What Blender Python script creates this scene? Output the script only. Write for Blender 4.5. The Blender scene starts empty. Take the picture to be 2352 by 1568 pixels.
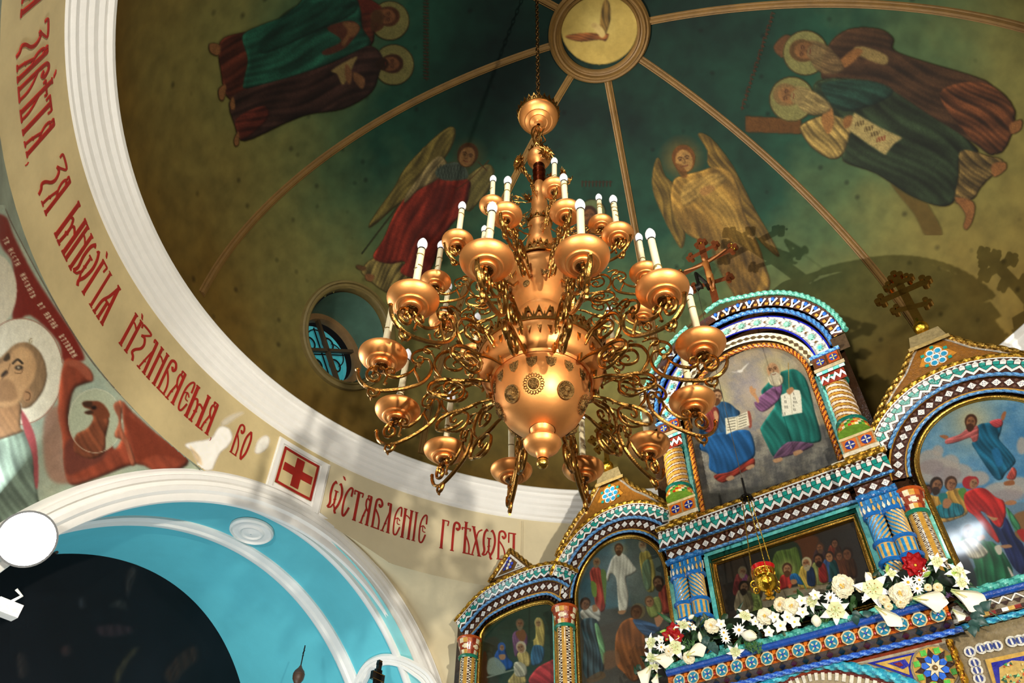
import bpy, bmesh, math, random
import numpy as np
from mathutils import Vector, Matrix
from mathutils.bvhtree import BVHTree

# ------------------------------------------------------------------ camera, world, lights, exposure
scn = bpy.context.scene
S = 6.0                                   # metres per layout unit
EYE = np.array([0.0, 0.0, 1.6])
FPX, PIT, ROL = 1748.5042, 0.7908, 0.0261
WPX, HPX = 2352.0, 1568.0
_fw = np.array([0, math.cos(PIT), math.sin(PIT)])
_r0 = np.array([1.0, 0, 0]); _u0 = np.cross(_r0, _fw)
CR = math.cos(ROL) * _r0 + math.sin(ROL) * _u0
CU = np.cross(CR, _fw); CF = _fw
cam = bpy.data.objects.new('camera', bpy.data.cameras.new('camera'))
scn.collection.objects.link(cam)
cam.data.sensor_fit = 'HORIZONTAL'; cam.data.sensor_width = 36.0
cam.data.lens = FPX * 36.0 / WPX
cam.data.clip_start = 0.05; cam.data.clip_end = 100
cam.matrix_world = Matrix(((CR[0], CU[0], -CF[0], EYE[0]), (CR[1], CU[1], -CF[1], EYE[1]), (CR[2], CU[2], -CF[2], EYE[2]), (0, 0, 0, 1)))
scn.camera = cam

world = bpy.data.worlds.new('church_interior'); scn.world = world
world.use_nodes = True
world.node_tree.nodes['Background'].inputs[0].default_value = (1.0, 0.97, 0.92, 1)
world.node_tree.nodes['Background'].inputs[1].default_value = 0.20

def U(x, y, z): return EYE + S * np.array([x, y, z], float)

def lamp(name, kind, loc, target, energy, color, size=0.1, cone=None, blend=0.3):
    d = bpy.data.lights.new(name, kind); d.energy = energy; d.color = color
    if kind == 'AREA': d.size = size
    else: d.shadow_soft_size = size
    if cone: d.spot_size = cone; d.spot_blend = blend
    o = bpy.data.objects.new(name, d); scn.collection.objects.link(o)
    o.location = Vector(loc)
    o.rotation_euler = (Vector(target) - Vector(loc)).to_track_quat('-Z', 'Y').to_euler()
    return o

# warm floodlight low behind the camera, lights the chandelier and the icon screen
lamp('floor_floodlight', 'SPOT', U(.50, -.70, .12), U(.05, .62, .68), 3700, (1.0, .92, .79), .11, 1.25, .35)
# its softer twin on the other side of the nave
lamp('nave_floodlight', 'SPOT', U(-.48, -.62, .10), U(-.05, .80, .72), 1900, (1.0, .95, .87), .45, 1.2, .4)
# floodlight bracketed on the left arch
lamp('arch_floodlight', 'SPOT', U(-.60, .885, .56), U(.52, 1.06, 1.42), 3600, (1.0, .92, .78), .06, .95, .5)
# unseen cool fill light, added below the frame to brighten the left arm's vault
lamp('arm_fill', 'AREA', U(*(np.array([.1753, .6997, 0]) + .96 * np.array([-.78217, .62306, 0]) + .05 * np.array([.62306, .78217, 0]) + np.array([0, 0, -.02]))), U(*(np.array([.1753, .6997, 0]) + .98 * np.array([-.78217, .62306, 0]) + .25 * np.array([.62306, .78217, 0]) + np.array([0, 0, .7]))), 95, (.86, .95, 1.0), 2.2)

scn.view_settings.view_transform = 'Standard'
scn.view_settings.look = 'None'
scn.view_settings.gamma = 1.0
scn.view_settings.use_curve_mapping = False
scn.view_settings.exposure = 0.14

# ------------------------------------------------------------------ layout frame
CX, CY = 0.1753, 0.6997                   # dome axis
C2 = np.array([CX, CY])
RD, ZR, RB, ZB, ZTOP, RM = 0.7656, 1.0, 0.8021, 0.9319, 1.6917, 0.1095
AZ = 2.4686
hA = np.array([math.cos(AZ), math.sin(AZ), 0.0])                 # towards the left arch
hI = np.array([math.cos(AZ - math.pi / 2), math.sin(AZ - math.pi / 2), 0.0])  # towards the icon screen
BI = 0.48
C3 = np.array([CX, CY, 0.0])

def ray(px, py): return ((px - WPX / 2) / FPX) * CR + ((HPX / 2 - py) / FPX) * CU + CF
def I(u, z, d=0.0):
    """point of the icon screen: u along it, z up (as read on its base plane), d in front of it -> world"""
    k = 1.0 - d / 1.136
    u = .299 + (u - .299) * k; z = z * k
    return EYE + S * (C3 - hA * u + hI * (BI - d) + np.array([0, 0, z]))
def pxI(px, py):
    D = ray(px, py); X = D * ((C3 @ hI + BI) / (D @ hI))
    return -(X - C3) @ hA, X[2]
def Ip(px, py, d=0.0):
    u, z = pxI(px, py); return I(u, z, d)
def cyl(rel, z, r=.8):
    a = AZ + math.radians(rel)
    return EYE + S * np.array([CX + r * math.cos(a), CY + r * math.sin(a), z])

# ------------------------------------------------------------------ objects
COL = scn.collection
def lin(c):
    if isinstance(c, str): c = [int(c[i:i + 2], 16) / 255 for i in (0, 2, 4)]
    return [((x + .055) / 1.055) ** 2.4 if x > .04045 else x / 12.92 for x in c[:3]]
def worldpos(o):
    p = np.zeros(3)
    while o is not None: p = p + np.array(o.location); o = o.parent
    return p
def tag(o, label=None, cat=None, group=None, kind=None):
    if label: o['label'] = label
    if cat: o['category'] = cat
    if group: o['group'] = group
    if kind: o['kind'] = kind
    return o
def thing(name, label, cat, loc, group=None):
    o = bpy.data.objects.new(name, None); COL.objects.link(o)
    o.empty_display_size = .1
    o.location = Vector(loc)
    return tag(o, label, cat, group)

class MB:
    def __init__(s): s.v = []; s.f = []; s.c = []
    def add(s, vs, fs, col='ffffff'):
        n = len(s.v); s.v.extend([tuple(map(float, v)) for v in vs])
        single = isinstance(col, str) or (len(col) == 3 and not isinstance(col[0], (str, tuple, list)))
        for i, f in enumerate(fs):
            s.f.append([n + k for k in f]); s.c.append(col if single else col[i])
        return s
    def tube(s, path, r, seg=8, col='ffffff', closed=False, cap=True, flat=None, twist=None, cols=None):
        """swept tube; r number or list; flat=(a,b,normal) gives an elliptical section; twist=(lobes, turns per metre, depth)"""
        P = [np.asarray(p, float) for p in path]; n = len(P)
        if n < 2: return s
        R = r if hasattr(r, '__len__') else [r] * n
        T = []
        for i in range(n):
            a = P[(i - 1) % n] if (closed or i > 0) else P[0]; b = P[(i + 1) % n] if (closed or i < n - 1) else P[-1]
            t = b - a; T.append(t / (np.linalg.norm(t) + 1e-12))
        ref = np.asarray(flat[2], float) if flat else np.array([.123, .456, .881])
        N = ref - T[0] * (ref @ T[0])
        if np.linalg.norm(N) < 1e-6: N = np.array([1., 0, 0]) - T[0] * T[0][0]
        N /= np.linalg.norm(N)
        vs = []; dist = 0
        for i in range(n):
            if i: dist += np.linalg.norm(P[i] - P[i - 1])
            N = (ref if flat else N) - T[i] * ((ref if flat else N) @ T[i]); N /= (np.linalg.norm(N) + 1e-12)
            B = np.cross(T[i], N)
            for k in range(seg):
                a = 2 * math.pi * k / seg; rr = R[i]; 
                ca, sa = math.cos(a), math.sin(a)
                if twist:
                    rr = R[i] * (1 + twist[2] * math.cos(twist[0] * a - 2 * math.pi * twist[1] * dist))
                if flat: vs.append(P[i] + N * ca * R[i] * flat[0] + B * sa * R[i] * flat[1])
                else: vs.append(P[i] + N * ca * rr + B * sa * rr)
        fs = []; cc = []
        for i in range(n if closed else n - 1):
            j = (i + 1) % n
            for k in range(seg):
                l = (k + 1) % seg; fs.append((i * seg + k, i * seg + l, j * seg + l, j * seg + k))
                cc.append(cols(i, k) if cols else col)
        if cap and not closed:
            fs.append(tuple(range(seg))[::-1]); fs.append(tuple((n - 1) * seg + k for k in range(seg))); cc += [cc[0], cc[-1]]
        return s.add(vs, fs, cc)
    def lathe(s, prof, seg=24, org=(0, 0, 0), col='ffffff', ax=None, colf=None, a0=0.0, a1=None):
        """prof: (r, h) list about the axis ax (default z)"""
        org = np.asarray(org, float); Z = np.asarray(ax if ax is not None else (0, 0, 1), float); Z = Z / np.linalg.norm(Z)
        X = np.array([1., 0, 0]) if abs(Z[0]) < .9 else np.array([0, 1., 0]); X = X - Z * (X @ Z); X /= np.linalg.norm(X); Y = np.cross(Z, X)
        full = a1 is None; m = seg if full else seg + 1; a1 = 2 * math.pi if full else a1
        vs = []
        for r, h in prof:
            for k in range(m):
                a = a0 + (a1 - a0) * k / seg; vs.append(org + Z * h + X * r * math.cos(a) + Y * r * math.sin(a))
        fs = []; cc = []
        for i in range(len(prof) - 1):
            for k in range(seg):
                l = (k + 1) % m; fs.append((i * m + k, i * m + l, (i + 1) * m + l, (i + 1) * m + k)); cc.append(colf(i, k) if colf else col)
        return s.add(vs, fs, cc)
    def box(s, c, X, Y, Z, col='ffffff'):
        """centre and three half-axis vectors"""
        c, X, Y, Z = (np.asarray(a, float) for a in (c, X, Y, Z))
        vs = [c + X * a + Y * b + Z * d for a in (-1, 1) for b in (-1, 1) for d in (-1, 1)]
        return s.add(vs, [(0, 1, 3, 2), (4, 6, 7, 5), (0, 4, 5, 1), (2, 3, 7, 6), (0, 2, 6, 4), (1, 5, 7, 3)], col)
    def prism(s, lo, hi, col='ffffff', bottom=False):
        n = len(lo); fs = [tuple(n + k for k in range(n))] + [(k, (k + 1) % n, n + (k + 1) % n, n + k) for k in range(n)]
        if bottom: fs.append(tuple(range(n))[::-1])
        return s.add(list(lo) + list(hi), fs, col)
    def ball(s, c, r, seg=12, col='ffffff', sq=(1, 1, 1)):
        m = max(4, seg // 2)
        n = len(s.v)
        prof = [(max(1e-5, r * math.sin(math.pi * i / m)), -r * math.cos(math.pi * i / m)) for i in range(m + 1)]
        s.lathe(prof, seg, (0, 0, 0), col)
        c = np.asarray(c, float)
        for i in range(n, len(s.v)):
            v = s.v[i]; s.v[i] = (c[0] + v[0] * sq[0], c[1] + v[1] * sq[1], c[2] + v[2] * sq[2])
        return s
    def build(s, name, mat, parent=None, smooth=30, local=False, recalc=True):
        off = np.zeros(3) if (local or parent is None) else worldpos(parent)
        me = bpy.data.meshes.new(name)
        V = np.array(s.v, float) - off
        me.from_pydata([tuple(v) for v in V], [], s.f)
        at = me.color_attributes.new('Col', 'FLOAT_COLOR', 'CORNER')
        cache = {}; arr = np.ones((len(me.loops), 4), np.float32); k = 0
        for f, c in zip(s.f, s.c):
            key = c if isinstance(c, str) else tuple(c)
            if key not in cache: cache[key] = lin(c)
            arr[k:k + len(f), :3] = cache[key]; k += len(f)
        at.data.foreach_set('color', arr.ravel())
        if recalc:
            bm = bmesh.new(); bm.from_mesh(me)
            bmesh.ops.recalc_face_normals(bm, faces=bm.faces)
            bm.to_mesh(me); bm.free()
        if smooth:
            me.shade_smooth()
            me.set_sharp_from_angle(angle=math.radians(smooth))
        o = bpy.data.objects.new(name, me); COL.objects.link(o)
        if mat: me.materials.append(mat)
        if parent is not None: o.parent = parent
        return o

def structure(name, mb, mat, **k):
    o = mb.build(name, mat, **k); o['kind'] = 'structure'; return o
def bvh(o):
    me = o.data; off = worldpos(o)
    return BVHTree.FromPolygons([tuple(np.array(v.co) + off) for v in me.vertices], [tuple(p.vertices) for p in me.polygons])
def hit(tree, px, py, lift=.012):
    d = Vector(ray(px, py)).normalized()
    loc, nor, i, dist = tree.ray_cast(Vector(EYE), d)
    if loc is None: return None
    if nor.dot(d) > 0: nor = -nor
    return np.array(loc + nor * lift)

def smoothpts(P, k=4, closed=True):
    """Catmull-Rom through the points"""
    P = np.asarray(P, float); n = len(P)
    if n < 3: return P
    out = []
    for i in range(n if closed else n - 1):
        g = (lambda j: P[j % n]) if closed else (lambda j: P[min(max(j, 0), n - 1)])
        p0, p1, p2, p3 = g(i - 1), g(i), g(i + 1), g(i + 2)
        for t in np.arange(k) / k:
            out.append(.5 * ((2 * p1) + (p2 - p0) * t + (2 * p0 - 5 * p1 + 4 * p2 - p3) * t * t + (3 * p1 - p0 - 3 * p2 + p3) * t ** 3))
    if not closed: out.append(P[-1])
    return np.array(out)

# ------------------------------------------------------------------ materials
def node(nt, t, **k):
    n = nt.nodes.new(t)
    for a, b in k.items(): setattr(n, a, b)
    return n
def mat(name, col=None, rough=.5, metal=0.0, attr=False, nscale=4.0, namt=.15, bump=0.0, bscale=40.0, alpha=False, spec=.5, coat=0.0, emit=None, trans=0.0, gain=1.0):
    m = bpy.data.materials.new(name); m.use_nodes = True; nt = m.node_tree
    b = nt.nodes['Principled BSDF']; L = nt.links.new
    b.inputs['Roughness'].default_value = rough; b.inputs['Metallic'].default_value = metal
    b.inputs['Specular IOR Level'].default_value = spec; b.inputs['Coat Weight'].default_value = coat
    b.inputs['Coat Roughness'].default_value = .06; b.inputs['Transmission Weight'].default_value = trans
    geo = node(nt, 'ShaderNodeNewGeometry')
    tex = node(nt, 'ShaderNodeTexNoise'); tex.inputs['Scale'].default_value = nscale; tex.inputs['Detail'].default_value = 5
    tex.inputs['Roughness'].default_value = .65
    L(geo.outputs['Position'], tex.inputs['Vector'])
    mr = node(nt, 'ShaderNodeMapRange'); mr.inputs[1].default_value = .25; mr.inputs[2].default_value = .75
    mr.inputs[3].default_value = gain * (1 - namt); mr.inputs[4].default_value = gain * (1 + namt)
    L(tex.outputs['Fac'], mr.inputs[0])
    mul = node(nt, 'ShaderNodeVectorMath', operation='SCALE')
    if attr:
        a = node(nt, 'ShaderNodeAttribute'); a.attribute_name = 'Col'; L(a.outputs['Color'], mul.inputs[0])
        if alpha: L(a.outputs['Alpha'], b.inputs['Alpha'])
    else:
        mul.inputs[0].default_value = lin(col)
    L(mr.outputs[0], mul.inputs['Scale']); L(mul.outputs[0], b.inputs['Base Color'])
    if bump:
        t2 = node(nt, 'ShaderNodeTexNoise'); t2.inputs['Scale'].default_value = bscale; t2.inputs['Detail'].default_value = 4
        L(geo.outputs['Position'], t2.inputs['Vector'])
        bp = node(nt, 'ShaderNodeBump'); bp.inputs['Strength'].default_value = bump; bp.inputs['Distance'].default_value = .02
        L(t2.outputs['Fac'], bp.inputs['Height']); L(bp.outputs[0], b.inputs['Normal'])
    if emit:
        b.inputs['Emission Color'].default_value = (*emit[0], 1); b.inputs['Emission Strength'].default_value = emit[1]
    return m

M_white = mat('white_limewash', 'f2f0ea', .7, nscale=1.5, namt=.06, bump=.25, bscale=14)
M_beige = mat('beige_limewash', 'd0bc8a', .75, nscale=1.1, namt=.22, bump=.08, bscale=20)
M_beige2 = mat('cream_limewash', 'd9cba6', .75, nscale=.8, namt=.14, bump=.08, bscale=20)
M_teal = mat('turquoise_limewash', '5fc2d0', .7, nscale=.7, namt=.12, bump=.05)
M_teal2 = mat('pale_turquoise_limewash', '8ad2d4', .7, nscale=1.0, namt=.10, bump=.05)
M_paint = mat('wall_painting', rough=.7, attr=True, alpha=True, nscale=14, namt=.12, spec=.25, gain=1.25)
M_fresco = mat('dome_figure_painting', rough=.75, attr=True, alpha=True, nscale=9, namt=.25, spec=.2, gain=.44)
M_icon = mat('varnished_oil_painting', rough=.4, attr=True, nscale=60, namt=.05, coat=.35, spec=.2, gain=.50)
M_glaze = mat('glazed_majolica', rough=.2, attr=True, nscale=26, namt=.34, bump=.25, bscale=70, coat=.4, gain=.86)
M_giltrope = mat('gilt_rope_moulding', rough=.28, metal=.85, attr=True, nscale=30, namt=.35, bump=.2, bscale=70)
M_antique = mat('antique_brass_relief', '8a6a3c', .38, 1.0, nscale=60, namt=.5, bump=.6, bscale=150)
M_copper = mat('satin_copper', 'f0a45c', .46, .92, nscale=6, namt=.10, bump=.03, bscale=30)
M_scroll = mat('cast_brass', 'a8783a', .30, 1.0, nscale=25, namt=.35, bump=.16, bscale=90)
M_dark = mat('dark_bronze', '5a3d1e', .35, 1.0, nscale=20, namt=.35, bump=.4, bscale=90)
M_gilt = mat('gilt_moulding', 'c79a45', .25, 1.0, nscale=20, namt=.2, bump=.25, bscale=80)
M_gold = mat('polished_gold', 'e8b83c', .14, 1.0, nscale=30, namt=.15, bump=.25, bscale=90)
M_ochre = mat('ochre_moulding_paint', '64481c', .6, nscale=5, namt=.25, bump=.2, bscale=30)
M_cross = mat('gilt_wood', 'a87c34', .32, 1.0, nscale=30, namt=.15)
M_iron = mat('black_iron', '17130f', .5, .6)
M_candle = mat('ivory_candle_tube', rough=.4, attr=True, nscale=12, namt=.05)
M_bulb = mat('frosted_glass_bulb', 'f4f6fa', .15, namt=.01, coat=.5, emit=((1, 1, 1), .25))
M_red = mat('red_lettering', 'a01c10', .6, nscale=6, namt=.18)

# painted sky of the dome: dark green at the crown, olive lower, ochre at the springing
M_dome = bpy.data.materials.new('dome_painting'); M_dome.use_nodes = True
def _dome():
    nt = M_dome.node_tree; L = nt.links.new; b = nt.nodes['Principled BSDF']
    b.inputs['Roughness'].default_value = .75; b.inputs['Specular IOR Level'].default_value = .2
    geo = node(nt, 'ShaderNodeNewGeometry'); sep = node(nt, 'ShaderNodeSeparateXYZ'); L(geo.outputs['Position'], sep.inputs[0])
    mr = node(nt, 'ShaderNodeMapRange'); mr.inputs[1].default_value = EYE[2] + S * ZR; mr.inputs[2].default_value = EYE[2] + S * ZTOP
    L(sep.outputs['Z'], mr.inputs[0])
    n1 = node(nt, 'ShaderNodeTexNoise'); n1.inputs['Scale'].default_value = .7; n1.inputs['Detail'].default_value = 6; L(geo.outputs['Position'], n1.inputs['Vector'])
    ad = node(nt, 'ShaderNodeMath', operation='MULTIPLY_ADD'); ad.inputs[1].default_value = .5; ad.inputs[2].default_value = -.25; L(n1.outputs['Fac'], ad.inputs[0])
    su = node(nt, 'ShaderNodeMath', operation='ADD'); L(mr.outputs[0], su.inputs[0]); L(ad.outputs[0], su.inputs[1])
    cr = node(nt, 'ShaderNodeValToRGB'); L(su.outputs[0], cr.inputs[0])
    e = cr.color_ramp.elements
    e[0].position = 0.0; e[0].color = (*lin('5c4618'), 1); e[1].position = 1.0; e[1].color = (*lin('031410'), 1)
    for p, c in ((.22, '5e5226'), (.45, '58562c'), (.62, '3a4a2c'), (.78, '113224')):
        q = e.new(p); q.color = (*lin(c), 1)
    n2 = node(nt, 'ShaderNodeTexNoise'); n2.inputs['Scale'].default_value = 5; n2.inputs['Detail'].default_value = 6; L(geo.outputs['Position'], n2.inputs['Vector'])
    m2 = node(nt, 'ShaderNodeMapRange'); m2.inputs[1].default_value = .25; m2.inputs[2].default_value = .75; m2.inputs[3].default_value = .72; m2.inputs[4].default_value = 1.2; L(n2.outputs['Fac'], m2.inputs[0])
    vo = node(nt, 'ShaderNodeTexVoronoi'); vo.inputs['Scale'].default_value = 3.2; L(geo.outputs['Position'], vo.inputs['Vector'])
    m3 = node(nt, 'ShaderNodeMapRange'); m3.inputs[1].default_value = .04; m3.inputs[2].default_value = .16; m3.inputs[3].default_value = .45; m3.inputs[4].default_value = 1.0; L(vo.outputs['Distance'], m3.inputs[0])
    mm = node(nt, 'ShaderNodeMath', operation='MULTIPLY'); L(m2.outputs[0], mm.inputs[0]); L(m3.outputs[0], mm.inputs[1])
    sc = node(nt, 'ShaderNodeVectorMath', operation='SCALE'); L(cr.outputs[0], sc.inputs[0]); L(mm.outputs[0], sc.inputs['Scale'])
    L(sc.outputs[0], b.inputs['Base Color'])
_dome()
# ------------------------------------------------------------------ the setting
AX = EYE + S * np.array([CX, CY, 0])
HD = ZTOP - 1.0
def domept(az, r):
    a = AZ + az; return AX + S * np.array([r * math.cos(a), r * math.sin(a), 1 + HD * math.sqrt(max(0, 1 - (r / RD) ** 2))])
# round window in the dome
WP = AX + S * np.array([-.54392, .49040, 1.20160]); WD = np.array([-.7427, .6696, 0.0])
WRI, WRO = .098 * S, .121 * S
mb = MB()
prof = []
for i in range(101):
    t = math.pi / 2 * i / 100; prof.append((S * RD * math.cos(t), S * (1 + HD * math.sin(t))))
mb.lathe(prof, 360, AX)
keep = []
V = np.array(mb.v)
F = np.array(mb.f); cen = V[F].mean(1); rel = cen - WP
inw = (np.linalg.norm(np.cross(rel, WD), axis=1) < WRI * 1.06) & (rel @ WD > -S * .3)
mb.f = [f for f, k in zip(mb.f, inw) if not k]; mb.c = mb.c[:len(mb.f)]
ceiling = structure('ceiling', mb, M_dome, smooth=60, recalc=False)
dome_full = MB().lathe(prof, 256, AX)
T_dome = BVHTree.FromPolygons(dome_full.v, dome_full.f)

# ribs
trim = [0]
def trimname(): trim[0] += 1; return 'trim_%d' % trim[0]
for k in range(8):
    a = math.radians(22.5 + 45 * k)
    mb = MB()
    for off, rr, lift in ((-.0062, .0026, 0), (.0062, .0026, 0), (0, .0045, .002)):
        path = []
        for i in range(49):
            r = RM * .98 + (RD - RM * .98) * math.sin(math.pi / 2 * i / 48)
            p = domept(a, r * .9995); t = np.array([-math.sin(AZ + a), math.cos(AZ + a), 0])
            n = AX + S * np.array([0, 0, 1]) - p; n /= np.linalg.norm(n)
            path.append(p + t * S * off + n * S * lift)
        mb.tube(path, rr * S, 6)
    structure(trimname(), mb, M_ochre, smooth=50)
# crown medallion frame
mb = MB(); zc = 1 + HD * math.sqrt(1 - (RM / RD) ** 2)
mb.lathe([(S * r, S * (zc + h)) for r, h in ((.112, .004), (.1125, -.006), (.108, -.011), (.104, -.007), (.101, -.012), (.097, -.012), (.095, -.005), (.092, -.003), (.089, -.007), (.085, -.004), (.083, .004))], 96, AX)
structure(trimname(), mb, M_ochre, smooth=40)
# cornice ring
mb = MB()
mb.lathe([(S * r, S * z) for r, z in ((.790, 1.012), (.766, 1.004), (.7625, .999), (.7635, .992), (.770, .990), (.771, .983), (.7765, .979), (.7785, .970), (.784, .966), (.785, .960), (.7905, .955), (.7915, .947), (.7965, .944), (.797, .938), (.803, .934), (.81, .93))], 240, AX)
structure(trimname(), mb, M_white, smooth=35)
# inscription band (drum) ring
def cylpatch(mb, a0, a1, z0, z1, r=.8, na=60, nz=4, col='ffffff'):
    vs = [cyl(a0 + (a1 - a0) * i / na, (z0(a0 + (a1 - a0) * i / na) if callable(z0) else z0) + (z1 - (z0(a0 + (a1 - a0) * i / na) if callable(z0) else z0)) * j / nz, r) for i in range(na + 1) for j in range(nz + 1)]
    fs = [(i * (nz + 1) + j, (i + 1) * (nz + 1) + j, (i + 1) * (nz + 1) + j + 1, i * (nz + 1) + j + 1) for i in range(na) for j in range(nz)]
    return mb.add(vs, fs, col)
UC, ZC, RO, RI, AP = .0925, .285, .528, .478, .80       # left arch: centre, radii, plane
ZL = .765
def archtop(rel):
    u = -.8 * math.sin(math.radians(rel))          # hI coordinate of that azimuth
    d = u - UC
    if abs(d) < RO: return max(ZL, ZC + math.sqrt(RO * RO - d * d) - .012)
    return ZL
mb = MB(); cylpatch(mb, -8.6, 110, archtop, .94, na=160)
wall_left = structure('wall_left', mb, M_beige, smooth=60, recalc=False)
mb = MB(); cylpatch(mb, -120, -8.6, archtop, .94, na=160)
wall_front = structure('wall_front', mb, M_beige2, smooth=60, recalc=False)
# pendentives between the arch and the drum
def A3(a, u, z): return EYE + S * (C3 + hA * a + hI * u + np.array([0, 0, z]))
def pend(side):
    mb = MB(); rows = []
    N, Mm = 60, 16
    for i in range(N + 1):
        ph = math.pi / 2 * (1 - i / N) if side > 0 else math.pi / 2 * (1 + i / N)
        u = UC + RO * math.cos(ph); z = ZC + RO * math.sin(ph)
        A = A3(AP, u, z)
        rel = -math.degrees(math.asin(max(-1, min(1, u / .8))))
        w = 0 if z > ZL else min(1, (ZL - z) / .24)
        B = cyl(rel + (-30 if side > 0 else 42) * w, max(ZL, z - .012))
        rows.append([A + (B - A) * j / Mm for j in range(Mm + 1)])
    vs = [p for r in rows for p in r]
    fs = [(i * (Mm + 1) + j, (i + 1) * (Mm + 1) + j, (i + 1) * (Mm + 1) + j + 1, i * (Mm + 1) + j + 1) for i in range(N) for j in range(Mm)]
    return mb.add(vs, fs)
wall_corner = structure('wall_corner', pend(1), M_beige2, smooth=80, recalc=False)
wall_pend = structure('wall_side', pend(-1), mat('pendentive_ground', '8f9a88', .75, nscale=3, namt=.3), smooth=80, recalc=False)
T_drum = [bvh(wall_left), bvh(wall_front)]
T_pend = bvh(wall_pend)

# archivolt and barrel vault of the left arm
def archsweep(mb, prof, a0=-.25, a1=math.pi + .25, n=120, uc=None, zc=None, col='ffffff'):
    """prof: (radius, a) pairs along the arch"""
    uc = UC if uc is None else uc; zc = ZC if zc is None else zc
    vs = []
    for i in range(n + 1):
        t = a0 + (a1 - a0) * i / n
        for r, a in prof: vs.append(A3(a, uc + r * math.cos(t), zc + r * math.sin(t)))
    m = len(prof)
    return mb.add(vs, [(i * m + j, (i + 1) * m + j, (i + 1) * m + j + 1, i * m + j + 1) for i in range(n) for j in range(m - 1)], col)
mb = MB(); archsweep(mb, [(.534, .81), (.533, .792), (.527, .787), (.522, .789), (.519, .784), (.512, .784), (.510, .788), (.504, .788), (.501, .785), (.494, .787), (.490, .793), (.484, .794), (.479, .797), (.478, .803)])
structure(trimname(), mb, M_white, smooth=30)
UV, ZV, RV = .07, .30, .478
mb = MB(); archsweep(mb, [(.481, .790), (RV, .80), (RV, .818)], uc=UV, zc=ZV)
structure('vault_strip', mb, M_teal2, smooth=60, recalc=False)
mb = MB(); archsweep(mb, [(RV, .813), (RV - .006, .815), (RV - .0075, .820), (RV - .005, .828), (RV, .832)], uc=UV, zc=ZV)
structure(trimname(), mb, M_white, smooth=40)
mb = MB(); archsweep(mb, [(RV, .82), (RV, 1.0), (RV, 1.15), (RV + .002, 1.4)], uc=UV, zc=ZV)
wall_vault = structure('wall_vault', mb, M_teal, smooth=60, recalc=False)
_vm = archsweep(MB(), [(RV, .6), (RV, 1.0), (RV, 1.8)], uc=UV, zc=ZV)
T_vault = BVHTree.FromPolygons(_vm.v, _vm.f)
mb = MB(); archsweep(mb, [(RV + .001, .943), (RV - .004, .944), (RV - .006, .951), (RV - .0055, .959), (RV - .009, .963), (RV - .009, .973), (RV - .004, .980), (RV + .001, .982)], uc=UV, zc=ZV)
structure(trimname(), mb, M_white, smooth=40)
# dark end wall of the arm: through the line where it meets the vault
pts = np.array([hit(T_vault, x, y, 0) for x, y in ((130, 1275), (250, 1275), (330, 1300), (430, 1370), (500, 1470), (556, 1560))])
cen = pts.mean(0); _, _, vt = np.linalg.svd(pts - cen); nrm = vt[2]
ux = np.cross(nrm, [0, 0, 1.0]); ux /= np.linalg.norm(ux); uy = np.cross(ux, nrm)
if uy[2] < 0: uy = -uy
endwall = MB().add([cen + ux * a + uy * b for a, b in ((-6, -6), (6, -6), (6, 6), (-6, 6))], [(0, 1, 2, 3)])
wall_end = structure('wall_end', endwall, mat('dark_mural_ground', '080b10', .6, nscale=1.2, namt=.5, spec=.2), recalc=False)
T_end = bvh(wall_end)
# floor (below the frame)
mb = MB().add([(-12, -12, 0), (12, -12, 0), (12, 14, 0), (-12, 14, 0)], [(0, 1, 2, 3)])
structure('floor', mb, mat('stone_floor', '7a6a58', .5, nscale=2), recalc=False)
# oval plaster rosette on the vault
def surf_path(tree, pts, lift=.012): return [p for p in (hit(tree, x, y, lift) for x, y in pts) if p is not None]
def ellpts(cx, cy, rx, ry, ang=0, n=40):
    ca, sa = math.cos(math.radians(ang)), math.sin(math.radians(ang))
    return [(cx + rx * math.cos(t) * ca - ry * math.sin(t) * sa, cy + rx * math.cos(t) * sa + ry * math.sin(t) * ca) for t in np.linspace(0, 2 * math.pi, n, endpoint=False)]
mb = MB(); rings = []
for k, l in ((1, .0), (1, .03), (.93, .05), (.86, .03), (.6, .035), (.5, .055), (.42, .04), (.2, .05), (.02, .06)):
    rings.append(surf_path(T_vault, ellpts(579, 1215, 52 * k, 27 * k, 12), l + .004))
n = 40
mb.add([p for r in rings for p in r], [(i * n + k, i * n + (k + 1) % n, (i + 1) * n + (k + 1) % n, (i + 1) * n + k) for i in range(len(rings) - 1) for k in range(n)])
tag(mb.build('plaster_rosette', M_white), 'white oval plaster rosette on the turquoise vault', 'rosette')
# small blind arch at the foot of the vault
mb = MB()
outer = [(818, 1575), (828, 1548), (845, 1523), (870, 1509), (895, 1506), (925, 1511), (955, 1524), (985, 1545), (1004, 1575)]
o = smoothpts(outer, 5, False)
for dx, r in ((0, .035), (7, .028), (14, .03)):
    q = [(x + (dx if x < 900 else -dx) * min(1, abs(x - 900) / 70), y + dx * 1.0) for x, y in o]
    mb.tube(surf_path(T_vault, q, .02), r, 6)
structure(trimname(), mb, M_white, smooth=50)

# round dome window: moulded ring, splayed tunnel, glazing
def ringlathe(prof, seg=64): return MB().lathe([(r, h) for r, h in prof], seg, WP, ax=WD)
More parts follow.
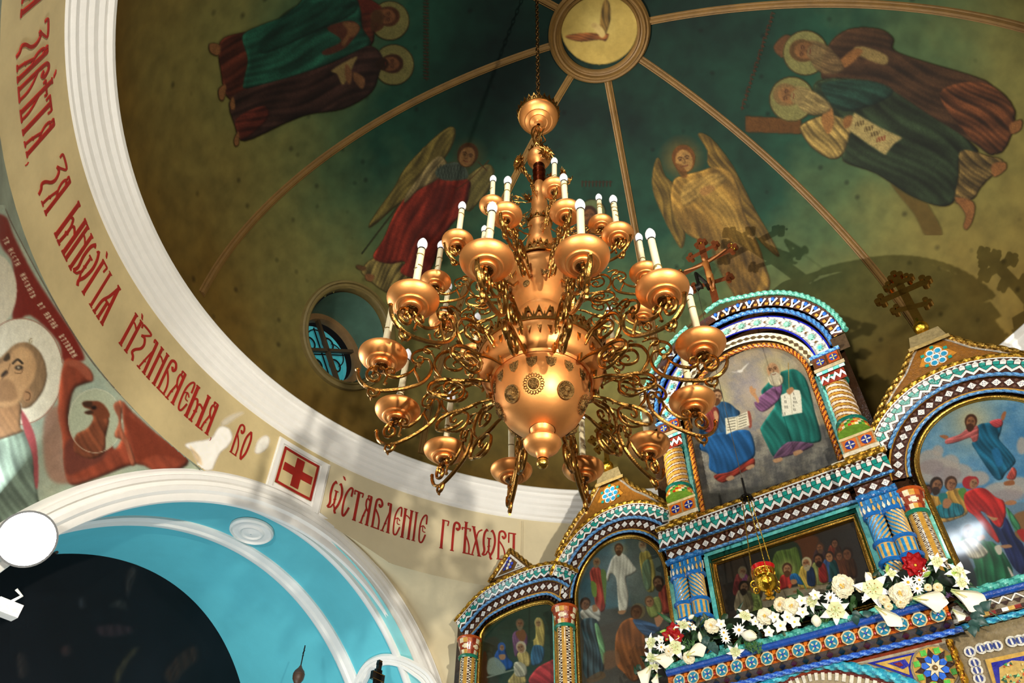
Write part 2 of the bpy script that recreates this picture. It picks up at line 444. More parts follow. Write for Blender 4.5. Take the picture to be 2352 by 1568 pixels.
# the ring must follow the dome: each angle finds its own depth on the dome surface
def winring(rads, seg=96):
    mb = MB(); Y = np.array([0, 0, 1.0]); X = np.cross(Y, WD)
    vs = []
    for r, l in rads:
        for k in range(seg):
            a = 2 * math.pi * k / seg; o = WP + X * r * math.cos(a) + Y * r * math.sin(a) - WD * 3
            loc, nor, _, _ = T_dome.ray_cast(Vector(o), Vector(WD))
            nor = np.array(nor); 
            if nor @ WD > 0: nor = -nor
            vs.append(np.array(loc) + nor * l)
    return mb.add(vs, [(i * seg + k, i * seg + (k + 1) % seg, (i + 1) * seg + (k + 1) % seg, (i + 1) * seg + k) for i in range(len(rads) - 1) for k in range(seg)])
win = structure('window_1', winring([(WRO, 0), (WRO * .99, .05), (WRO * .955, .06), (WRO * .94, .03), (WRO * .90, .035), (WRO * .885, .06), (WRO * .86, .05), (WRO * .84, .02), (WRI * .99, -.08)]), mat('olive_moulding_paint', '5e5028', .6, nscale=6, namt=.25), smooth=35)
mb = MB()
TL = .40
loops = []
seg = 64; Y = np.array([0, 0, 1.0]); X = np.cross(Y, WD)
for k in range(seg):
    a = 2 * math.pi * k / seg; loc, nor, _, _ = T_dome.ray_cast(Vector(WP + (X * math.cos(a) + Y * math.sin(a)) * WRI - WD * 3), Vector(WD)); loops.append(np.array(loc) + WD * .02)
inner = [WP + WD * TL + (X * math.cos(2 * math.pi * k / seg) + Y * math.sin(2 * math.pi * k / seg)) * WRI * .93 for k in range(seg)]
mb.add(loops + inner, [(k, (k + 1) % seg, seg + (k + 1) % seg, seg + k) for k in range(seg)])
mb.build('window_reveal', mat('teal_reveal_paint', '3d5a4c', .6, nscale=3, namt=.25), win)['kind'] = 'structure'
mb = MB().lathe([(WRI * .95, TL - .02), (WRI * .95, TL - .06), (WRI * .80, TL - .06), (WRI * .78, TL - .02), (WRI * .78, TL + .04)], 64, WP, ax=WD)
mb.build('window_frame', mat('brown_window_frame', '6a5030', .55, nscale=8, namt=.25), win)['kind'] = 'structure'
mb = MB()
for ang in (55, 145):
    a = math.radians(ang); d = X * math.cos(a) + Y * math.sin(a); e = np.cross(d, WD)
    mb.box(WP + WD * (TL - .01), d * WRI * .79, e * .022, WD * .03)
mb.build('window_bars', mat('dark_window_bars', '3a2c1a', .5), win)['kind'] = 'structure'
mb = MB()
for q in range(4):
    a = math.radians(10 + 90 * q); c = WP + WD * (TL + .10) + (X * math.cos(a) + Y * math.sin(a)) * WRI * .40
    mb.tube([c + (X * math.cos(t) + Y * math.sin(t)) * WRI * .16 for t in np.linspace(0, 2 * math.pi, 24, endpoint=False)], .012, 5, closed=True)
    b = math.radians(55 + 90 * q); mb.tube([WP + WD * (TL + .10), WP + WD * (TL + .10) + (X * math.cos(b) + Y * math.sin(b)) * WRI * .7], .01, 5)
    mb.tube([WP + WD * (TL + .10) + (X * math.cos(b + s) * .3 + Y * math.sin(b + s) * .3 + (X * math.cos(b) + Y * math.sin(b)) * .35) * WRI for s in np.linspace(-1.4, 1.4, 12)], .009, 5)
mb.build('window_grille', M_iron, win)['kind'] = 'structure'
mg = mat('teal_window_glass', '2f8f96', .05, nscale=5, namt=.4, emit=((.05, .30, .34), .35))
MB().lathe([(.001, TL + .16), (WRI * .80, TL + .16)], 48, WP, ax=WD).build('window_pane', mg, win)['kind'] = 'structure'

# plaster wire conduit on the drum near the screen
mb = MB(); mb.tube([cyl(-41.2, z, .797) for z in np.linspace(.93, .80, 8)], .012, 6)
tag(mb.build('wall_cable', M_beige2), 'thin plastered cable running down the cream wall from the cornice', 'cable')

# cross panel
zc0, zc1 = .807, .92
mb = MB()
def cylrect(mb, a0, a1, z0, z1, r0, r1, col, n=8):
    vs = []
    for r in (r0, r1):
        for i in range(n + 1):
            for z in (z0, z1): vs.append(cyl(a0 + (a1 - a0) * i / n, z, r))
    m = 2 * (n + 1)
    fs = [(m + 2 * i, m + 2 * i + 2, m + 2 * i + 3, m + 2 * i + 1) for i in range(n)] + [(2 * i, 2 * i + 2, m + 2 * i + 2, m + 2 * i) for i in range(n)] + [(2 * i + 1, 2 * i + 3, m + 2 * i + 3, m + 2 * i + 1) for i in range(n)]
    fs += [(0, 1, m + 1, m), (m - 2, m - 1, 2 * m - 1, 2 * m - 2)]
    return mb.add(vs, fs, col)
cp = thing('plaque', 'square white plaster panel with red cross at the head of the turquoise arch', 'panel', cyl(-3.9, .8, .79))
mb = MB()
for a0, a1, z0, z1, r in ((-8.7, .3, .803, .925, .797), (-8.3, -7.3, .805, .92, .7925), (-.4, .2, .805, .92, .7925), (-8, 0, .912, .92, .7925), (-8, 0, .805, .813, .7925)):
    cylrect(mb, a0, a1, z0, z1, .80, r, 'f0eee8')
mb.build('surround', M_white, cp)
mb = MB(); cylrect(mb, -6.9, -.75, .825, .908, .796, .7945, 'c9b889'); mb.build('field', M_beige, cp)
mb = MB()
a0, a1, z0, z1 = -6.9, -.75, .825, .908; w = .35; wz = .0049
for r in ((a0, a0 + w, z0, z1), (a1 - w, a1, z0, z1), (a0, a1, z0, z0 + wz), (a0, a1, z1 - wz, z1), (-4.45, -3.15, z0 + .010, z1 - .009), (-6.25, -1.4, .8585, .8755)):
    cylrect(mb, *r, .7945, .793, 'a01c10')
mb.build('red_cross', M_red, cp)
# ------------------------------------------------------------------ the icon screen (glazed majolica)
WH, TEAL, BRN, GLD, BLU, LBL, DKB, ORG, MINT, IVO, RED, GRN, COB = 'f4f2ea', '1f9a8c', '4a2a1c', 'c9983c', '2f7fc0', '6aa8dc', '241a12', 'c86a1c', '7fd6c0', 'e4dcc0', '7a1f14', '1d5a3c', '1a2f9a'
class Curve:
    def __init__(s, pts, side=1):
        s.p = np.asarray(pts, float); d = np.diff(s.p, axis=0); s.l = np.r_[0, np.cumsum(np.hypot(d[:, 0], d[:, 1]))]; s.L = s.l[-1]
        t = np.gradient(s.p, axis=0); t /= np.hypot(t[:, 0], t[:, 1])[:, None]; s.n = np.c_[-t[:, 1], t[:, 0]] * side
    def at(s, a):
        return np.array([np.interp(a, s.l, s.p[:, 0]), np.interp(a, s.l, s.p[:, 1])]), np.array([np.interp(a, s.l, s.n[:, 0]), np.interp(a, s.l, s.n[:, 1])])
    def P(s, a, t, d):
        p, n = s.at(a); q = p + n * t; return I(q[0], q[1], d)
    def off(s, t): return s.p + s.n * t
def arc(uc, zc, r, a0=185, a1=-5, n=48, rz=None):
    rz = rz or r
    return [(uc + r * math.cos(math.radians(a0 + (a1 - a0) * i / n)), zc + rz * math.sin(math.radians(a0 + (a1 - a0) * i / n))) for i in range(n + 1)]
def line(u0, z0, u1, z1, n=12): return [(u0 + (u1 - u0) * i / n, z0 + (z1 - z0) * i / n) for i in range(n + 1)]
def tile(mb, cv, st, d0, d1, col):
    mb.prism([cv.P(a, t, d0) for a, t in st], [cv.P(a, t, d1) for a, t in st], col)
def strip(mb, cv, t0, t1, d0, d1, col, th=.004, n=None, cols=None):
    """ribbon between two offsets; d0/d1 depth at t0/t1; th gives it edges"""
    n = n or max(4, int(cv.L / .008))
    S_ = [cv.L * i / n for i in range(n + 1)]
    vs = []; fs = []; cc = []
    for a in S_: vs += [cv.P(a, t0, d0), cv.P(a, t1, d1), cv.P(a, t1, d1 - th), cv.P(a, t0, d0 - th)]
    for i in range(n):
        b = 4 * i; c = cols[i % len(cols)] if cols else col
        for j in range(4): fs.append((b + j, b + (j + 1) % 4, b + 4 + (j + 1) % 4, b + 4 + j)); cc.append(c)
    fs += [(3, 2, 1, 0), (4 * n, 4 * n + 1, 4 * n + 2, 4 * n + 3)]; cc += [cc[0], cc[-1]]
    mb.add(vs, fs, cc)
def rope(mb, pts, d, r, col, col2=None, turns=9.0, seg=12, lobes=3):
    P = [I(u, z, d) for u, z in pts]
    # resample
    D = np.r_[0, np.cumsum([np.linalg.norm(P[i + 1] - P[i]) for i in range(len(P) - 1)])]
    n = max(6, int(D[-1] / .013)); P = np.array(P)
    Q = [np.array([np.interp(D[-1] * i / n, D, P[:, k]) for k in range(3)]) for i in range(n + 1)]
    f = None
    if col2: f = lambda i, k: col if (k * lobes / seg - i * .013 * turns) % 1 < .6 else col2
    mb.tube(Q, r * S, seg, col, twist=(lobes, turns, .16), cols=f)
def zigzag(mb, cv, t0, t1, d0, d1, per=.0172, s0=0.0, s1=None):
    s1 = cv.L if s1 is None else s1
    strip(mb, cv, t0, t1, d0, d1, BRN, .012)
    w = t1 - t0; T = lambda f: t0 + w * f; Dd = lambda f: d0 + (d1 - d0) * f
    n = max(1, int(round((s1 - s0) / per))); p = (s1 - s0) / n
    def q(st, col, h=.0022):
        lo = [cv.P(a, T(f), Dd(f) + .0002) for a, f in st]; hi = [cv.P(a, T(f), Dd(f) + h) for a, f in st]
        mb.prism(lo, hi, col)
    for i in range(n):
        a = s0 + i * p; m = a + p / 2; e = a + p
        q([(a, .04), (a, .22), (m, .50), (m, .32)], WH); q([(m, .32), (m, .50), (e, .22), (e, .04)], WH)
        q([(a, .25), (a, .54), (m - .0006, .54)], TEAL, .0014); q([(m + .0006, .54), (e, .54), (e, .25)], TEAL, .0014)
        q([(a + p * .03, .56), (a + p * .03, .76), (m - p * .03, .76), (m - p * .03, .56)], WH, .003)
        q([(m + p * .03, .56), (m + p * .03, .76), (e - p * .03, .76), (e - p * .03, .56)], TEAL, .003)
        q([(a, .78), (a + p * .25, .93), (m, .78)], WH); q([(m, .78), (m + p * .25, .93), (e, .78)], 'dfe8e0', .0012)
        q([(a, .95), (e, .95), (e, 1.02), (a, 1.02)], WH, .002)
def diamonds(mb, cv, tm, d, per=.0168, h=.0066, base=BRN, alt='6a4a38'):
    strip(mb, cv, tm - .0105, tm + .0105, d, d, base, .012)
    n = max(1, int(round(cv.L / per))); p = cv.L / n
    for i in range(n):
        c = p * (i + .5)
        tile(mb, cv, [(c - h, tm), (c, tm + h), (c + h, tm), (c, tm - h)], d, d + .0025, WH)
        for a in range(4):
            x, y = (1, 1, -1, -1)[a] * h * .24, (1, -1, -1, 1)[a] * h * .24
            tile(mb, cv, [(c + x - h * .12, tm + y), (c + x, tm + y + h * .12), (c + x + h * .12, tm + y), (c + x, tm + y - h * .12)], d + .0025, d + .003, '3a4a90')
        e = p * i
        for s2 in (1, -1):
            tile(mb, cv, [(e - h * .45, tm + s2 * h * .9), (e, tm + s2 * h * 1.35), (e + h * .45, tm + s2 * h * .9), (e, tm + s2 * h * .45)], d, d + .0012, alt)
    strip(mb, cv, tm + .0105, tm + .0135, d + .003, d + .003, GLD, .01); strip(mb, cv, tm - .0135, tm - .0105, d + .003, d + .003, GLD, .01)
def dentils(mb, cv, t0, t1, d, per=.0085):
    strip(mb, cv, t0, t1, d + .006, d, DKB, .008)
    n = int(cv.L / per)
    for i in range(n):
        a = cv.L * (i + .2) / n; b = cv.L * (i + .7) / n
        tile(mb, cv, [(a, t0 + .003), (a, t1 - .002), (b, t1 - .002), (b, t0 + .003)], d + .001, d + .007, '3a2a1a' if i % 3 else '59231a')

def twistcol(mb, u, z0, z1, r0, r1, d, colf, lobes=0, turns=0.0, depth=.0, seg=32, rows=26, bulge=0.0):
    """vertical column; colf(phase, h) -> colour"""
    vs = []; fs = []; cc = []
    for i in range(rows + 1):
        h = i / rows; c = I(u, z0 + (z1 - z0) * h, d); r = (r0 + (r1 - r0) * h + bulge * math.sin(math.pi * h)) * S
        for k in range(seg):
            a = 2 * math.pi * k / seg
            rr = r * (1 + depth * math.cos(lobes * a - 2 * math.pi * turns * h)) if lobes else r
            vs.append(c + np.array([rr * math.cos(a), rr * math.sin(a), 0]))
    for i in range(rows):
        for k in range(seg):
            fs.append((i * seg + k, i * seg + (k + 1) % seg, (i + 1) * seg + (k + 1) % seg, (i + 1) * seg + k))
            cc.append(colf(((k + .5) / seg * max(lobes, 1) - turns * (i + .5) / rows) % 1, (i + .5) / rows, k))
    fs += [tuple(range(seg))[::-1], tuple(rows * seg + k for k in range(seg))]; cc += [cc[0], cc[-1]]
    mb.add(vs, fs, cc)
def ringat(mb, u, z, d, r, t, col, seg=28):
    c = I(u, z, d); mb.tube([c + S * r * np.array([math.cos(a), math.sin(a), 0]) for a in np.linspace(0, 2 * math.pi, seg, endpoint=False)], t * S, 7, col, closed=True)
def blk(mb, u0, u1, z0, z1, d0, d1, col):
    lo = [I(u0, z0, d0), I(u1, z0, d0), I(u1, z1, d0), I(u0, z1, d0)]; hi = [I(u0, z0, d1), I(u1, z0, d1), I(u1, z1, d1), I(u0, z1, d1)]
    mb.prism(lo, hi, col, True)
def poly(mb, pts, d0, d1, col): mb.prism([I(u, z, d0) for u, z in pts], [I(u, z, d1) for u, z in pts], col, True)

screen = thing('icon_screen', 'tall icon screen of glazed blue, white and gold majolica with arched tiers', 'icon screen', I(-.03, -.26, 0))
def part(name, mb, parent=screen, m=None, smooth=35, label=None):
    o = mb.build(name, m or (M_giltrope if name == 'gilt_rope' else M_glaze), parent, smooth)
    if label: o['label'] = label
    return o
# frames' curves (inner edge of each painting's gilt frame)
F1 = Curve(line(-.668, .42, -.668, .668, 16)[:-1] + smoothpts([(-.668, .668), (-.660, .680), (-.645, .689), (-.607, .697), (-.569, .7), (-.531, .699), (-.499, .692), (-.485, .680)], 4, False).tolist() + line(-.484, .674, -.484, .42, 14)[1:])
A1 = Curve(smoothpts([(-.695, .655), (-.668, .674), (-.645, .689), (-.607, .697), (-.569, .7), (-.531, .699), (-.505, .694), (-.482, .676)], 5, False))
A2 = Curve(arc(-.341, .677, .097, 188, -12))
F2 = Curve(line(-.438, .42, -.438, .677, 16)[:-1] + arc(-.341, .677, .097, 180, 0) + line(-.244, .677, -.244, .42, 14)[1:])
A3c = Curve(arc(.297, .687, .103, 190, -8))
F3 = Curve(line(.194, .42, .194, .687, 16)[:-1] + arc(.297, .687, .103, 180, 0) + line(.40, .687, .40, .42, 14)[1:])
# bodies behind the tiles
def body(name, pts, d0=-.03, d1=.002): 
    mb = MB(); poly(mb, pts, d0, d1, '3a2618'); return part(name, mb, smooth=0)
body('back_panel', [(-.73, .25), (-.73, .742)] + [tuple(x) for x in A1.off(.072)[2:-2]] + [(-.49, .72), (-.49, .25)])
body('back_panel', [(-.495, .25), (-.495, .745)] + [tuple(x) for x in A2.off(.064)[4:-8]] + [(-.236, .75), (-.236, .25)])
body('back_panel', [(-.24, .25), (-.24, 1.0)] + arc(-.035, 1.005, .206, 180, 0) + [(.165, 1.0), (.165, .25)])
body('back_panel', [(.16, .25), (.16, .78)] + [tuple(x) for x in A3c.off(.068)[8:-4]] + [(.47, .75), (.47, .25)])

def cut(A, t, a, b):
    """offset curve trimmed to the fraction a..b"""
    q = A.off(t); n = len(q) - 1; k = np.linspace(a * n, b * n, n + 1)
    return Curve(np.c_[np.interp(k, range(n + 1), q[:, 0]), np.interp(k, range(n + 1), q[:, 1])])
def bay(A, dia, zin, out, per=.0172, zt=(0, 1), dt=(0, 1)):
    mb = MB(); dentils(mb, A, .004, dia - .015, .006); part('dentil_arch', mb)
    mb = MB(); rope(mb, cut(A, dia - .0155, *dt).p, .021, .0022, LBL, '3c6ea8', 14); part('blue_rope', mb)
    mb = MB(); diamonds(mb, cut(A, dia, *dt), 0, .016); part('diamond_band', mb)
    mb = MB(); rope(mb, cut(A, zin - .002, *zt).p, .024, .0028, LBL, '3c6ea8', 14); part('blue_rope', mb)
    mb = MB(); zigzag(mb, cut(A, zin + .001, *zt), 0, out - zin - .001, .022, .036, per); part('zigzag_cornice', mb)
    mb = MB(); rope(mb, cut(A, out + .003, *zt).p, .036, .0042, 'd9a63a', '8a611c', 10); part('gilt_rope', mb)
bay(A1, .030, .047, .074); bay(A2, .025, .040, .067, zt=(.16, .76), dt=(.06, .87)); bay(A3c, .026, .043, .072, zt=(.20, .9), dt=(.08, .95))

# ogee gables with a cap, a ball and a cross
def gable(uc, zt, A, out, label, cross):
    hl = [(.135, -.125), (.112, -.092), (.085, -.062), (.058, -.038), (.038, -.012), (.024, .004)]
    pts = [(uc - x, zt + y) for x, y in hl] + [(uc + x, zt + y) for x, y in hl[::-1]]
    sm = smoothpts([(uc - x, zt + y) for x, y in hl], 4, False).tolist(); smr = [(2 * uc - u, z) for u, z in sm[::-1]]
    mb = MB(); ra = out + .094 if A is A2 else out + .1; ca = (-.341, .677) if A is A2 else (.297, .687)
    lo_ = [(ca[0] + ra * math.cos(t), ca[1] + ra * math.sin(t)) for t in np.linspace(math.radians(34), math.radians(146), 24)]
    ou_ = sm + smr
    bot = [(u, max(z, ca[1] + math.sqrt(max(0, ra * ra - (u - ca[0]) ** 2)))) for u, z in ou_]
    fill = [(ou_[i], ou_[i + 1], (ou_[i + 1][0], bz(ou_[i + 1][0])), (ou_[i][0], bz(ou_[i][0]))) for bz in [lambda u: ca[1] + math.sqrt(max(1e-6, ra * ra - (u - ca[0]) ** 2))] for i in range(len(ou_) - 1)]
    for qd in fill:
        if qd[0][1] > qd[3][1] and qd[1][1] > qd[2][1] and abs(qd[1][0] - qd[0][0]) > 1e-5: poly(mb, qd, -.02, .024, '8a5a22')
    g = part('gable', mb, smooth=0)
    mb = MB()
    poly(mb, [(uc - .012, zt - .014), (uc, zt - .005), (uc + .012, zt - .014), (uc + .03, zt - .04), (uc, zt - .052), (uc - .03, zt - .04)], .024, .0252, 'c8862e')
    for k in range(7):
        a = math.radians(60 * k); x, z = (uc, zt - .032) if k == 6 else (uc + .0125 * math.cos(a), zt - .032 + .0125 * math.sin(a))
        poly(mb, [(x + .0066 * math.cos(t), z + .0066 * math.sin(t)) for t in np.linspace(0, 6.283, 9)[:-1]], .024, .0268, WH)
        poly(mb, [(x + .0045 * math.cos(t), z + .0045 * math.sin(t)) for t in np.linspace(0, 6.283, 9)[:-1]], .0268, .029, '2f9ac8')
    for a in (30, 90, 150, 210, 330):
        x, z = uc + .021 * math.cos(math.radians(a)), zt - .032 + .021 * math.sin(math.radians(a))
        poly(mb, [(x - .0028, z - .0028), (x + .0028, z - .0028), (x + .0028, z + .0028), (x - .0028, z + .0028)], .024, .027, TEAL)
    mb.build('flower_tiles', M_glaze, g)
    mb = MB()
    for q in (sm, smr):
        c = Curve(q); rope(mb, q, .027, .0042, 'cda048', '7d5a1e', 10)
        strip(mb, c, -.0085, -.0045, .0255, .0255, WH, .003)
    mb.build('gilt_rope', M_giltrope, g)
    mb = MB(); Z0, Z1 = zt + .002, zt + .026
    mb.prism([I(uc - .030, Z0, -.02), I(uc + .030, Z0, -.02), I(uc + .030, Z0, .036), I(uc - .030, Z0, .036)], [I(uc - .024, Z1, -.015), I(uc + .024, Z1, -.015), I(uc + .024, Z1, .03), I(uc - .024, Z1, .03)], '8d7d58', True)
    blk(mb, uc - .033, uc + .033, Z0 - .005, Z0 + .002, -.022, .04, 'a8905a')
    mb.build('cap', M_glaze, g)
    mb = MB(); mb.ball(I(uc, Z1 + .0105, .008), .0125 * S, 20); mb.tube([I(uc, Z1, .008), I(uc, Z1 + .03, .008)], .006 * S, 10)
    mb.build('gilt_ball', M_gold, g)
    return g, Z1
def bigcross(name, uc, z0, d, h, parent, m, label=None, figure=False, wf=.055):
    """three-bar cross with trefoil ends"""
    mb = MB(); t = .0055
    def bar(u0, z0_, u1, z1_, w):
        a = np.array([u0, z0_]); b = np.array([u1, z1_]); n = np.array([-(b - a)[1], (b - a)[0]]); n = n / np.hypot(*n) * w
        poly(mb, [tuple(a - n), tuple(b - n), tuple(b + n), tuple(a + n)], d - t, d + t, 'ffffff')
        for e, dv in ((a, a - b), (b, b - a)):
            dv = dv / np.hypot(*dv)
            for q in (e + dv * w * .9, e + n * 1.15 - dv * w * .2, e - n * 1.15 - dv * w * .2):
                if q[1] > z0 + .02 * h: mb.lathe([(.001, -t * S * 1.02), (w * S * .82, -t * S), (w * S * .82, t * S), (.001, t * S * 1.02)], 14, I(q[0], q[1], d), ax=hI)
    w = wf * h
    bar(uc, z0, uc, z0 + h, w); bar(uc - .30 * h, z0 + .68 * h, uc + .30 * h, z0 + .68 * h, w)
    bar(uc - .14 * h, z0 + .86 * h, uc + .14 * h, z0 + .86 * h, w * .8)
    bar(uc - .19 * h, z0 + .40 * h, uc + .19 * h, z0 + .30 * h, w * .8)
    o = mb.build(name, m, parent)
    if label: o['label'] = label
    return o
g2, zt2 = gable(-.345, .907, A2, .067, '', 1)
bigcross('cross', -.345, zt2 + .02, .008, .105, g2, M_cross, 'slender gilt three-bar cross')
g3, zt3 = gable(.293, .925, A3c, .072, '', 1)
bigcross('cross', .295, zt3 + .018, .008, .128, g3, M_cross, 'broad gilt three-bar cross with trefoil ends')
# small triangular gable of the outer bay
mb = MB(); tri = [(-.652, .778), (-.596, .836), (-.542, .780)]
poly(mb, tri, -.015, .026, '7a5622')
g1 = part('triangular_gable', mb, smooth=0)
mb = MB()
ins = lambda k: [(-.597 + (u + .597) * k, .797 + (z - .797) * k) for u, z in tri]
poly(mb, ins(.74), .026, .0285, WH); poly(mb, ins(.58), .0285, .03, '6a4a1a')
for i, (u, z) in enumerate([(-.612, .796), (-.604, .796), (-.596, .796), (-.608, .803), (-.600, .803), (-.592, .803), (-.604, .810), (-.596, .810), (-.600, .817)]):
    poly(mb, [(u - .003, z - .003), (u + .003, z - .003), (u + .003, z + .003), (u - .003, z + .003)], .03, .0325, (COB, WH, '2a4ad0')[i % 3])
poly(mb, [(-.585, .788), (-.567, .788), (-.576, .803)], .03, .033, WH); poly(mb, [(-.581, .791), (-.571, .791), (-.576, .798)], .033, .0335, '9a9a92')
mb.build('mosaic', M_glaze, g1)
mb = MB()
for a, b in ((tri[0], tri[1]), (tri[1], tri[2])): rope(mb, line(*a, *b), .028, .0045, 'cda048', '7d5a1e', 10)
mb.build('gilt_rope', M_giltrope, g1)

# lattice columns between the bays
def lattice(u, ztop, r=.0150, d=.026, lowz=.40):
    t = Mroot = None
    mb = MB()
    chk = lambda ph, h, k: ('c8963c' if k % 8 < 4 else ('e8dcc0' if ((k % 8) // 2 + int(h * 92)) % 2 == 0 else '3a2016'))
    twistcol(mb, u, lowz, ztop - .042, r, r, d, chk, seg=48, rows=120)
    c = part('column', mb, smooth=60)
    mb = MB()
    pal = ['8a2a12', 'd9a64a', 'f0e0b8', 'c8601c']
    for j, (z0, z1, r0, r1) in enumerate(((ztop - .040, ztop - .030, r * 1.0, r * 1.12), (ztop - .030, ztop - .018, r * 1.12, r * 1.38), (ztop - .018, ztop - .008, r * 1.38, r * 1.5))):
        twistcol(mb, u, z0, z1, r0, r1, d, (lambda ph, h, k, j=j: pal[(k // 2 + j) % 2 * 2 + (k // 4 + j) % 2] if j != 1 else (('f0e0b8' if abs(h - .5) + abs(((k % 6) - 2.5) / 5) < .45 else '9a3a14'))), seg=30, rows=6)
    mb.build('capital', M_glaze, c)
    mb = MB(); ringat(mb, u, ztop - .042, d, r * 1.1, .0035, '1d7a5c'); mb.build('green_ring', M_glaze, c)
    mb = MB(); ringat(mb, u, ztop - .006, d, r * 1.45, .003, 'b8501a'); mb.build('rust_ring', M_glaze, c)
    return c
lattice(-.697, .672); lattice(-.464, .672); lattice(.172, .676, .0135, .022, .505)
for u in (-.676, -.4875, -.443, -.2395, .188):
    mb = MB(); c = Curve(line(u, .42, u, .665)); strip(mb, c, -.004, .004, .01, .01, '3f9a8c', .004, n=14, cols=['7fd6c0', '6cc4b0', '8adccb'])
    part('turquoise_edging', mb)

# central bay, lower tier: cornice, frieze, twin twisted columns, tile border
def ress(u0, u1, z0, z1, d, dd):
    """a length of cornice with returns; yields curves"""
    return Curve(line(u0, z0, u1, z1))
mb = MB()
for u0, u1, e in ((-.252, -.172, .014), (-.172, .080, 0), (.080, .164, .014)):
    zigzag(mb, Curve(line(u0, .720, u1, .720)), .0, .036, .022 + e, .044 + e)
part('zigzag_cornice', mb)
mb = MB()
for u0, u1, e in ((-.254, -.172, .016), (-.172, .080, 0), (.080, .166, .016)):
    rope(mb, line(u0, .7595, u1, .7595), .044 + e, .0042, 'd9a63a', '8a611c', 10); rope(mb, line(u0, .7175, u1, .7175), .026 + e, .0026, LBL, '3c6ea8', 14)
part('gilt_rope', mb)
mb = MB()
blk(mb, -.254, -.170, .756, .767, -.02, .056, 'd8cdb0'); blk(mb, .079, .168, .756, .767, -.02, .056, 'd8cdb0'); blk(mb, -.17, .08, .757, .763, -.02, .042, 'c9b48a')
part('ledge_top', mb, smooth=0)
mb = MB()
for u0, u1, e in ((-.240, -.172, .012), (-.172, .092, 0), (.100, .157, .012)):
    diamonds(mb, Curve(line(u0, .7025, u1, .7025)), 0, .016 + e)
part('diamond_frieze', mb)
mb = MB()
rope(mb, line(-.172, .6885, .098, .6885), .022, .0026, LBL, '3c6ea8', 14)
part('blue_rope', mb)
for a_, b_ in ((-.242, -.172), (.098, .160)):
    mb = MB(); rope(mb, line(a_, .6895, b_, .6895), .036, .0052, BLU, '1d5a9a', 10); part('blue_rope', mb)
mb = MB()
strip(mb, Curve(line(-.170, .6815, .098, .6815)), -.004, .004, .012, .012, MINT, .004, n=15, cols=['62c8c4', '74d4cc', '58bcbc'])
strip(mb, Curve(line(-.168, .42, -.168, .678)), -.004, .004, .012, .012, MINT, .004, n=14, cols=['62c8c4', '74d4cc', '58bcbc'])
strip(mb, Curve(line(.0965, .42, .0965, .678)), -.004, .004, .012, .012, MINT, .004, n=14, cols=['62c8c4', '74d4cc', '58bcbc'])
strip(mb, Curve(line(-.164, .6735, .093, .6735)), -.004, .004, .008, .006, '17493a', .004); strip(mb, Curve(line(-.1615, .42, -.1615, .67)), -.0025, .0025, .007, .007, '17493a', .004); strip(mb, Curve(line(.0905, .42, .0905, .67)), -.0025, .0025, .007, .007, '17493a', .004)
part('tile_border', mb)
def blue_pair(uc, w, top=.684, low=.512):
    d = .030; r = .0128
    mb = MB()
    for s in (-1, 1):
        tw = lambda ph, h, k: ('1f8ac8' if ph < .52 else 'd8ad5c')
        twistcol(mb, uc + s * w, .605, .648, r, r, d, tw, 10, -s * 5.5, .05, seg=80, rows=60)
        twistcol(mb, uc + s * w, .577, .602, r * 1.04, r * 1.1, d, lambda ph, h, k: 'd8ad5c' if h < .12 or h > .9 or k % 4 >= 2 else '1f8ac8', seg=40, rows=12)
        twistcol(mb, uc + s * w, .512, .572, r * .9, r * .92, d, tw, 10, s * 7.5, .05, seg=80, rows=70)
    c = part('twin_columns', mb, smooth=60, label='pair of blue and gold twisted columns')
    for z, q in ((.651, 1.12), (.604, 1.12), (.574, 1.2)):
        mb = MB()
        for s in (-1, 1): ringat(mb, uc + s * w, z, d, r * q, .0034, '1f6ec0')
        mb.build('ring_moulding', M_glaze, c)
    mb = MB()
    blk(mb, uc - w - .016, uc + w + .016, .654, .684, .0, .040, '2a7ab8')
    hw = w + .016
    for j in range(2):
        n = 8
        for i in range(n):
            u = uc - hw + 2 * hw * (i + .5) / n
            if j: poly(mb, [(u - hw / n * .55, .680), (u + hw / n * .55, .680), (u + hw / n * .55, .684), (u, .6835), (u - hw / n * .55, .684)] if 0 else [(u - hw / n * .4, .676), (u + hw / n * .4, .676), (u + hw / n * .4, .684), (u - hw / n * .4, .684)], .040, .042, ('d8ad5c', '2f8ad0')[i % 2])
            else:
                poly(mb, [(u, .659), (u + hw / n * .62, .6665), (u, .674), (u - hw / n * .62, .6665)], .040, .0425, ('f0e4c8', 'd8ad5c')[(i // 2) % 2])
                poly(mb, [(u - .0008, .654), (u + .0008, .654), (u + .0008, .66), (u - .0008, .66)], .040, .042, 'd8ad5c')
    # right and left returns
    for sgn in (-1, 1):
        for i in range(4):
            dd = .036 - .009 * i; u = uc + sgn * hw
            P = [I(u, .6665, dd + .004), I(u, .659, dd), I(u, .6665, dd - .004), I(u, .674, dd)]
            mb.prism(P, [p - hA * sgn * S * .002 for p in P], ('f0e4c8', 'd8ad5c')[i % 2])
    mb.build('capital', M_glaze, c)
    return c
blue_pair(-.206, .0142); blue_pair(.129, .0142)

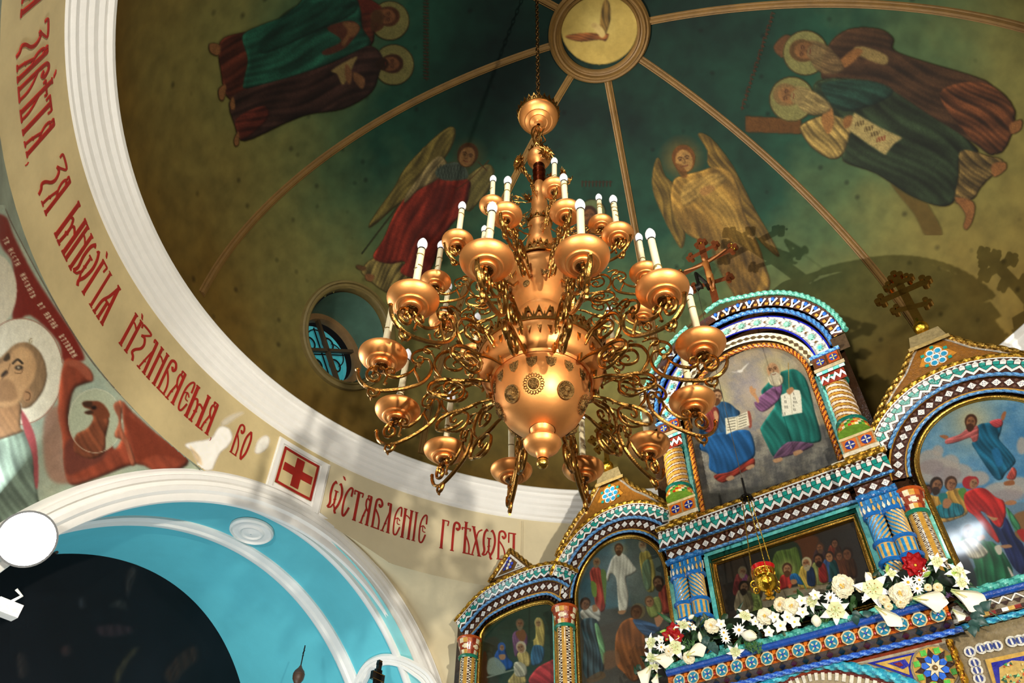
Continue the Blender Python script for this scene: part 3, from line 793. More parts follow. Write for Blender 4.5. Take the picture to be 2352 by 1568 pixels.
# central bay, upper tier: columns, archivolt
def dotcol(uc, s):
    d = .026
    def f(ph, h, k):
        if ph < .46: return 'c9983e'
        if ph < .56 or ph > .90: return '5a1a10'
        return WH if (k // 2 + int(h * 110)) % 2 else 'b88a3c'
    mb = MB(); twistcol(mb, uc, .828, .918, .0195, .0180, d, f, 3, s * 7.0, .03, seg=64, rows=110, bulge=.001)
    c = part('column', mb, smooth=60, label='ochre column wound with white beads')
    mb = MB(); ringat(mb, uc, .921, d, .0195, .0036, '0f7a6c'); mb.build('green_ring', M_glaze, c)
    mb = MB(); ringat(mb, uc, .826, d, .0215, .0036, '0f6a5c'); mb.build('green_ring', M_glaze, c)
    rnd = random.Random(5)
    pal = ['7ab03a', 'c83a1a', 'e8c04a', 'e07a2a', 'f0e0b0', '3a8a3a']
    mb = MB(); twistcol(mb, uc, .806, .824, .0262, .0215, d, lambda ph, h, k: pal[(k * 7 + int(h * 4) * 5 + k // 3) % 6], seg=30, rows=4, bulge=.002); mb.build('mosaic_cup', M_glaze, c)
    mb = MB(); blk(mb, uc - .028, uc + .028, .777, .804, -.01, .052, 'b89a68'); blk(mb, uc - .030, uc + .030, .768, .777, -.01, .055, 'e0d4b8'); blk(mb, uc - .029, uc + .029, .801, .806, -.01, .054, 'e0c890')
    for x in (-.0135, .0135):
        poly(mb, [(uc + x - .0115, .779), (uc + x + .0115, .779), (uc + x + .0115, .800), (uc + x - .0115, .800)], .052, .0535, 'd8701c')
        poly(mb, [(uc + x + .0085 * math.cos(t), .7895 + .0085 * math.sin(t)) for t in np.linspace(0, 6.283, 13)[:-1]], .0535, .055, '1f2f8a')
        for a in range(4):
            t = math.pi / 2 * a; v = np.array([math.cos(t), math.sin(t)]); n = np.array([-v[1], v[0]]); o = np.array([uc + x, .7895])
            poly(mb, [tuple(o), tuple(o + v * .005 + n * .0016), tuple(o + v * .009), tuple(o + v * .005 - n * .0016)], .055, .056, 'e8e0c8')
    mb.build('base_block', M_glaze, c)
    mb = MB()
    blk(mb, uc - .022, uc + .022, .925, .950, .0, .046, '8a3020'); blk(mb, uc - .026, uc + .026, .950, .957, .0, .052, '9adccf')
    n = 4
    for i in range(n):
        a = uc - .022 + .044 * i / n; e = a + .044 / n; m_ = (a + e) / 2
        for q in ([(a, .928), (a, .936), (m_, .946), (m_, .938)], [(m_, .938), (m_, .946), (e, .936), (e, .928)]): poly(mb, q, .046, .0485, WH)
    for i in range(5): blk(mb, uc - .025 + .0102 * i, uc - .0155 + .0102 * i, .9505, .9565, .052, .0535, ('d8f0e8', '6accc0')[i % 2])
    blk(mb, uc - .026, uc + .026, .966, .996, -.01, .048, '5a3a22'); blk(mb, uc - .028, uc + .028, .958, .966, -.01, .048, 'b0a080')
    for x in (-.012, .012):
        poly(mb, [(uc + x - .010, .968), (uc + x + .010, .968), (uc + x + .010, .990), (uc + x - .010, .990)], .048, .0495, ('a8481c' if x > 0 else '6a3a24'))
        poly(mb, [(uc + x + .0075 * math.cos(t), .979 + .0075 * math.sin(t)) for t in np.linspace(0, 6.283, 11)[:-1]], .0495, .051, '2a3f9a')
        for a in range(4):
            t = math.pi / 2 * a; v = np.array([math.cos(t), math.sin(t)]); n2 = np.array([-v[1], v[0]]); o = np.array([uc + x, .979])
            poly(mb, [tuple(o), tuple(o + v * .0045 + n2 * .0014), tuple(o + v * .0078), tuple(o + v * .0045 - n2 * .0014)], .051, .052, 'd8c868')
    mb.build('capital', M_glaze, c)
    mb = MB(); rope(mb, line(uc - .028, .995, uc + .028, .995), .05, .0032, LBL, '2c5ea8', 12); mb.build('blue_rope', M_glaze, c); mb = MB(); rope(mb, line(uc - .029, .766, uc + .029, .766), .056, .003, 'd9a63a', '8a611c', 10); mb.build('gilt_rope', M_giltrope, c)
    return c
dotcol(-.196, 1); dotcol(.131, -1)
for u, s in ((-.168, 1), (.106, -1)):
    mb = MB(); strip(mb, Curve(line(u, .768, u, .952)), -.005, .005, .012, .012, MINT, .004, n=12, cols=['7fd8d0', '90e0d6', '70ccc6'])
    part('turquoise_edging', mb)
mb = MB()
fr = line(-.158, .766, -.158, .965, 20)[:-1] + arc(-.031, .965, .127, 180, 0, 40) + line(.096, .965, .096, .766, 20)[1:]
rope(mb, fr, .016, .0042, 'd8862a', '6a2410', 16)
part('amber_rope', mb)
UCA, ZCA = -.035, .985
mb = MB(); c = Curve(arc(UCA, .975, .134, 178, 2)); strip(mb, c, -.002, .016, .014, .022, 'cfc4a4', .008)
n = 30
for i in range(n):
    a = c.L * (i + .5) / n; p = c.L / n
    tile(mb, c, [(a - p * .5, .007), (a, .012), (a + p * .5, .007), (a, .002)], .018, .0198, '5a4a34')
    tile(mb, c, [(a - p * .42, .0125), (a, .0155), (a + p * .42, .0125), (a, .0125)], .0205, .0215, WH)
part('ivory_band', mb)
mb = MB(); c = Curve(arc(UCA, .99, .150, 178, 2)); strip(mb, c, 0, .028, .024, .026, 'd8d4cc', .012)
strip(mb, c, -.002, .0015, .0275, .0275, '1a22a0', .006); strip(mb, c, .0268, .0296, .029, .029, '1a22a0', .006)
n = 15
for i in range(n):
    a = c.L * (i + .5) / n; R = .0085; r_ = .0052
    st = []
    for k in range(16):
        q = R if k % 2 == 0 else r_; t = 2 * math.pi * k / 16; st.append((a + q * math.cos(t) * 1.05, .014 + q * math.sin(t)))
    tile(mb, c, st, .0255, .0285, '8fcdb8'); 
    tile(mb, c, [(a + .0036 * math.cos(t), .014 + .0036 * math.sin(t)) for t in np.linspace(0, 6.283, 9)[:-1]], .0285, .031, '4fb8c8' if i in (0, 1, 2, 3, n - 1) else '9ad8c4')
    e = c.L * i / n
    for s in (.0062, .0218):
        tile(mb, c, [(e - .006, s), (e, s + .0045), (e + .006, s), (e, s - .0045)], .0255, .0285, WH)
    tile(mb, c, [(e - .0028, .014), (e, .0168), (e + .0028, .014), (e, .0112)], .0255, .0275, '7a5a3a')
part('flower_band', mb)
mb = MB(); rope(mb, arc(UCA, 1.0, .186, 178, 2, 60), .032, .0042, '4f8fd0', '2c5a98', 12); strip(mb, Curve(arc(UCA, 1.0, .180, 178, 2)), 0, .008, .028, .030, '5a4a44', .02); part('blue_rope', mb)
mb = MB(); c = Curve(arc(UCA, 1.008, .190, 176, 4, 60)); strip(mb, c, 0, .024, .030, .050, '5b3a2c', .03)
n = 24
for i in range(n):
    a = c.L * (i + .5) / n; f = (i + .5) / n
    if .30 < f < .47: continue
    if .2 < f <= .30 and i % 2: continue
    w = c.L / n * .42
    D = lambda t: .0305 + .02 * t / .024
    for q in ([(a - w, .019), (a - w * .55, .021), (a - w * .1, .008), (a - w * .3, .005)], [(a + w * .3, .005), (a + w * .1, .008), (a + w * .55, .021), (a + w, .019)], [(a - w * .35, .001), (a - w * .35, .0075), (a + w * .35, .0075), (a + w * .35, .001)]):
        mb.prism([c.P(x, t, D(t)) for x, t in q], [c.P(x, t, D(t) + .004) for x, t in q], WH)
    mb.prism([c.P(a - w * .22 + w * 1.2, t, D(t)) for t in (.003, .009)] + [c.P(a + w * .5 + w * 1.2, t, D(t)) for t in (.009, .003)], [c.P(a - w * .22 + w * 1.2, t, D(t) + .003) for t in (.003, .009)] + [c.P(a + w * .5 + w * 1.2, t, D(t) + .003) for t in (.009, .003)], 'c8963c')
    mb.ball(c.P(a, .017, .047), .0042 * S, 10, '2a6ad0')
part('bracket_cornice', mb)
mb = MB()
to = smoothpts(arc(UCA, 1.018, .216, 176, 4, 40), 1, False)
full = [(u, z + .012 * max(0, 1 - abs(u - UCA) / .06)) for u, z in arc(UCA, 1.018, .216, 178, 2, 80)]
L1 = full[:31]; L2 = full[36:]
rope(mb, L1, .052, .0044, '7fd0b8', '4a9a88', 12); rope(mb, L2, .052, .0046, '7fd0b8', '4a9a88', 12)
part('mint_rope', mb)
mb = MB(); strip(mb, Curve(full), -.006, .003, .046, .040, '6a5030', .05); part('arch_crown', mb)
for sgn, uu in ((1, .163), (-1, -.235)):
    mb = MB(); blk(mb, uu - .014, uu + .014, .985, 1.02, -.02, .046, '4a3a2a'); part('arch_foot', mb)

# ledge below the last-supper painting, with rosettes, then the door arch
LZ = lambda u: .0
mb = MB(); u0, u1 = -.268, .162
rope(mb, line(u0, .5115, u1, .5115), .052, .0052, '62c4b4', '2f8a80', 9)
part('mint_rope', mb)
mb = MB(); mb.tube([I(u, .5025, .054) for u in np.linspace(u0, u1, 12)], .0052 * S, 10, '1f4fa8'); blk(mb, u0, u1, .500, .514, -.0, .045, '2a3a4a'); part('blue_moulding', mb)
mb = MB(); blk(mb, u0, u1, .4765, .4995, 0, .046, 'c8641c')
n = 17
for i in range(n):
    u = -.249 + .0248 * i
    if i >= 0:
        R = .0108
        oc = [(u + R * math.cos(t), .4865 + R * math.sin(t)) for t in np.linspace(math.pi / 8, math.pi / 8 + 2 * math.pi, 9)[:-1]]
        poly(mb, oc, .046, .053, 'e4cf9a')
        poly(mb, [(u + .0083 * math.cos(t), .4865 + .0083 * math.sin(t)) for t in np.linspace(0, 6.283, 15)[:-1]], .053, .0545, '1f86a8')
        for a in range(4):
            t = math.pi / 2 * a + .8; v = np.array([math.cos(t), math.sin(t)]); nn = np.array([-v[1], v[0]]); o = np.array([u, .4865])
            poly(mb, [tuple(o + v * .0015), tuple(o + v * .0045 + nn * .0015), tuple(o + v * .0078), tuple(o + v * .0045 - nn * .0015)], .0545, .056, 'd8d0b8')
        mb.ball(I(u, .4865, .0555), .0017 * S, 8, '2a3fd0')
        mb.ball(I(u + .0124, .4835, .048), .0030 * S, 8, 'b8301a'); mb.ball(I(u + .0124, .4985, .047), .0026 * S, 8, 'b8301a')
        poly(mb, [(u + .0098, .4895), (u + .0150, .4895), (u + .0150, .496), (u + .0098, .496)], .046, .049, 'e07a22')
part('rosette_frieze', mb)
mb = MB(); c = Curve(line(u0, .463, u1, .463)); strip(mb, c, 0, .0135, .026, .045, '6a5a44', .02)
for i in range(24):
    a = c.L * (i + .5) / 24
    mb.prism([c.P(a + x, .0065 + y, .035 + y * 1.4) for x, y in ((-.005, 0), (0, .0055), (.005, 0), (0, -.0055))], [c.P(a + x, .0065 + y, .0365 + y * 1.4) for x, y in ((-.005, 0), (0, .0055), (.005, 0), (0, -.0055))], ('12302a', '1a1a1a', '5a1a14')[i % 3])
part('diamond_soffit', mb)
mb = MB(); rope(mb, line(u0, .4605, u1 + .008, .4605), .030, .0036, '2a5fd0', '6a9ae8', 12); part('blue_rope', mb)
mb = MB(); poly(mb, [(-.27, .2), (.145, .2), (.145, .458), (-.27, .458)], 0, .016, 'a89878')
strip(mb, Curve(line(-.26, .4535, .14, .4535)), -.003, .0025, .018, .018, '8a3a20', .003)
q4 = lambda pts: [pxI(1780 + x / 4.523, 1240 + y / 4.523) for x, y in pts]
poly(mb, q4([(640, 1285), (1830, 1040), (1850, 1060), (1480, 1145), (1000, 1270), (760, 1290)]), .016, .0175, 'b8aa90')
poly(mb, q4([(960, 1275), (1460, 1165), (1400, 1320), (1440, 1440), (1200, 1350)]), .016, .018, '1f2a9a')
poly(mb, q4([(1040, 1280), (1420, 1195), (1385, 1310), (1400, 1400), (1200, 1330)]), .018, .019, 'd0a850')
poly(mb, q4([(1170, 1280), (1350, 1235), (1400, 1300), (1330, 1340), (1260, 1310)]), .019, .02, '2a2fa0')
poly(mb, q4([(1230, 1280), (1300, 1265), (1335, 1300), (1290, 1315)]), .02, .021, '7a1a24')
part('spandrel', mb, smooth=0)
mb = MB(); mc = pxI(1780 + 1665 / 4.523, 1240 + 1325 / 4.523)
Cc = lambda r, n=28, a=0: [(mc[0] + r * math.cos(t + a), mc[1] + r * math.sin(t + a)) for t in np.linspace(0, 2 * math.pi, n, endpoint=False)]
poly(mb, Cc(.030), .016, .0185, '9a8a6a'); poly(mb, Cc(.0272), .0185, .0195, 'cfa24a')
def star(r0, r1, n, a): return [(mc[0] + (r0 if k % 2 == 0 else r1) * math.cos(math.pi * k / n + a), mc[1] + (r0 if k % 2 == 0 else r1) * math.sin(math.pi * k / n + a)) for k in range(2 * n)]
for k in range(8):
    t = math.pi / 4 * k + .35; o = np.array([mc[0] + .0225 * math.cos(t), mc[1] + .0225 * math.sin(t)])
    poly(mb, [(o[0] + .0055 * math.cos(x) * (1 if i % 2 else .65), o[1] + .0055 * math.sin(x) * (1 if i % 2 else .65)) for i, x in enumerate(np.linspace(0, 6.283, 9)[:-1])], .0195, .021, '5ac04a')
poly(mb, star(.0262, .015, 8, 0), .0195, .0205, '3a2016')
for k in range(8):
    t = math.pi / 4 * k + .39; v = np.array([math.cos(t), math.sin(t)]); nn = np.array([-v[1], v[0]]); o = np.array(mc)
    poly(mb, [tuple(o + v * .007), tuple(o + v * .012 + nn * .0045), tuple(o + v * .0165 + nn * .003), tuple(o + v * .0165 - nn * .003), tuple(o + v * .012 - nn * .0045)], .0205, .023, '2a6ad8')
poly(mb, star(.0125, .006, 8, 0), .0205, .024, 'e8dcb8'); mb.ball(I(mc[0], mc[1], .024), .0036 * S, 12, '7a5a2a')
part('star_rosette', mb)
mb = MB()
da = [(1700, 1600), (1740, 1580), (1780, 1560), (1846, 1532), (1904, 1526), (1968, 1534), (2023, 1547), (2085, 1567), (2140, 1592)]
dm = smoothpts([pxI(*p) for p in da], 4, False).tolist()
rope(mb, dm, .02, .0065, '2aa0c0', '5ac8d8', 9)
part('turquoise_rope', mb)
mb = MB(); c = Curve(dm, -1); strip(mb, c, .006, .024, .018, .012, '6a2418', .006)
for i in range(26):
    a = c.L * (i + .15) / 26; b = c.L * (i + .65) / 26
    tile(mb, c, [(a, .0105), (a, .021), (b, .021), (b, .0105)], .014, .018, 'ece4d0')
part('voussoir_arch', mb)

# base course of the right bay
mb = MB(); rope(mb, line(.192, .5045, .47, .5045), .03, .0052, '62c4b4', '2f8a80', 9); mb.tube([I(u, .495, .032) for u in np.linspace(.192, .47, 10)], .0046 * S, 10, '1f4fa8'); part('mint_rope', mb)
mb = MB(); c = Curve(line(.13, .468, .47, .468)); strip(mb, c, .0, .024, .02, .026, '7a6a4a', .02)
for i in range(22):
    a = c.L * i / 22; e = c.L * (i + 1) / 22; m_ = (a + e) / 2
    tile(mb, c, [(a, .0145), (m_, .0225), (e, .0145), (e, .0122), (m_, .0195), (a, .0122)], .024, .027, WH); tile(mb, c, [(a + .002, .0145), (m_, .0085), (e - .002, .0145)], .023, .0255, '3a2418')
    tile(mb, c, [(a, .0015), (a, .0065), (m_, .0065), (m_, .0015)], .021, .024, (WH, '8a2418')[i % 2]); tile(mb, c, [(m_, .0015), (m_, .0065), (e, .0065), (e, .0015)], .021, .024, ('d0a850', '3a2418')[i % 2])
part('zigzag_course', mb)
mb = MB(); rope(mb, line(.140, .4625, .47, .4625), .022, .0036, '2a8ab8', '5ac0d8', 12); part('blue_rope', mb)
mb = MB(); poly(mb, [(.145, .2), (.47, .2), (.47, .460), (.145, .460)], 0, .014, '8a7a5a')
E2 = lambda x, y: pxI(1900 + x / 2.761, 1000 + y / 2.761)
for k, (x, y) in enumerate([(975, 1350), (1025, 1338), (1075, 1330), (1170, 1305), (1222, 1297), (1270, 1288), (905, 1370), (935, 1440), (950, 1487), (965, 1540)]):
    u, z = E2(x, y)
    poly(mb, [(u + .0072 * math.cos(t), z + .0072 * math.sin(t)) for t in np.linspace(0, 6.283, 13)[:-1]], .014, .017, 'dcd8c8')
    poly(mb, [(u + .0048 * math.cos(t), z + .0048 * math.sin(t)) for t in np.linspace(0, 6.283, 9)[:-1]], .017, .0174, '3a4a8a')
    poly(mb, [(u - .0012, z - .0042), (u + .0012, z - .0042), (u + .0012, z + .0042), (u - .0012, z + .0042)], .0174, .0178, 'e8e4d8')
q5 = lambda pts: [E2(*p) for p in pts]
poly(mb, q5([(1000, 1420), (1260, 1365), (1300, 1600), (1060, 1600)]), .014, .018, 'c9a04a'); poly(mb, q5([(1040, 1440), (1250, 1395), (1300, 1600), (1080, 1600)]), .018, .019, '23289a'); poly(mb, q5([(1090, 1470), (1170, 1425), (1260, 1430), (1300, 1600), (1100, 1600)]), .019, .02, 'c9a85a')
rnd = random.Random(3)
for k in range(26):
    x, y = rnd.uniform(1110, 1250), rnd.uniform(1445, 1575); s_ = rnd.uniform(8, 15); a = rnd.uniform(0, 3)
    poly(mb, q5([(x + s_ * math.cos(a + t), y + s_ * math.sin(a + t)) for t in (0, 2.1, 4.2)]), .02, .022, rnd.choice(['e8e4d0', '3a9a4a', '8fd08a', 'c8501c', '1d5a3c', 'f0d890']))
part('panel_mosaic', mb, smooth=0)
mb = MB(); c = Curve([pxI(2180, 1470), pxI(2198, 1515), pxI(2222, 1580)]); rope(mb, c.p.tolist(), .03, .0045, 'd8a02c', '7a4a12', 10); part('gilt_rope', mb)
# ------------------------------------------------------------------ chandelier
CHX, CHY = .030, .55
def CH(r, z, a=0.0):
    return EYE + S * np.array([CHX + r * math.cos(a), CHY + r * math.sin(a), z])
chand = thing('chandelier', 'large three-tiered copper chandelier with brass scroll arms and electric candles', 'chandelier', CH(0, .4047 - .006))
def cpart(name, mb, m, parent=chand, smooth=35, label=None):
    o = mb.build(name, m, parent, smooth)
    if label: o['label'] = label
    return o
def lat(prof, seg=48): return MB().lathe([(max(r, 1e-4) * S, z * S) for r, z in prof], seg, EYE + S * np.array([CHX, CHY, 0]))
# lower bowl: rim .0622, inner moulding, cup, neck
cpart('bowl', lat([(.030, .530), (.0625, .526), (.0640, .521), (.0630, .516), (.0612, .511), (.0585, .5045), (.0550, .500), (.0505, .498), (.0490, .4955), (.0478, .4965), (.0465, .494), (.0462, .488), (.0448, .479), (.0415, .468), (.0360, .458), (.0290, .450), (.0215, .4445), (.0150, .4415), (.0122, .4405)], 96), M_copper)
cpart('finial', lat([(.0122, .4425), (.0112, .440), (.0098, .4375), (.0092, .435), (.0098, .4325), (.0118, .4305), (.0150, .4290), (.0172, .4268), (.0174, .4250), (.0164, .4235), (.0160, .4225), (.0150, .4205), (.0120, .4180), (.0085, .4160), (.0062, .4140), (.0052, .4115), (.0049, .4085), (.0051, .4075)], 64), M_copper)
mb = MB(); mb.ball(CH(0, .4040), .0056 * S, 24); cpart('ball', mb, M_gilt)
# pierced crowns
def crown(z, r, h, n, lean=.25, name='pierced_crown', m=None):
    mb = MB(); th = .0012
    def q(pts, col='ffffff'):
        lo = []; hi = []
        for a, t in pts:
            rr = r + lean * h * t
            lo.append(CH(rr - th, z + h * t, a)); hi.append(CH(rr + th, z + h * t, a))
        mb.prism(lo, hi, col, True)
    p = 2 * math.pi / n
    for i in range(n):
        a = i * p
        q([(a, 0), (a, .16), (a + p * .5, .16), (a + p, .16), (a + p, 0), (a + p * .5, 0)])
        q([(a, .16), (a + p * .14, .16), (a + p * .42, .62), (a + p * .30, .62)]); q([(a + p, .16), (a + p * .86, .16), (a + p * .58, .62), (a + p * .70, .62)])
        q([(a + p * .26, .6), (a + p * .74, .6), (a + p * .5, 1.05)])
        q([(a + p * .43, .12), (a + p * .57, .12), (a + p * .5, .42)])
        q([(a - p * .1, .1), (a + p * .1, .1), (a + p * .04, .5), (a, .62), (a - p * .04, .5)])
    path = [CH(r, z, t) for t in np.linspace(0, 2 * math.pi, 80, endpoint=False)]
    mb.tube(path, .0014 * S, 6, closed=True)
    return cpart(name, mb, m or M_scroll, smooth=0)
crown(.524, .0632, .014, 40); crown(.528, .0600, -.020, 40, -.15)
# upper vessel (inverted cone) and its bands
ves = cpart('vessel', lat([(.012, .665), (.036, .662), (.0395, .657), (.0398, .652), (.0380, .648), (.0375, .645), (.0368, .640), (.0340, .628), (.0300, .614), (.0268, .604), (.0250, .599), (.0246, .596)], 72), M_copper)
mb = lat([(.0246, .5965), (.0252, .594), (.0243, .5905), (.0222, .580), (.0202, .571), (.0190, .566), (.0196, .563), (.0200, .560), (.016, .552), (.0148, .545), (.020, .540), (.0225, .533), (.014, .528)], 72)
for k in range(10):
    a0 = 2 * math.pi * k / 10
    sp = [(t, t * .55) for t in np.linspace(.3, 6.2, 26)]
    for sg in (1, -1):
        mb.tube([CH(.0244 - .0006 * 0 - .0052 * ((.592 - zz) / .024), zz, a0 + sg * (.16 + aa)) for aa, zz in [(.030 * x * math.cos(x) / 1.9, .582 + .0016 * x * math.sin(x)) for x in np.linspace(.4, 4.9, 22)]], .0007 * S, 5)
cpart('relief_band', mb, M_copper)
crown(.664, .0375, .012, 28); crown(.664, .0350, -.012, 26, -.1)
# shaft
cpart('shaft', lat([(.014, .662), (.0185, .676), (.0178, .690), (.0125, .698), (.0115, .705), (.0150, .711), (.0165, .716), (.0160, .722), (.0150, .730), (.0138, .741), (.0118, .752), (.0140, .757), (.0142, .760), (.0108, .765), (.0106, .774), (.0112, .783), (.0088, .790), (.0100, .797), (.0104, .805), (.0094, .813), (.0080, .818), (.0095, .824), (.0098, .832), (.0086, .840), (.0062, .846), (.0058, .852)], 48), M_copper)
cpart('dark_stem', lat([(.0060, .850), (.0082, .856), (.0060, .861), (.0086, .867), (.0064, .872), (.0088, .878), (.0068, .884), (.0080, .890), (.006, .894)], 32), mat('dark_copper', '6a2a12', .3, 1.0), label='dark red copper stem')
cpart('cup', lat([(.0055, .892), (.0080, .894), (.0128, .899), (.0156, .906), (.0162, .912), (.0150, .917), (.0100, .921), (.0050, .925), (.0045, .94)], 40), M_copper)
crown(.700, .0145, .010, 14); crown(.758, .0135, .009, 12); crown(.920, .012, .008, 12)
# canopy near the top with its crown
cpart('canopy', lat([(.0025, 1.002), (.006, 1.003), (.0065, 1.0055), (.0120, 1.0085), (.0135, 1.0080), (.0150, 1.0095), (.0190, 1.0115), (.0205, 1.0112), (.0225, 1.0128), (.0262, 1.0165), (.0280, 1.0205), (.0286, 1.0255), (.0270, 1.029), (.005, 1.030)], 64), M_copper)
crown(1.026, .0285, .012, 26)
# chain
mb = MB()
def link(c, ang, L, w, r):
    e = np.array([math.cos(ang), math.sin(ang), 0]); z = np.array([0, 0, 1.])
    mb.tube([c + e * w * math.cos(t) + z * L * math.sin(t) for t in np.linspace(0, 2 * math.pi, 14, endpoint=False)], r, 5, closed=True)
zz = 1.036; k = 0
while zz < 1.655:
    link(CH(0, zz), math.pi / 2 * (k % 2) + .6, .0075 * S, .0032 * S, .0011 * S); zz += .0118; k += 1
cpart('chain', mb, M_dark)
mb = MB()
zz = .935; k = 0
while zz < 1.002:
    link(CH(0, zz), math.pi / 2 * (k % 2) + .3, .0088 * S, .0042 * S, .0013 * S); zz += .0135; k += 1
for a in np.linspace(0, 2 * math.pi, 4, endpoint=False):
    mb.tube([CH(.012 * math.sin(t * 2.6), .945 + .045 * t, a + t) for t in np.linspace(0, 1, 9)], .0011 * S, 5)
cpart('hook_rosettes', mb, M_scroll)
# sunflower ornaments on the top scrolls
def sunflower(c, nrm, R):
    mb = MB(); nrm = np.asarray(nrm, float) / np.linalg.norm(nrm); X = np.cross(nrm, [0, 0, 1.]); X /= np.linalg.norm(X); Y = np.cross(nrm, X)
    for k in range(11):
        for lay, q in ((0, 1.0), (1, .72)):
            t = 2 * math.pi * (k + .5 * lay) / 11; d = X * math.cos(t) + Y * math.sin(t); s = np.cross(nrm, d)
            b = c + nrm * .003 * S * lay
            P = [b + d * R * .2, b + d * R * q * .6 + s * R * .16 + nrm * R * .12, b + d * R * q + nrm * R * .05, b + d * R * q * .6 - s * R * .16 + nrm * R * .12]
            mb.prism([p - nrm * R * .04 for p in P], P, 'ffffff', True)
    mb.ball(c + nrm * .004 * S, R * .22, 12)
    return mb
for az_, zz in ((-1.15, .893), (.95, .893), (3.05, .893), (-2.65, .875), (-.25, .855), (1.9, .86)):
    cpart('sunflower', sunflower(CH(.0205 if zz > .89 else .030, zz, az_), [math.cos(az_), math.sin(az_), -.25], .0135 * S), M_scroll, smooth=0)
def spiral(cx, cy, r0, r1, a0, turns, n=26): return [(cx + (r0 + (r1 - r0) * t) * math.cos(a0 + 2 * math.pi * turns * t), cy + (r0 + (r1 - r0) * t) * math.sin(a0 + 2 * math.pi * turns * t)) for t in np.linspace(0, 1, n)]
# relief ornaments on the bowl
def bowlpt(z):
    return np.interp(z, [.4405, .4415, .4445, .450, .458, .468, .479, .488, .494], [.0122, .0150, .0215, .0290, .0360, .0415, .0448, .0462, .0465])
def onbowl(a, z, R, kind):
    r = bowlpt(z); r2 = bowlpt(z + .002); c = CH(r, z, a); rad = np.array([math.cos(a), math.sin(a), 0]); tg = np.array([-math.sin(a), math.cos(a), 0])
    up = rad * (r2 - r) + np.array([0, 0, .002]); up /= np.linalg.norm(up); n = np.cross(tg, up)
    if n @ rad < 0: n = -n
    mb = MB(); R *= S
    P = lambda x, y, h: c + tg * x * R + up * y * R + n * (h * R - .0 * R - (x * x) * R * R / (2 * r * S))
    def blob(x, y, q, h): mb.ball(P(x, y, h * .3), q * R, 8)
    if kind == 'leaf':
        mb.prism([P(x, y, -.1) for x, y in LEAF], [P(x, y, .10) for x, y in LEAF])
        for sx in (-1, 1):
            mb.tube([P(sx * x, y, .14) for x, y in spiral(.38, .35, .06, .34, 2.4 if sx > 0 else 2.4, 1.4, 18)], .07 * R, 5)
            mb.tube([P(sx * x, y, .14) for x, y in spiral(.28, -.35, .05, .24, 1, 1.3, 16)], .06 * R, 5)
        mb.tube([P(0, y, .15) for y in np.linspace(.9, -.8, 6)], .07 * R, 5)
    elif kind == 'daisy':
        for k in range(20):
            t = 2 * math.pi * k / 20; q = [P(.58 * math.cos(t), .58 * math.sin(t), .05)]
            mb.tube([P(math.cos(t) * (.80 + .17 * math.cos(s)) - math.sin(t) * .11 * math.sin(s), math.sin(t) * (.80 + .17 * math.cos(s)) + math.cos(t) * .11 * math.sin(s), .06) for s in np.linspace(0, 2 * math.pi, 10, endpoint=False)], .035 * R, 4, closed=True)
        mb.lathe([(.001, .30 * R), (.42 * R, .27 * R), (.52 * R, .16 * R), (.54 * R, 0)], 28, c, ax=n)
        for k in range(4):
            t = math.pi / 2 * k + .7; mb.tube([P(.30 * math.cos(t) + x, .30 * math.sin(t) + y, .30) for x, y in spiral(0, 0, .03, .15, t, 1.4, 14)], .035 * R, 4)
    else:
        mb.lathe([(.001, .12 * R), (.8 * R, .12 * R), (.9 * R, .2 * R), (1.0 * R, .16 * R), (1.02 * R, 0)], 36, c, ax=n)
        mb.ball(P(.02, .12, .2), .42 * R, 14); mb.ball(P(.05, -.40, .12), .34 * R, 12); mb.ball(P(-.2, .12, .5), .12 * R, 8)
        for k in range(14):
            t = 1.2 + 3.6 * k / 13; mb.tube([P(.42 * math.cos(t), .12 + .42 * math.sin(t), .3), P(.62 * math.cos(t + .2), .1 + .62 * math.sin(t + .2), .2), P(.74 * math.cos(t + .1), .05 + .7 * math.sin(t + .1), .12)], .05 * R, 5)
    return mb
LEAF = [(-.85, .85), (-.8, .1), (-.55, -.55), (0, -1), (.55, -.55), (.8, .1), (.85, .85)]
view = math.atan2(-CHY, -CHX)
M_silver = mat('tarnished_silver', '9a9488', .35, 1.0, nscale=40, namt=.35, bump=.4, bscale=120)
for k in range(16): cpart('palmette', onbowl(view + 2 * math.pi * (k + .5) / 16, .4855, .0062, 'leaf'), M_antique)
for k, kind in enumerate(('daisy', 'portrait', 'daisy', 'portrait', 'daisy', 'portrait', 'daisy', 'portrait')):
    a = view + (-.19, -.78, -1.60, -2.4, 3.1, 2.3, 1.35, .60)[k]
    if kind == 'daisy': cpart('daisy_boss', onbowl(a, .464, .0102, 'daisy'), M_antique)
    else: cpart('relief_medallion', onbowl(a, .462, .0086, 'head'), M_antique)
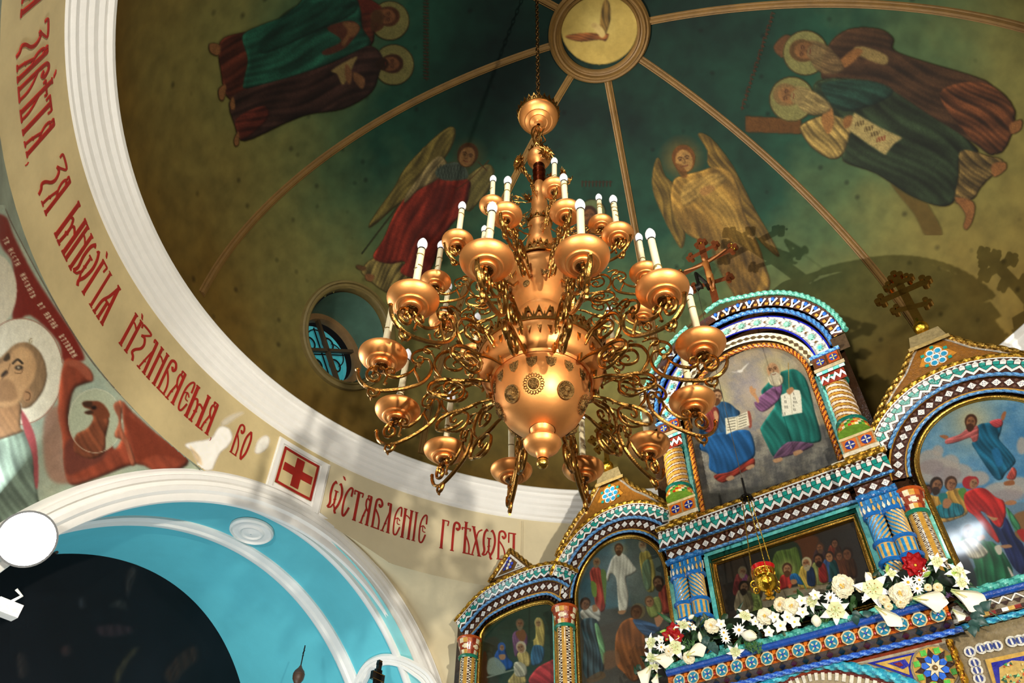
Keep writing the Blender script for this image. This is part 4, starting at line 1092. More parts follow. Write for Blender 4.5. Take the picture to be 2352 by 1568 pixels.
# cherub and roundels on the upper vessel
def onves(a, z, kind):
    r = float(np.interp(z, [.599, .614, .628, .640], [.0250, .0300, .0340, .0368])); c = CH(r + .0004, z, a); rad = np.array([math.cos(a), math.sin(a), 0]); tg = np.array([-math.sin(a), math.cos(a), 0]); up = np.array([0, 0, 1.]) + rad * .27; up /= np.linalg.norm(up)
    mb = MB(); R = .0055 * S
    if kind == 'cherub':
        mb.ball(c + up * R * .25, R * .42, 14); mb.ball(c + up * R * .25 + rad * R * .38, R * .1, 6)
        for k in range(9):
            t = math.pi * k / 8; mb.ball(c + up * R * (.25 + .38 * math.sin(t)) + tg * R * .4 * math.cos(t), R * .16, 6)
        for s in (-1, 1):
            for j in range(5):
                t = -.3 + .28 * j; mb.tube([c + tg * s * R * .3 - up * R * .2, c + tg * s * R * (.75 + .05 * j) - up * R * (.5 - .25 * j) + rad * R * .1, c + tg * s * R * (1.15 + .06 * j) - up * R * (.55 - .32 * j)], [R * .12, R * .13, R * .04], 6)
    else:
        n = np.cross(tg, up); n = n if n @ rad > 0 else -n
        mb.lathe([(.001, .18 * R), (.6 * R, .16 * R), (.72 * R, .08 * R), (.74 * R, -.1 * R)], 24, c, ax=n)
        for k in range(4):
            t = math.pi / 2 * k; d = tg * math.cos(t) + up * math.sin(t); mb.tube([c + n * R * .18 + d * R * .35 + (tg * x + up * y) * R for x, y in spiral(0, 0, .03, .16, t, 1.3, 12)], .04 * R, 4)
    return mb
for k in range(4):
    cpart('cherub_relief', onves(view + .22 + math.pi / 2 * k, .627, 'cherub'), M_antique); cpart('roundel', onves(view - .50 + math.pi / 2 * k, .617, 'roundel'), M_antique)

# scroll arms: drawn in the plane of the arm, x = 1 under the drip pan, y up, unit = tier radius
A6 = lambda p: [((1340 + x / 2.8 - 1240) / 370.0, -((560 + y / 2.8) - 838) / 265.0) for x, y in p]
ARM = [
    (A6([(60, 770), (150, 772), (250, 795), (340, 800), (400, 818), (440, 850), (442, 890), (410, 905), (360, 905), (300, 895), (260, 870)]), .013),
    (A6([(400, 905), (330, 930), (270, 925), (230, 890), (225, 840), (260, 815), (310, 815), (345, 830), (345, 860), (320, 868), (308, 850)]), .011),
    (A6([(90, 700), (140, 650), (220, 618), (320, 605), (390, 630), (425, 690), (418, 740), (390, 775), (370, 800)]), .012),
    (A6([(130, 690), (200, 640), (250, 640), (330, 640), (362, 680), (350, 720), (300, 732), (255, 718), (245, 688), (280, 668), (305, 690), (292, 706)]), .010),
    (A6([(425, 690), (450, 640), (500, 620), (560, 650), (575, 690), (550, 720), (510, 715), (500, 685), (530, 675), (540, 695)]), .010),
    (A6([(500, 685), (460, 690), (440, 740), (455, 800), (500, 850), (580, 890), (660, 915), (740, 930), (800, 925), (855, 895), (885, 850), (890, 815), (905, 822)]), .013),
    (A6([(540, 740), (570, 785), (620, 820), (670, 835), (710, 825), (725, 800), (705, 780), (675, 785), (668, 808), (690, 812)]), .011),
    (A6([(720, 885), (708, 830), (725, 795), (770, 780), (815, 795), (835, 830), (820, 865), (785, 878), (755, 862), (755, 832), (785, 818), (800, 838), (785, 850)]), .011),
    (A6([(790, 785), (788, 800), (786, 820)]), .017),
    (A6([(800, 925), (805, 950), (785, 972), (752, 965), (735, 940), (752, 925), (775, 938), (765, 952)]), .010),
    (A6([(400, 600), (460, 590), (500, 605), (500, 635), (470, 640), (450, 620)]), .009),
    (A6([(270, 620), (300, 600), (320, 575), (345, 585)]), .008),
    (A6([(500, 850), (520, 810), (545, 770), (540, 735)]), .010),
]
LEAVES = [((515, 750), 55, 1.2), ((375, 800), 45, .2), ((880, 815), 26, -.6), ((720, 885), 26, 2.6), ((415, 560), 30, 1.4), ((780, 975), 24, -1.6), ((330, 640), 28, 1.8)]
def armmesh(rho, a, z0, rin):
    mb = MB(); e = np.array([math.cos(a), math.sin(a), 0]); up = np.array([0, 0, 1.]); nn = np.cross(e, up)
    base = CH(0, z0)
    for pts, w in ARM:
        sm = smoothpts(pts, 4, False)
        path = [base + S * rho * (e * x + up * y * .93) for x, y in sm]
        R = [.86 * w * rho * S * min(1, .55 + 1.2 * min(i, len(path) - 1 - i) / len(path) * 2) for i in range(len(path))]
        mb.tube(path, R, 6, flat=(1.45, 1.0, nn))
    for (px_, py_), s, ang in LEAVES:
        (x, y), = A6([(px_, py_)]); q = s / 2.8 / 370
        L_ = [(0, 0), (.35, .28), (.7, .16), (1, 0), (.7, -.16), (.35, -.28)]
        P = [base + S * rho * (e * (x + q * (u * math.cos(ang) - v * math.sin(ang))) + up * .93 * (y + q * (u * math.sin(ang) + v * math.cos(ang)))) for u, v in L_]
        mb.prism([p - nn * .008 * rho * S for p in P], [p + nn * .008 * rho * S for p in P], 'ffffff', True)
    mb.tube([base + S * (e * rin + up * rho * .12), base + S * rho * (e * .34 + up * .012)], .013 * rho * S, 6)
    mb.tube([base + S * (e * rin * .9 + up * rho * .42), base + S * rho * (e * .362 + up * .105)], .011 * rho * S, 6)
    return mb
def panprof(r): return [(q * r, h * r) for q, h in ((.0008, -.50), (.15, -.51), (.19, -.45), (.19, -.43), (.235, -.42), (.30, -.43), (.36, -.405), (.385, -.36), (.38, -.335), (.43, -.325), (.52, -.345), (.60, -.325), (.635, -.285), (.635, -.255), (.70, -.225), (.80, -.16), (.91, -.06), (.975, .04), (1.0, .12), (.995, .17), (.95, .20), (.94, .22), (.7, .30), (.34, .36), (.30, .46), (.18, .48), (.001, .48))]
rnd = random.Random(11)
def candlemesh(c, z0, z1, r, tilt):
    mb = MB(); n = 26; seg = 14
    rings = sorted(rnd.uniform(.1, .97) for _ in range(rnd.choice((2, 3, 4))))
    vs = []; fs = []; cc = []
    ph = rnd.uniform(0, 6)
    for i in range(n + 1):
        h = i / n
        for k in range(seg):
            t = 2 * math.pi * k / seg; vs.append(c + tilt * h * (z1 - z0) * S + np.array([r * S * math.cos(t), r * S * math.sin(t), (z0 + (z1 - z0) * h) * S]))
    mb.add(vs, [(i * seg + k, i * seg + (k + 1) % seg, (i + 1) * seg + (k + 1) % seg, (i + 1) * seg + k) for i in range(n) for k in range(seg)], 'e6d9b0')
    for h in rings:
        a0 = rnd.uniform(0, 6.28); span = rnd.uniform(2.6, 4.6)
        o = c + tilt * h * (z1 - z0) * S + np.array([0, 0, (z0 + (z1 - z0) * h) * S])
        mb.tube([o + np.array([r * 1.02 * S * math.cos(t), r * 1.02 * S * math.sin(t), .0012 * S * math.sin(t - ph)]) for t in np.linspace(a0, a0 + span, 14)], .0006 * S, 5, '7a6430')
    o = c + tilt * (z1 - z0) * S + np.array([0, 0, z1 * S])
    mb.lathe([(r * 1.06 * S, -.0012 * S), (r * 1.08 * S, .0006 * S), (r * .9 * S, .0012 * S)], 14, o, '1c1712')
    return mb, o
TIERS = [(.502, .1550, 12, .0235, .0035, .062, .055), (.622, .1150, 12, .0165, .0031, .050, .032), (.726, .0743, 6, .0150, .0029, .044, .012)]
pans = 0
for zt, rho, n, pr, cr_, cl, rin in TIERS:
    for k in range(n):
        a = math.radians(10 + 360.0 / n * k + (0 if n == 12 else -.0 + 30 - 30 + (0)))
        if n == 6: a = math.radians(280 + 60 * k)
        armo = armmesh(rho, a, zt - .5 * pr, rin).build('scroll_arm', M_scroll, chand, 50)
        c = CH(rho, zt, a)
        MB().lathe([(r * S, h * S) for r, h in panprof(pr)], 40, c).build('drip_pan', M_copper, armo, 24)
        MB().lathe([(.2 * pr * S, -.44 * pr * S), (.26 * pr * S, -.47 * pr * S), (.2 * pr * S, -.52 * pr * S), (.11 * pr * S, -.53 * pr * S), (.10 * pr * S, -.74 * pr * S), (.001, -.75 * pr * S)], 16, c).build('socket', M_dark, armo, 40)
        tilt = np.array([rnd.uniform(-.035, .035), rnd.uniform(-.035, .035), 0])
        m_, top = candlemesh(c, .44 * pr, .44 * pr + cl, cr_, tilt)
        m_.build('candle', M_candle, armo, 40)
        b = cr_ * S
        MB().lathe([(.8 * b, .1 * b), (1.15 * b, .9 * b), (1.42 * b, 1.9 * b), (1.36 * b, 2.9 * b), (1.0 * b, 3.9 * b), (.52 * b, 4.7 * b), (.16 * b, 5.2 * b), (.001, 5.3 * b)], 18, top).build('bulb', M_bulb, armo, 60)
# small scroll brackets above the top tier
for k in range(6):
    a = math.radians(310 + 60 * k)
    armmesh(.052, a, .800, .008).build('scroll_bracket', M_scroll, chand, 50)
# ------------------------------------------------------------------ painter: layered shapes on a fine vertex grid
class Canvas:
    """a painting traced in photograph coordinates; every cell becomes a vertex colour on the real wall, dome or panel"""
    def __init__(s, x0, y0, x1, y1, step, bg='000000', seed=1):
        s.x = np.arange(x0, x1 + step, step); s.y = np.arange(y0, y1 + step, step); s.step = step
        s.X, s.Y = np.meshgrid(s.x, s.y); s.h, s.w = s.X.shape
        s.C = np.zeros((s.h, s.w, 3)); s.C[:] = s.col(bg); s.A = np.zeros((s.h, s.w))
        s.rs = np.random.RandomState(seed); s.T = (0, 0, 1.0)
    def col(s, c): return np.array([int(c[i:i + 2], 16) / 255 for i in (0, 2, 4)])
    def tf(s, p): ox, oy, k = s.T; return [(ox + x / k, oy + y / k) for x, y in p]
    def blur(s, m, n):
        for _ in range(n):
            p = np.pad(m, 1, mode='edge'); m = (p[:-2, 1:-1] + p[2:, 1:-1] + p[1:-1, :-2] + p[1:-1, 2:] + 2 * p[1:-1, 1:-1]) / 6
        return m
    def mask(s, pts, soft=1, curve=True):
        P = np.array(s.tf(pts)); P = smoothpts(P, 4) if curve else P
        m = np.zeros((s.h, s.w))
        j0 = max(0, int((P[:, 0].min() - s.x[0]) / s.step) - 1); j1 = min(s.w, int((P[:, 0].max() - s.x[0]) / s.step) + 2)
        i0 = max(0, int((P[:, 1].min() - s.y[0]) / s.step) - 1); i1 = min(s.h, int((P[:, 1].max() - s.y[0]) / s.step) + 2)
        if j1 <= j0 or i1 <= i0: return m
        acc = 0
        for ox, oy in ((-.25, -.25), (.25, -.25), (-.25, .25), (.25, .25)):
            X = s.X[i0:i1, j0:j1] + ox * s.step; Y = s.Y[i0:i1, j0:j1] + oy * s.step; ins = np.zeros(X.shape, bool)
            for a, b in zip(P, np.roll(P, -1, 0)):
                if a[1] == b[1]: continue
                c = ((a[1] > Y) != (b[1] > Y)) & (X < (b[0] - a[0]) * (Y - a[1]) / (b[1] - a[1]) + a[0]); ins ^= c
            acc = acc + ins
        m[i0:i1, j0:j1] = acc / 4
        return s.blur(m, soft) if soft else m
    def put(s, m, col, a=1.0, lay=True):
        m = m * a; c = s.col(col) if isinstance(col, str) else col
        s.C = s.C * (1 - m[..., None]) + c * m[..., None]
        if lay: s.A = np.maximum(s.A, m)
    def fill(s, pts, col, a=1.0, soft=1, curve=True, fold=0.0, ang=90, wid=8, lay=True):
        """fold: drapery streaks along ang (degrees), wid px apart"""
        m = s.mask(pts, soft, curve)
        c = np.ones((s.h, s.w, 3)) * s.col(col)
        if fold:
            t = math.radians(ang); u = s.X * math.cos(t) + s.Y * math.sin(t); v = -s.X * math.sin(t) + s.Y * math.cos(t)
            ph = s.rs.uniform(0, 6.28, 8); wid = max(3.2, wid * 2.1 / s.T[2])
            wp = np.sin(u / (wid * 2.6) + ph[0] + .6 * np.sin(v / (wid * 2.1) + ph[4])) + .7 * np.sin(u / (wid * 5.2) - v / (wid * 4.0) + ph[5])
            q = v + wp * wid * .55; am = .55 + .45 * np.sin(u / (wid * 3.3) + v / (wid * 1.7) + ph[6])
            f = np.tanh(1.6 * np.sin(q * 6.28 / (wid * 2.3) + ph[1])) * .5 * am + np.sin(q * 6.28 / (wid * 1.13) + ph[2] + u * .02) * .28 * (1 - am * .5) + np.sin(u * 6.28 / (wid * 9) + v * 6.28 / (wid * 6) + ph[3]) * .30
            c = np.clip(c * (1 + 1.5 * fold * f)[..., None], 0, 1)
            b_ = s.blur(m, max(3, int(1.2 * wid / s.step))); gy, gx = np.gradient(b_)
            lit = (gx * .75 + gy * .65) * max(wid, 6) / s.step * .34
            c = np.clip(c * np.clip(.70 + .34 * b_ + lit, .35, 1.5)[..., None], 0, 1)
        s.put(m, c, a, lay); return s
    def line(s, pts, w, col, a=1.0, soft=1, curve=True, lay=True):
        P = np.array(s.tf(pts)); P = smoothpts(P, 4, False) if (curve and len(P) > 2) else P
        w = w / s.T[2] / 2
        D = np.full((s.h, s.w), 1e9)
        pad = w + 2 * s.step
        j0 = max(0, int((P[:, 0].min() - pad - s.x[0]) / s.step)); j1 = min(s.w, int((P[:, 0].max() + pad - s.x[0]) / s.step) + 2)
        i0 = max(0, int((P[:, 1].min() - pad - s.y[0]) / s.step)); i1 = min(s.h, int((P[:, 1].max() + pad - s.y[0]) / s.step) + 2)
        if j1 <= j0 or i1 <= i0: return s
        X = s.X[i0:i1, j0:j1]; Y = s.Y[i0:i1, j0:j1]; d = np.full(X.shape, 1e9)
        for p, q in zip(P[:-1], P[1:]):
            e = q - p; L = e @ e + 1e-9; t = np.clip(((X - p[0]) * e[0] + (Y - p[1]) * e[1]) / L, 0, 1)
            d = np.minimum(d, np.hypot(X - p[0] - t * e[0], Y - p[1] - t * e[1]))
        D[i0:i1, j0:j1] = d
        m = np.clip((w - D) / s.step + .5, 0, 1)
        s.put(m, col, a, lay); return s
    def ell(s, cx, cy, rx, ry, col, a=1.0, soft=1, ang=0, lay=True):
        return s.fill(ellpts(cx, cy, rx, ry, ang, 22), col, a, soft, True, lay=lay)
    def glow(s, cx, cy, r, col, a=.8, lay=False, p=1.5):
        (x, y), = s.tf([(cx, cy)]); r = r / s.T[2]
        s.put(np.clip(1 - np.hypot(s.X - x, s.Y - y) / r, 0, 1) ** p, col, a, lay); return s
    def clouds(s, cols, scale, a=1.0, lay=True, m=None):
        """mottled ground from a list of colours"""
        for c in cols:
            f = np.zeros((s.h, s.w))
            for o in range(5):
                k = 2 ** o / scale; t = s.rs.uniform(0, 6.28); ph = s.rs.uniform(0, 6.28, 2)
                f += np.sin((s.X * math.cos(t) + s.Y * math.sin(t)) * k * 6.28 + ph[0] + 1.5 * np.sin((s.Y * math.cos(t) - s.X * math.sin(t)) * k * 5 + ph[1])) / (1.5 ** o)
            w = np.clip(f * .35 + .5, 0, 1) * a
            if m is not None: w = w * m
            s.put(w, c, 1.0, False)
        if lay: s.A[:] = np.maximum(s.A, 1.0 if m is None else m)
        return s
    def grain(s, amt):
        s.C = np.clip(s.C * (1 + amt * s.rs.randn(s.h, s.w))[..., None], 0, 1); return s
    def face(s, x, y, r, ang, skin='a87850', hair='2a1a10', beard=None, look=0):
        """a head: hair, face, beard, brow, eyes, nose and mouth; ang turns the crown (0 = up)"""
        t = math.radians(ang); U_ = np.array([math.sin(t), -math.cos(t)]); R_ = np.array([math.cos(t), math.sin(t)])
        P = lambda a, b: tuple(np.array([x, y]) + R_ * a * r + U_ * b * r)
        E_ = lambda a, b, rx, ry, c, al=1: s.fill([P(a + rx * math.cos(q), b + ry * math.sin(q)) for q in np.linspace(0, 6.283, 13)[:-1]], c, al, 1)
        E_(0, .18, .92, 1.02, hair); E_(0, -.2, .80, .8, hair)
        E_(look * .12, -.08, .66, .88, skin); E_(look * .12 + .2, -.1, .4, .75, '000000', .12)
        if beard: E_(look * .12, -.78, .60, .55, beard); E_(look * .12, -1.05, .36, .42, beard); E_(look * .14, -.52, .3, .09, beard)
        sh = '2a150c'
        for q in (-.28, .28):
            s.line([P(q - .16 + look * .2, .20), P(q + look * .2, .27), P(q + .16 + look * .2, .19)], .09 * r, sh, .7); E_(q + look * .2, .06, .13, .08, sh, .8)
        s.line([P(look * .26, .12), P(look * .3 + .06, -.2), P(look * .24 - .06, -.26)], .07 * r, sh, .5)
        s.line([P(-.18 + look * .2, -.48), P(.02 + look * .22, -.51), P(.2 + look * .2, -.47)], .08 * r, '5a1f16', .75)
        return s
    def mesh(s, name, fn, m, parent=None, thr=.02, clip=None):
        idx = -np.ones((s.h, s.w), int); vs = []; cs = []
        A = s.A if clip is None else s.A * clip
        use = A > thr; u2 = use.copy()
        u2[1:] |= use[:-1]; u2[:-1] |= use[1:]; u2[:, 1:] |= use[:, :-1]; u2[:, :-1] |= use[:, 1:]
        for i in range(s.h):
            for j in range(s.w):
                if u2[i, j]:
                    p = fn(s.x[j], s.y[i])
                    if p is None: continue
                    idx[i, j] = len(vs); vs.append(p); cs.append((i, j))
        a, b, c, d = idx[:-1, :-1], idx[1:, :-1], idx[1:, 1:], idx[:-1, 1:]
        ok = (a >= 0) & (b >= 0) & (c >= 0) & (d >= 0) & (use[:-1, :-1] | use[1:, :-1] | use[1:, 1:] | use[:-1, 1:])
        F = np.stack([a[ok], b[ok], c[ok], d[ok]], 1)
        V = np.array(vs) - (worldpos(parent) if parent is not None else 0)
        me = bpy.data.meshes.new(name); me.from_pydata(V.tolist(), [], F.tolist())
        at = me.color_attributes.new('Col', 'FLOAT_COLOR', 'POINT')
        C = np.ones((len(vs), 4), np.float32); ij = np.array(cs); q = s.C[ij[:, 0], ij[:, 1]]
        C[:, :3] = np.where(q > .04045, ((q + .055) / 1.055) ** 2.4, q / 12.92); C[:, 3] = np.clip(A[ij[:, 0], ij[:, 1]], 0, 1)
        at.data.foreach_set('color', C.ravel()); me.shade_smooth()
        o = bpy.data.objects.new(name, me); COL.objects.link(o); me.materials.append(m)
        if parent is not None: o.parent = parent
        return o
onDome = lambda x, y: hit(T_dome, x, y, .014)
onPend = lambda x, y: hit(T_pend, x, y, .012)

# ---- dome murals
FA = (400, 0, 2.0638); FB = (1240, 0, 2.1151); FC = (0, 480, 2.306)
c = Canvas(462, -24, 1000, 342, 2.2, '3a2a14', 2); c.T = FA
for hx, hy, r in ((1020, 95, 92), (1038, 305, 96)):
    c.ell(hx, hy, r, r, '77703e', 1); c.line(ellpts(hx, hy, r, r), 4, '4a4020', .8)
c.fill([(860, -10), (940, 0), (1000, 60), (985, 130), (900, 160), (840, 90)], '5a2418')
c.fill([(212, 195), (320, 150), (520, 130), (900, 60), (940, 100), (930, 220), (760, 300), (420, 420), (260, 470), (215, 330)], '4a2216', fold=.35, ang=165, wid=12)
c.fill([(320, 165), (420, 110), (510, 75), (590, 10), (640, -40), (830, -40), (880, 40), (890, 130), (930, 200), (870, 250), (760, 290), (560, 370), (345, 418), (325, 385), (345, 280)], '1c4a38', fold=.30, ang=160, wid=16)
c.fill([(560, 30), (830, 0), (850, 60), (640, 160), (430, 250), (400, 200)], '123528', .7, fold=.3, ang=150, wid=14)
c.fill([(720, 130), (830, 95), (880, 130), (840, 190), (800, 230), (720, 260), (700, 240), (790, 190)], '5a2a1c', .9)
c.fill([(795, 105), (850, 105), (875, 130), (850, 170), (830, 175), (805, 215), (790, 200), (820, 150)], '7a5230')
c.fill([(270, 455), (520, 370), (740, 300), (860, 240), (930, 215), (985, 265), (970, 350), (930, 440), (800, 515), (640, 540), (520, 585), (330, 668), (285, 600)], '32201a', fold=.35, ang=165, wid=13)
c.fill([(290, 560), (420, 500), (440, 560), (330, 660), (300, 640)], '55241a', fold=.3, ang=165, wid=9)
c.fill([(745, 330), (860, 265), (850, 300), (800, 400), (770, 350)], '8a7444'); c.fill([(810, 300), (840, 340), (830, 400), (810, 370)], '7a5232'); c.fill([(850, 340), (900, 370), (890, 420), (850, 380)], '7a5232')
for p in ([(205, 205), (160, 205), (165, 245), (200, 262), (215, 235)], [(240, 400), (205, 420), (210, 470), (232, 470)], [(275, 455), (258, 490), (268, 520), (285, 510)], [(300, 620), (278, 660), (285, 692), (305, 680)]): c.fill(p, '8a5c34'); c.line(p[1:4], 3, '3a2010', .6)
c.face(1005, 75, 52, 92, '7a4c2c', '4a2a16', '5a3a20'); c.face(1025, 300, 50, 88, '74482a', '3a2212', '2a180c')
c.fill([(940, 50), (980, 60), (985, 130), (930, 140)], '4a3018', .8)
for k in range(26):
    y = -20 + k * 15.5; c.line([(1180, y), (1205, y + 3)], 5, '5a2014', .75, curve=False); c.line([(1186 + (k % 3) * 6, y), (1190 + (k % 3) * 5, y + 10)], 5, '5a2014', .6, curve=False)
c.grain(.05)
M_mural = M_paint
def mural(name, cv, fn, label, cat='mural', **k): return tag(cv.mesh(name, fn, M_fresco if fn is onDome else M_mural, **k), label, cat)
mural('dome_mural', c, onDome, 'dome painting of two haloed bearded men in green and dark brown robes')
c = Canvas(800, 270, 1150, 700, 2.0, '6a5a30', 3); c.T = FA
c.glow(1395, 740, 110, 'a09a5a', .6, True)
c.fill([(1320, 600), (1270, 620), (1180, 700), (1090, 800), (1040, 890), (960, 1000), (920, 1068), (940, 1070), (1040, 985), (1100, 940), (1150, 860), (1240, 790), (1300, 720), (1330, 640)], '6a5c2c', fold=.25, ang=130, wid=9)
c.fill([(1470, 780), (1510, 800), (1495, 890), (1440, 960), (1395, 1000), (1370, 960), (1380, 850)], '6e6236', fold=.22, ang=120, wid=8)
c.line([(1060, 975), (975, 1085), (888, 1200)], 7, '2a3a26')
c.fill([(930, 1230), (1000, 1215), (1075, 1240), (1115, 1300), (1045, 1392), (980, 1372), (905, 1312), (885, 1280)], '7a6a3a', fold=.4, ang=120, wid=8)
c.fill([(865, 1255), (905, 1265), (900, 1285), (862, 1272)], '6a4a2a'); c.fill([(905, 1300), (945, 1305), (935, 1335), (905, 1325)], '8a5a34')
c.fill([(1180, 855), (1260, 835), (1390, 850), (1402, 905), (1370, 1000), (1290, 1100), (1200, 1315), (1150, 1325), (1070, 1290), (1092, 1240), (1020, 1250), (940, 1220), (990, 1130), (1060, 980)], '7c2a1c', fold=.30, ang=118, wid=13)
c.fill([(1220, 900), (1340, 880), (1340, 960), (1240, 1040), (1180, 1180), (1130, 1240), (1170, 1060)], '4a1812', .5, soft=4)
c.fill([(1210, 770), (1262, 738), (1295, 790), (1245, 850), (1150, 905), (1092, 962), (1098, 920), (1150, 850)], '7a6a44', fold=.3, ang=125, wid=7)
c.fill([(1250, 795), (1330, 765), (1385, 800), (1385, 845), (1290, 855), (1240, 832)], '4a5648'); 
for k in range(9): c.line([(1245 + 16 * k, 785), (1262 + 14 * k, 850)], 2.5, '2a3028', .8, curve=False); c.line([(1262 + 14 * k, 780), (1240 + 14 * k, 850)], 2.5, '2a3028', .8, curve=False)
c.line([(1330, 900), (1400, 850), (1490, 760)], 4, '4a2a12'); c.line([(1440, 766), (1480, 806)], 4, '4a2a12')
c.fill([(1400, 890), (1500, 800), (1512, 830), (1430, 960), (1400, 960)], '5c5428', .5)
c.face(1388, 738, 54, 18, '9a6e3e', '4a2c12'); c.grain(.05)
mural('dome_mural', c, onDome, 'dome painting of winged angel in red cloak and scale armour')
c = Canvas(1490, 300, 1800, 702, 2.0, '8a6e34', 4); c.T = FB
c.glow(690, 770, 130, 'b0a868', .75, True)
c.fill([(575, 765), (550, 830), (550, 920), (590, 1030), (650, 1150), (690, 1205), (705, 1110), (670, 1000), (650, 900), (605, 850)], '6a5424', fold=.28, ang=75, wid=8)
c.fill([(770, 650), (830, 670), (920, 780), (980, 890), (1040, 1010), (1110, 1130), (1166, 1242), (1120, 1218), (1040, 1135), (990, 1055), (950, 970), (890, 860), (820, 800), (815, 730)], '6a5222', fold=.28, ang=55, wid=8)
c.fill([(648, 880), (700, 850), (780, 830), (860, 810), (940, 850), (976, 960), (1000, 1050), (1060, 1180), (1092, 1280), (1115, 1400), (1000, 1500), (930, 1410), (870, 1300), (845, 1200), (760, 1160), (690, 1110), (640, 1000)], '8e6c30', fold=.26, ang=62, wid=14)
c.fill([(700, 900), (860, 840), (900, 880), (800, 940), (700, 1000)], 'a88848', .5, fold=.3, ang=150, wid=9, soft=3)
c.fill([(760, 940), (850, 900), (970, 1040), (1040, 1200), (1010, 1240), (880, 1080)], 'a4823e', .55, fold=.3, ang=60, wid=9, soft=3)
c.fill([(840, 1200), (960, 1180), (1080, 1300), (1000, 1480), (880, 1330)], '4e3818', .55, fold=.4, ang=75, wid=9, soft=3)
c.fill([(690, 1010), (800, 1040), (860, 1180), (720, 1110)], '5a421c', .5, soft=4, fold=.3, ang=70, wid=8)
c.fill([(775, 930), (800, 905), (840, 900), (850, 920), (800, 950)], 'a0743c')
c.face(700, 775, 62, -12, 'b48648', '6a4018'); c.fill([(655, 800), (690, 860), (720, 850), (690, 800)], '6a4018', .8); c.grain(.05)
mural('dome_mural', c, onDome, 'dome painting of winged angel in folded ochre robes')
c = Canvas(1680, 20, 2360, 540, 2.6, '4a3a20', 5); c.T = FB
c.fill([(1135, 230), (1190, 168), (1230, 190), (1190, 280)], '8a5434', .7); c.fill([(1000, 562), (1270, 575), (1272, 650), (1000, 640)], '7e4c20', .75, curve=False)
c.fill([(1700, 880), (1800, 880), (1900, 1010), (1960, 1140), (1880, 1150), (1820, 1040)], '8a6428', .55)
for hx, hy in ((1292, 255), (1225, 480)): c.ell(hx, hy, 108, 108, '7f7a46', 1); c.line(ellpts(hx, hy, 108, 108), 4, '4a3a1a', .7)
c.fill([(1400, 225), (1500, 140), (1650, 138), (1720, 185), (1722, 240), (1850, 290), (2170, 390), (2235, 480), (2312, 530), (2300, 590), (2262, 650), (2205, 755), (2100, 690), (1900, 610), (1750, 500), (1600, 440), (1480, 385), (1370, 380)], '3c2818', fold=.28, ang=22, wid=15)
c.fill([(1980, 420), (2170, 400), (2312, 535), (2250, 740), (2120, 690), (1960, 500)], '54301a', fold=.45, ang=38, wid=11)
c.fill([(1540, 225), (1600, 230), (1690, 270), (1680, 312), (1600, 290), (1530, 250)], '8a7444'); c.fill([(1455, 300), (1530, 235), (1570, 250), (1490, 325)], '8a5c30')
c.fill([(1330, 430), (1400, 380), (1600, 390), (1720, 440), (1900, 560), (2060, 660), (2135, 740), (2050, 765), (2040, 860), (2022, 970), (1950, 1002), (1800, 950), (1640, 845), (1500, 795), (1470, 760), (1480, 660), (1400, 570)], '24301f', fold=.35, ang=40, wid=17)
c.fill([(1380, 400), (1600, 390), (1720, 440), (1640, 500), (1480, 540), (1400, 480)], '1c3a30', .8, fold=.3, ang=20, wid=12)
c.fill([(1280, 600), (1400, 555), (1510, 600), (1500, 680), (1475, 745), (1420, 772), (1330, 720), (1270, 640)], '8e7640', fold=.34, ang=55, wid=9)
c.fill([(2050, 730), (2180, 755), (2255, 790), (2150, 905), (2110, 965), (2020, 985), (2040, 850)], '5c4a28', fold=.4, ang=40, wid=9)
c.fill([(1530, 545), (1660, 620), (1765, 668), (1720, 700), (1680, 752), (1600, 700), (1490, 622)], 'a8945c', curve=False)
for k, (x, y) in enumerate([(1560, 590), (1605, 615), (1635, 640), (1665, 665)]):
    for j in range(5): c.line([(x + j * 9 - 25, y - j * 2 + 22), (x + j * 9 - 21, y - j * 2 + 2)], 4, '7a1c12' if k == 3 else '3a2a14', .85, curve=False)
c.fill([(1380, 540), (1420, 520), (1430, 600), (1400, 650), (1370, 590)], '9a6a38'); c.fill([(1480, 570), (1520, 560), (1510, 610), (1480, 620)], '8a5c30')
for p in ([(2020, 960), (2110, 980), (2110, 1060), (2080, 1115), (2060, 1100), (2070, 1040)], [(2200, 800), (2260, 785), (2270, 820), (2210, 860)], [(2290, 600), (2345, 580), (2340, 630), (2295, 650)]): c.fill(p, '8a5a30')
c.fill([(1300, 200), (1400, 220), (1480, 330), (1400, 360), (1330, 320)], '6a5434', .9, fold=.2, ang=20, wid=6); c.face(1285, 245, 60, -82, '8a5e34', '5a4020', '75603c')
c.fill([(1240, 420), (1330, 440), (1420, 520), (1340, 560), (1260, 520)], '8a7648', .95, fold=.2, ang=25, wid=6); c.face(1205, 460, 60, -80, '966a3c', '7a6038', '8a7648')
for k in range(24):
    t = k / 23; x, y = 1128 - 150 * t, 60 + 460 * t
    c.line([(x, y), (x + 14, y + 4)], 6, '6a2414', .7, curve=False); c.line([(x + 4 * (k % 3), y), (x + 4 * (k % 3) - 4, y + 13)], 6, '6a2414', .6, curve=False)
c.grain(.05)
mural('dome_mural', c, onDome, 'dome painting of two long-bearded haloed men, one holding an open scroll')
c = Canvas(1300, 395, 1420, 540, 2.0, '3a2412', 6); c.T = FB
c.ell(255, 1030, 62, 62, '5f6a42', 1); c.face(240, 1050, 44, -4, '7a4c28', '3a2010', '4a2c14'); c.fill([(180, 1105), (300, 1105), (330, 1180), (160, 1180)], '3a2a18')
for k in range(9): x = 205 + k * 17; c.line([(x, 878), (x, 905)], 5, '6a1e14', .7, curve=False); c.line([(x, 880), (x + 9, 884)], 4, '6a1e14', .6, curve=False)
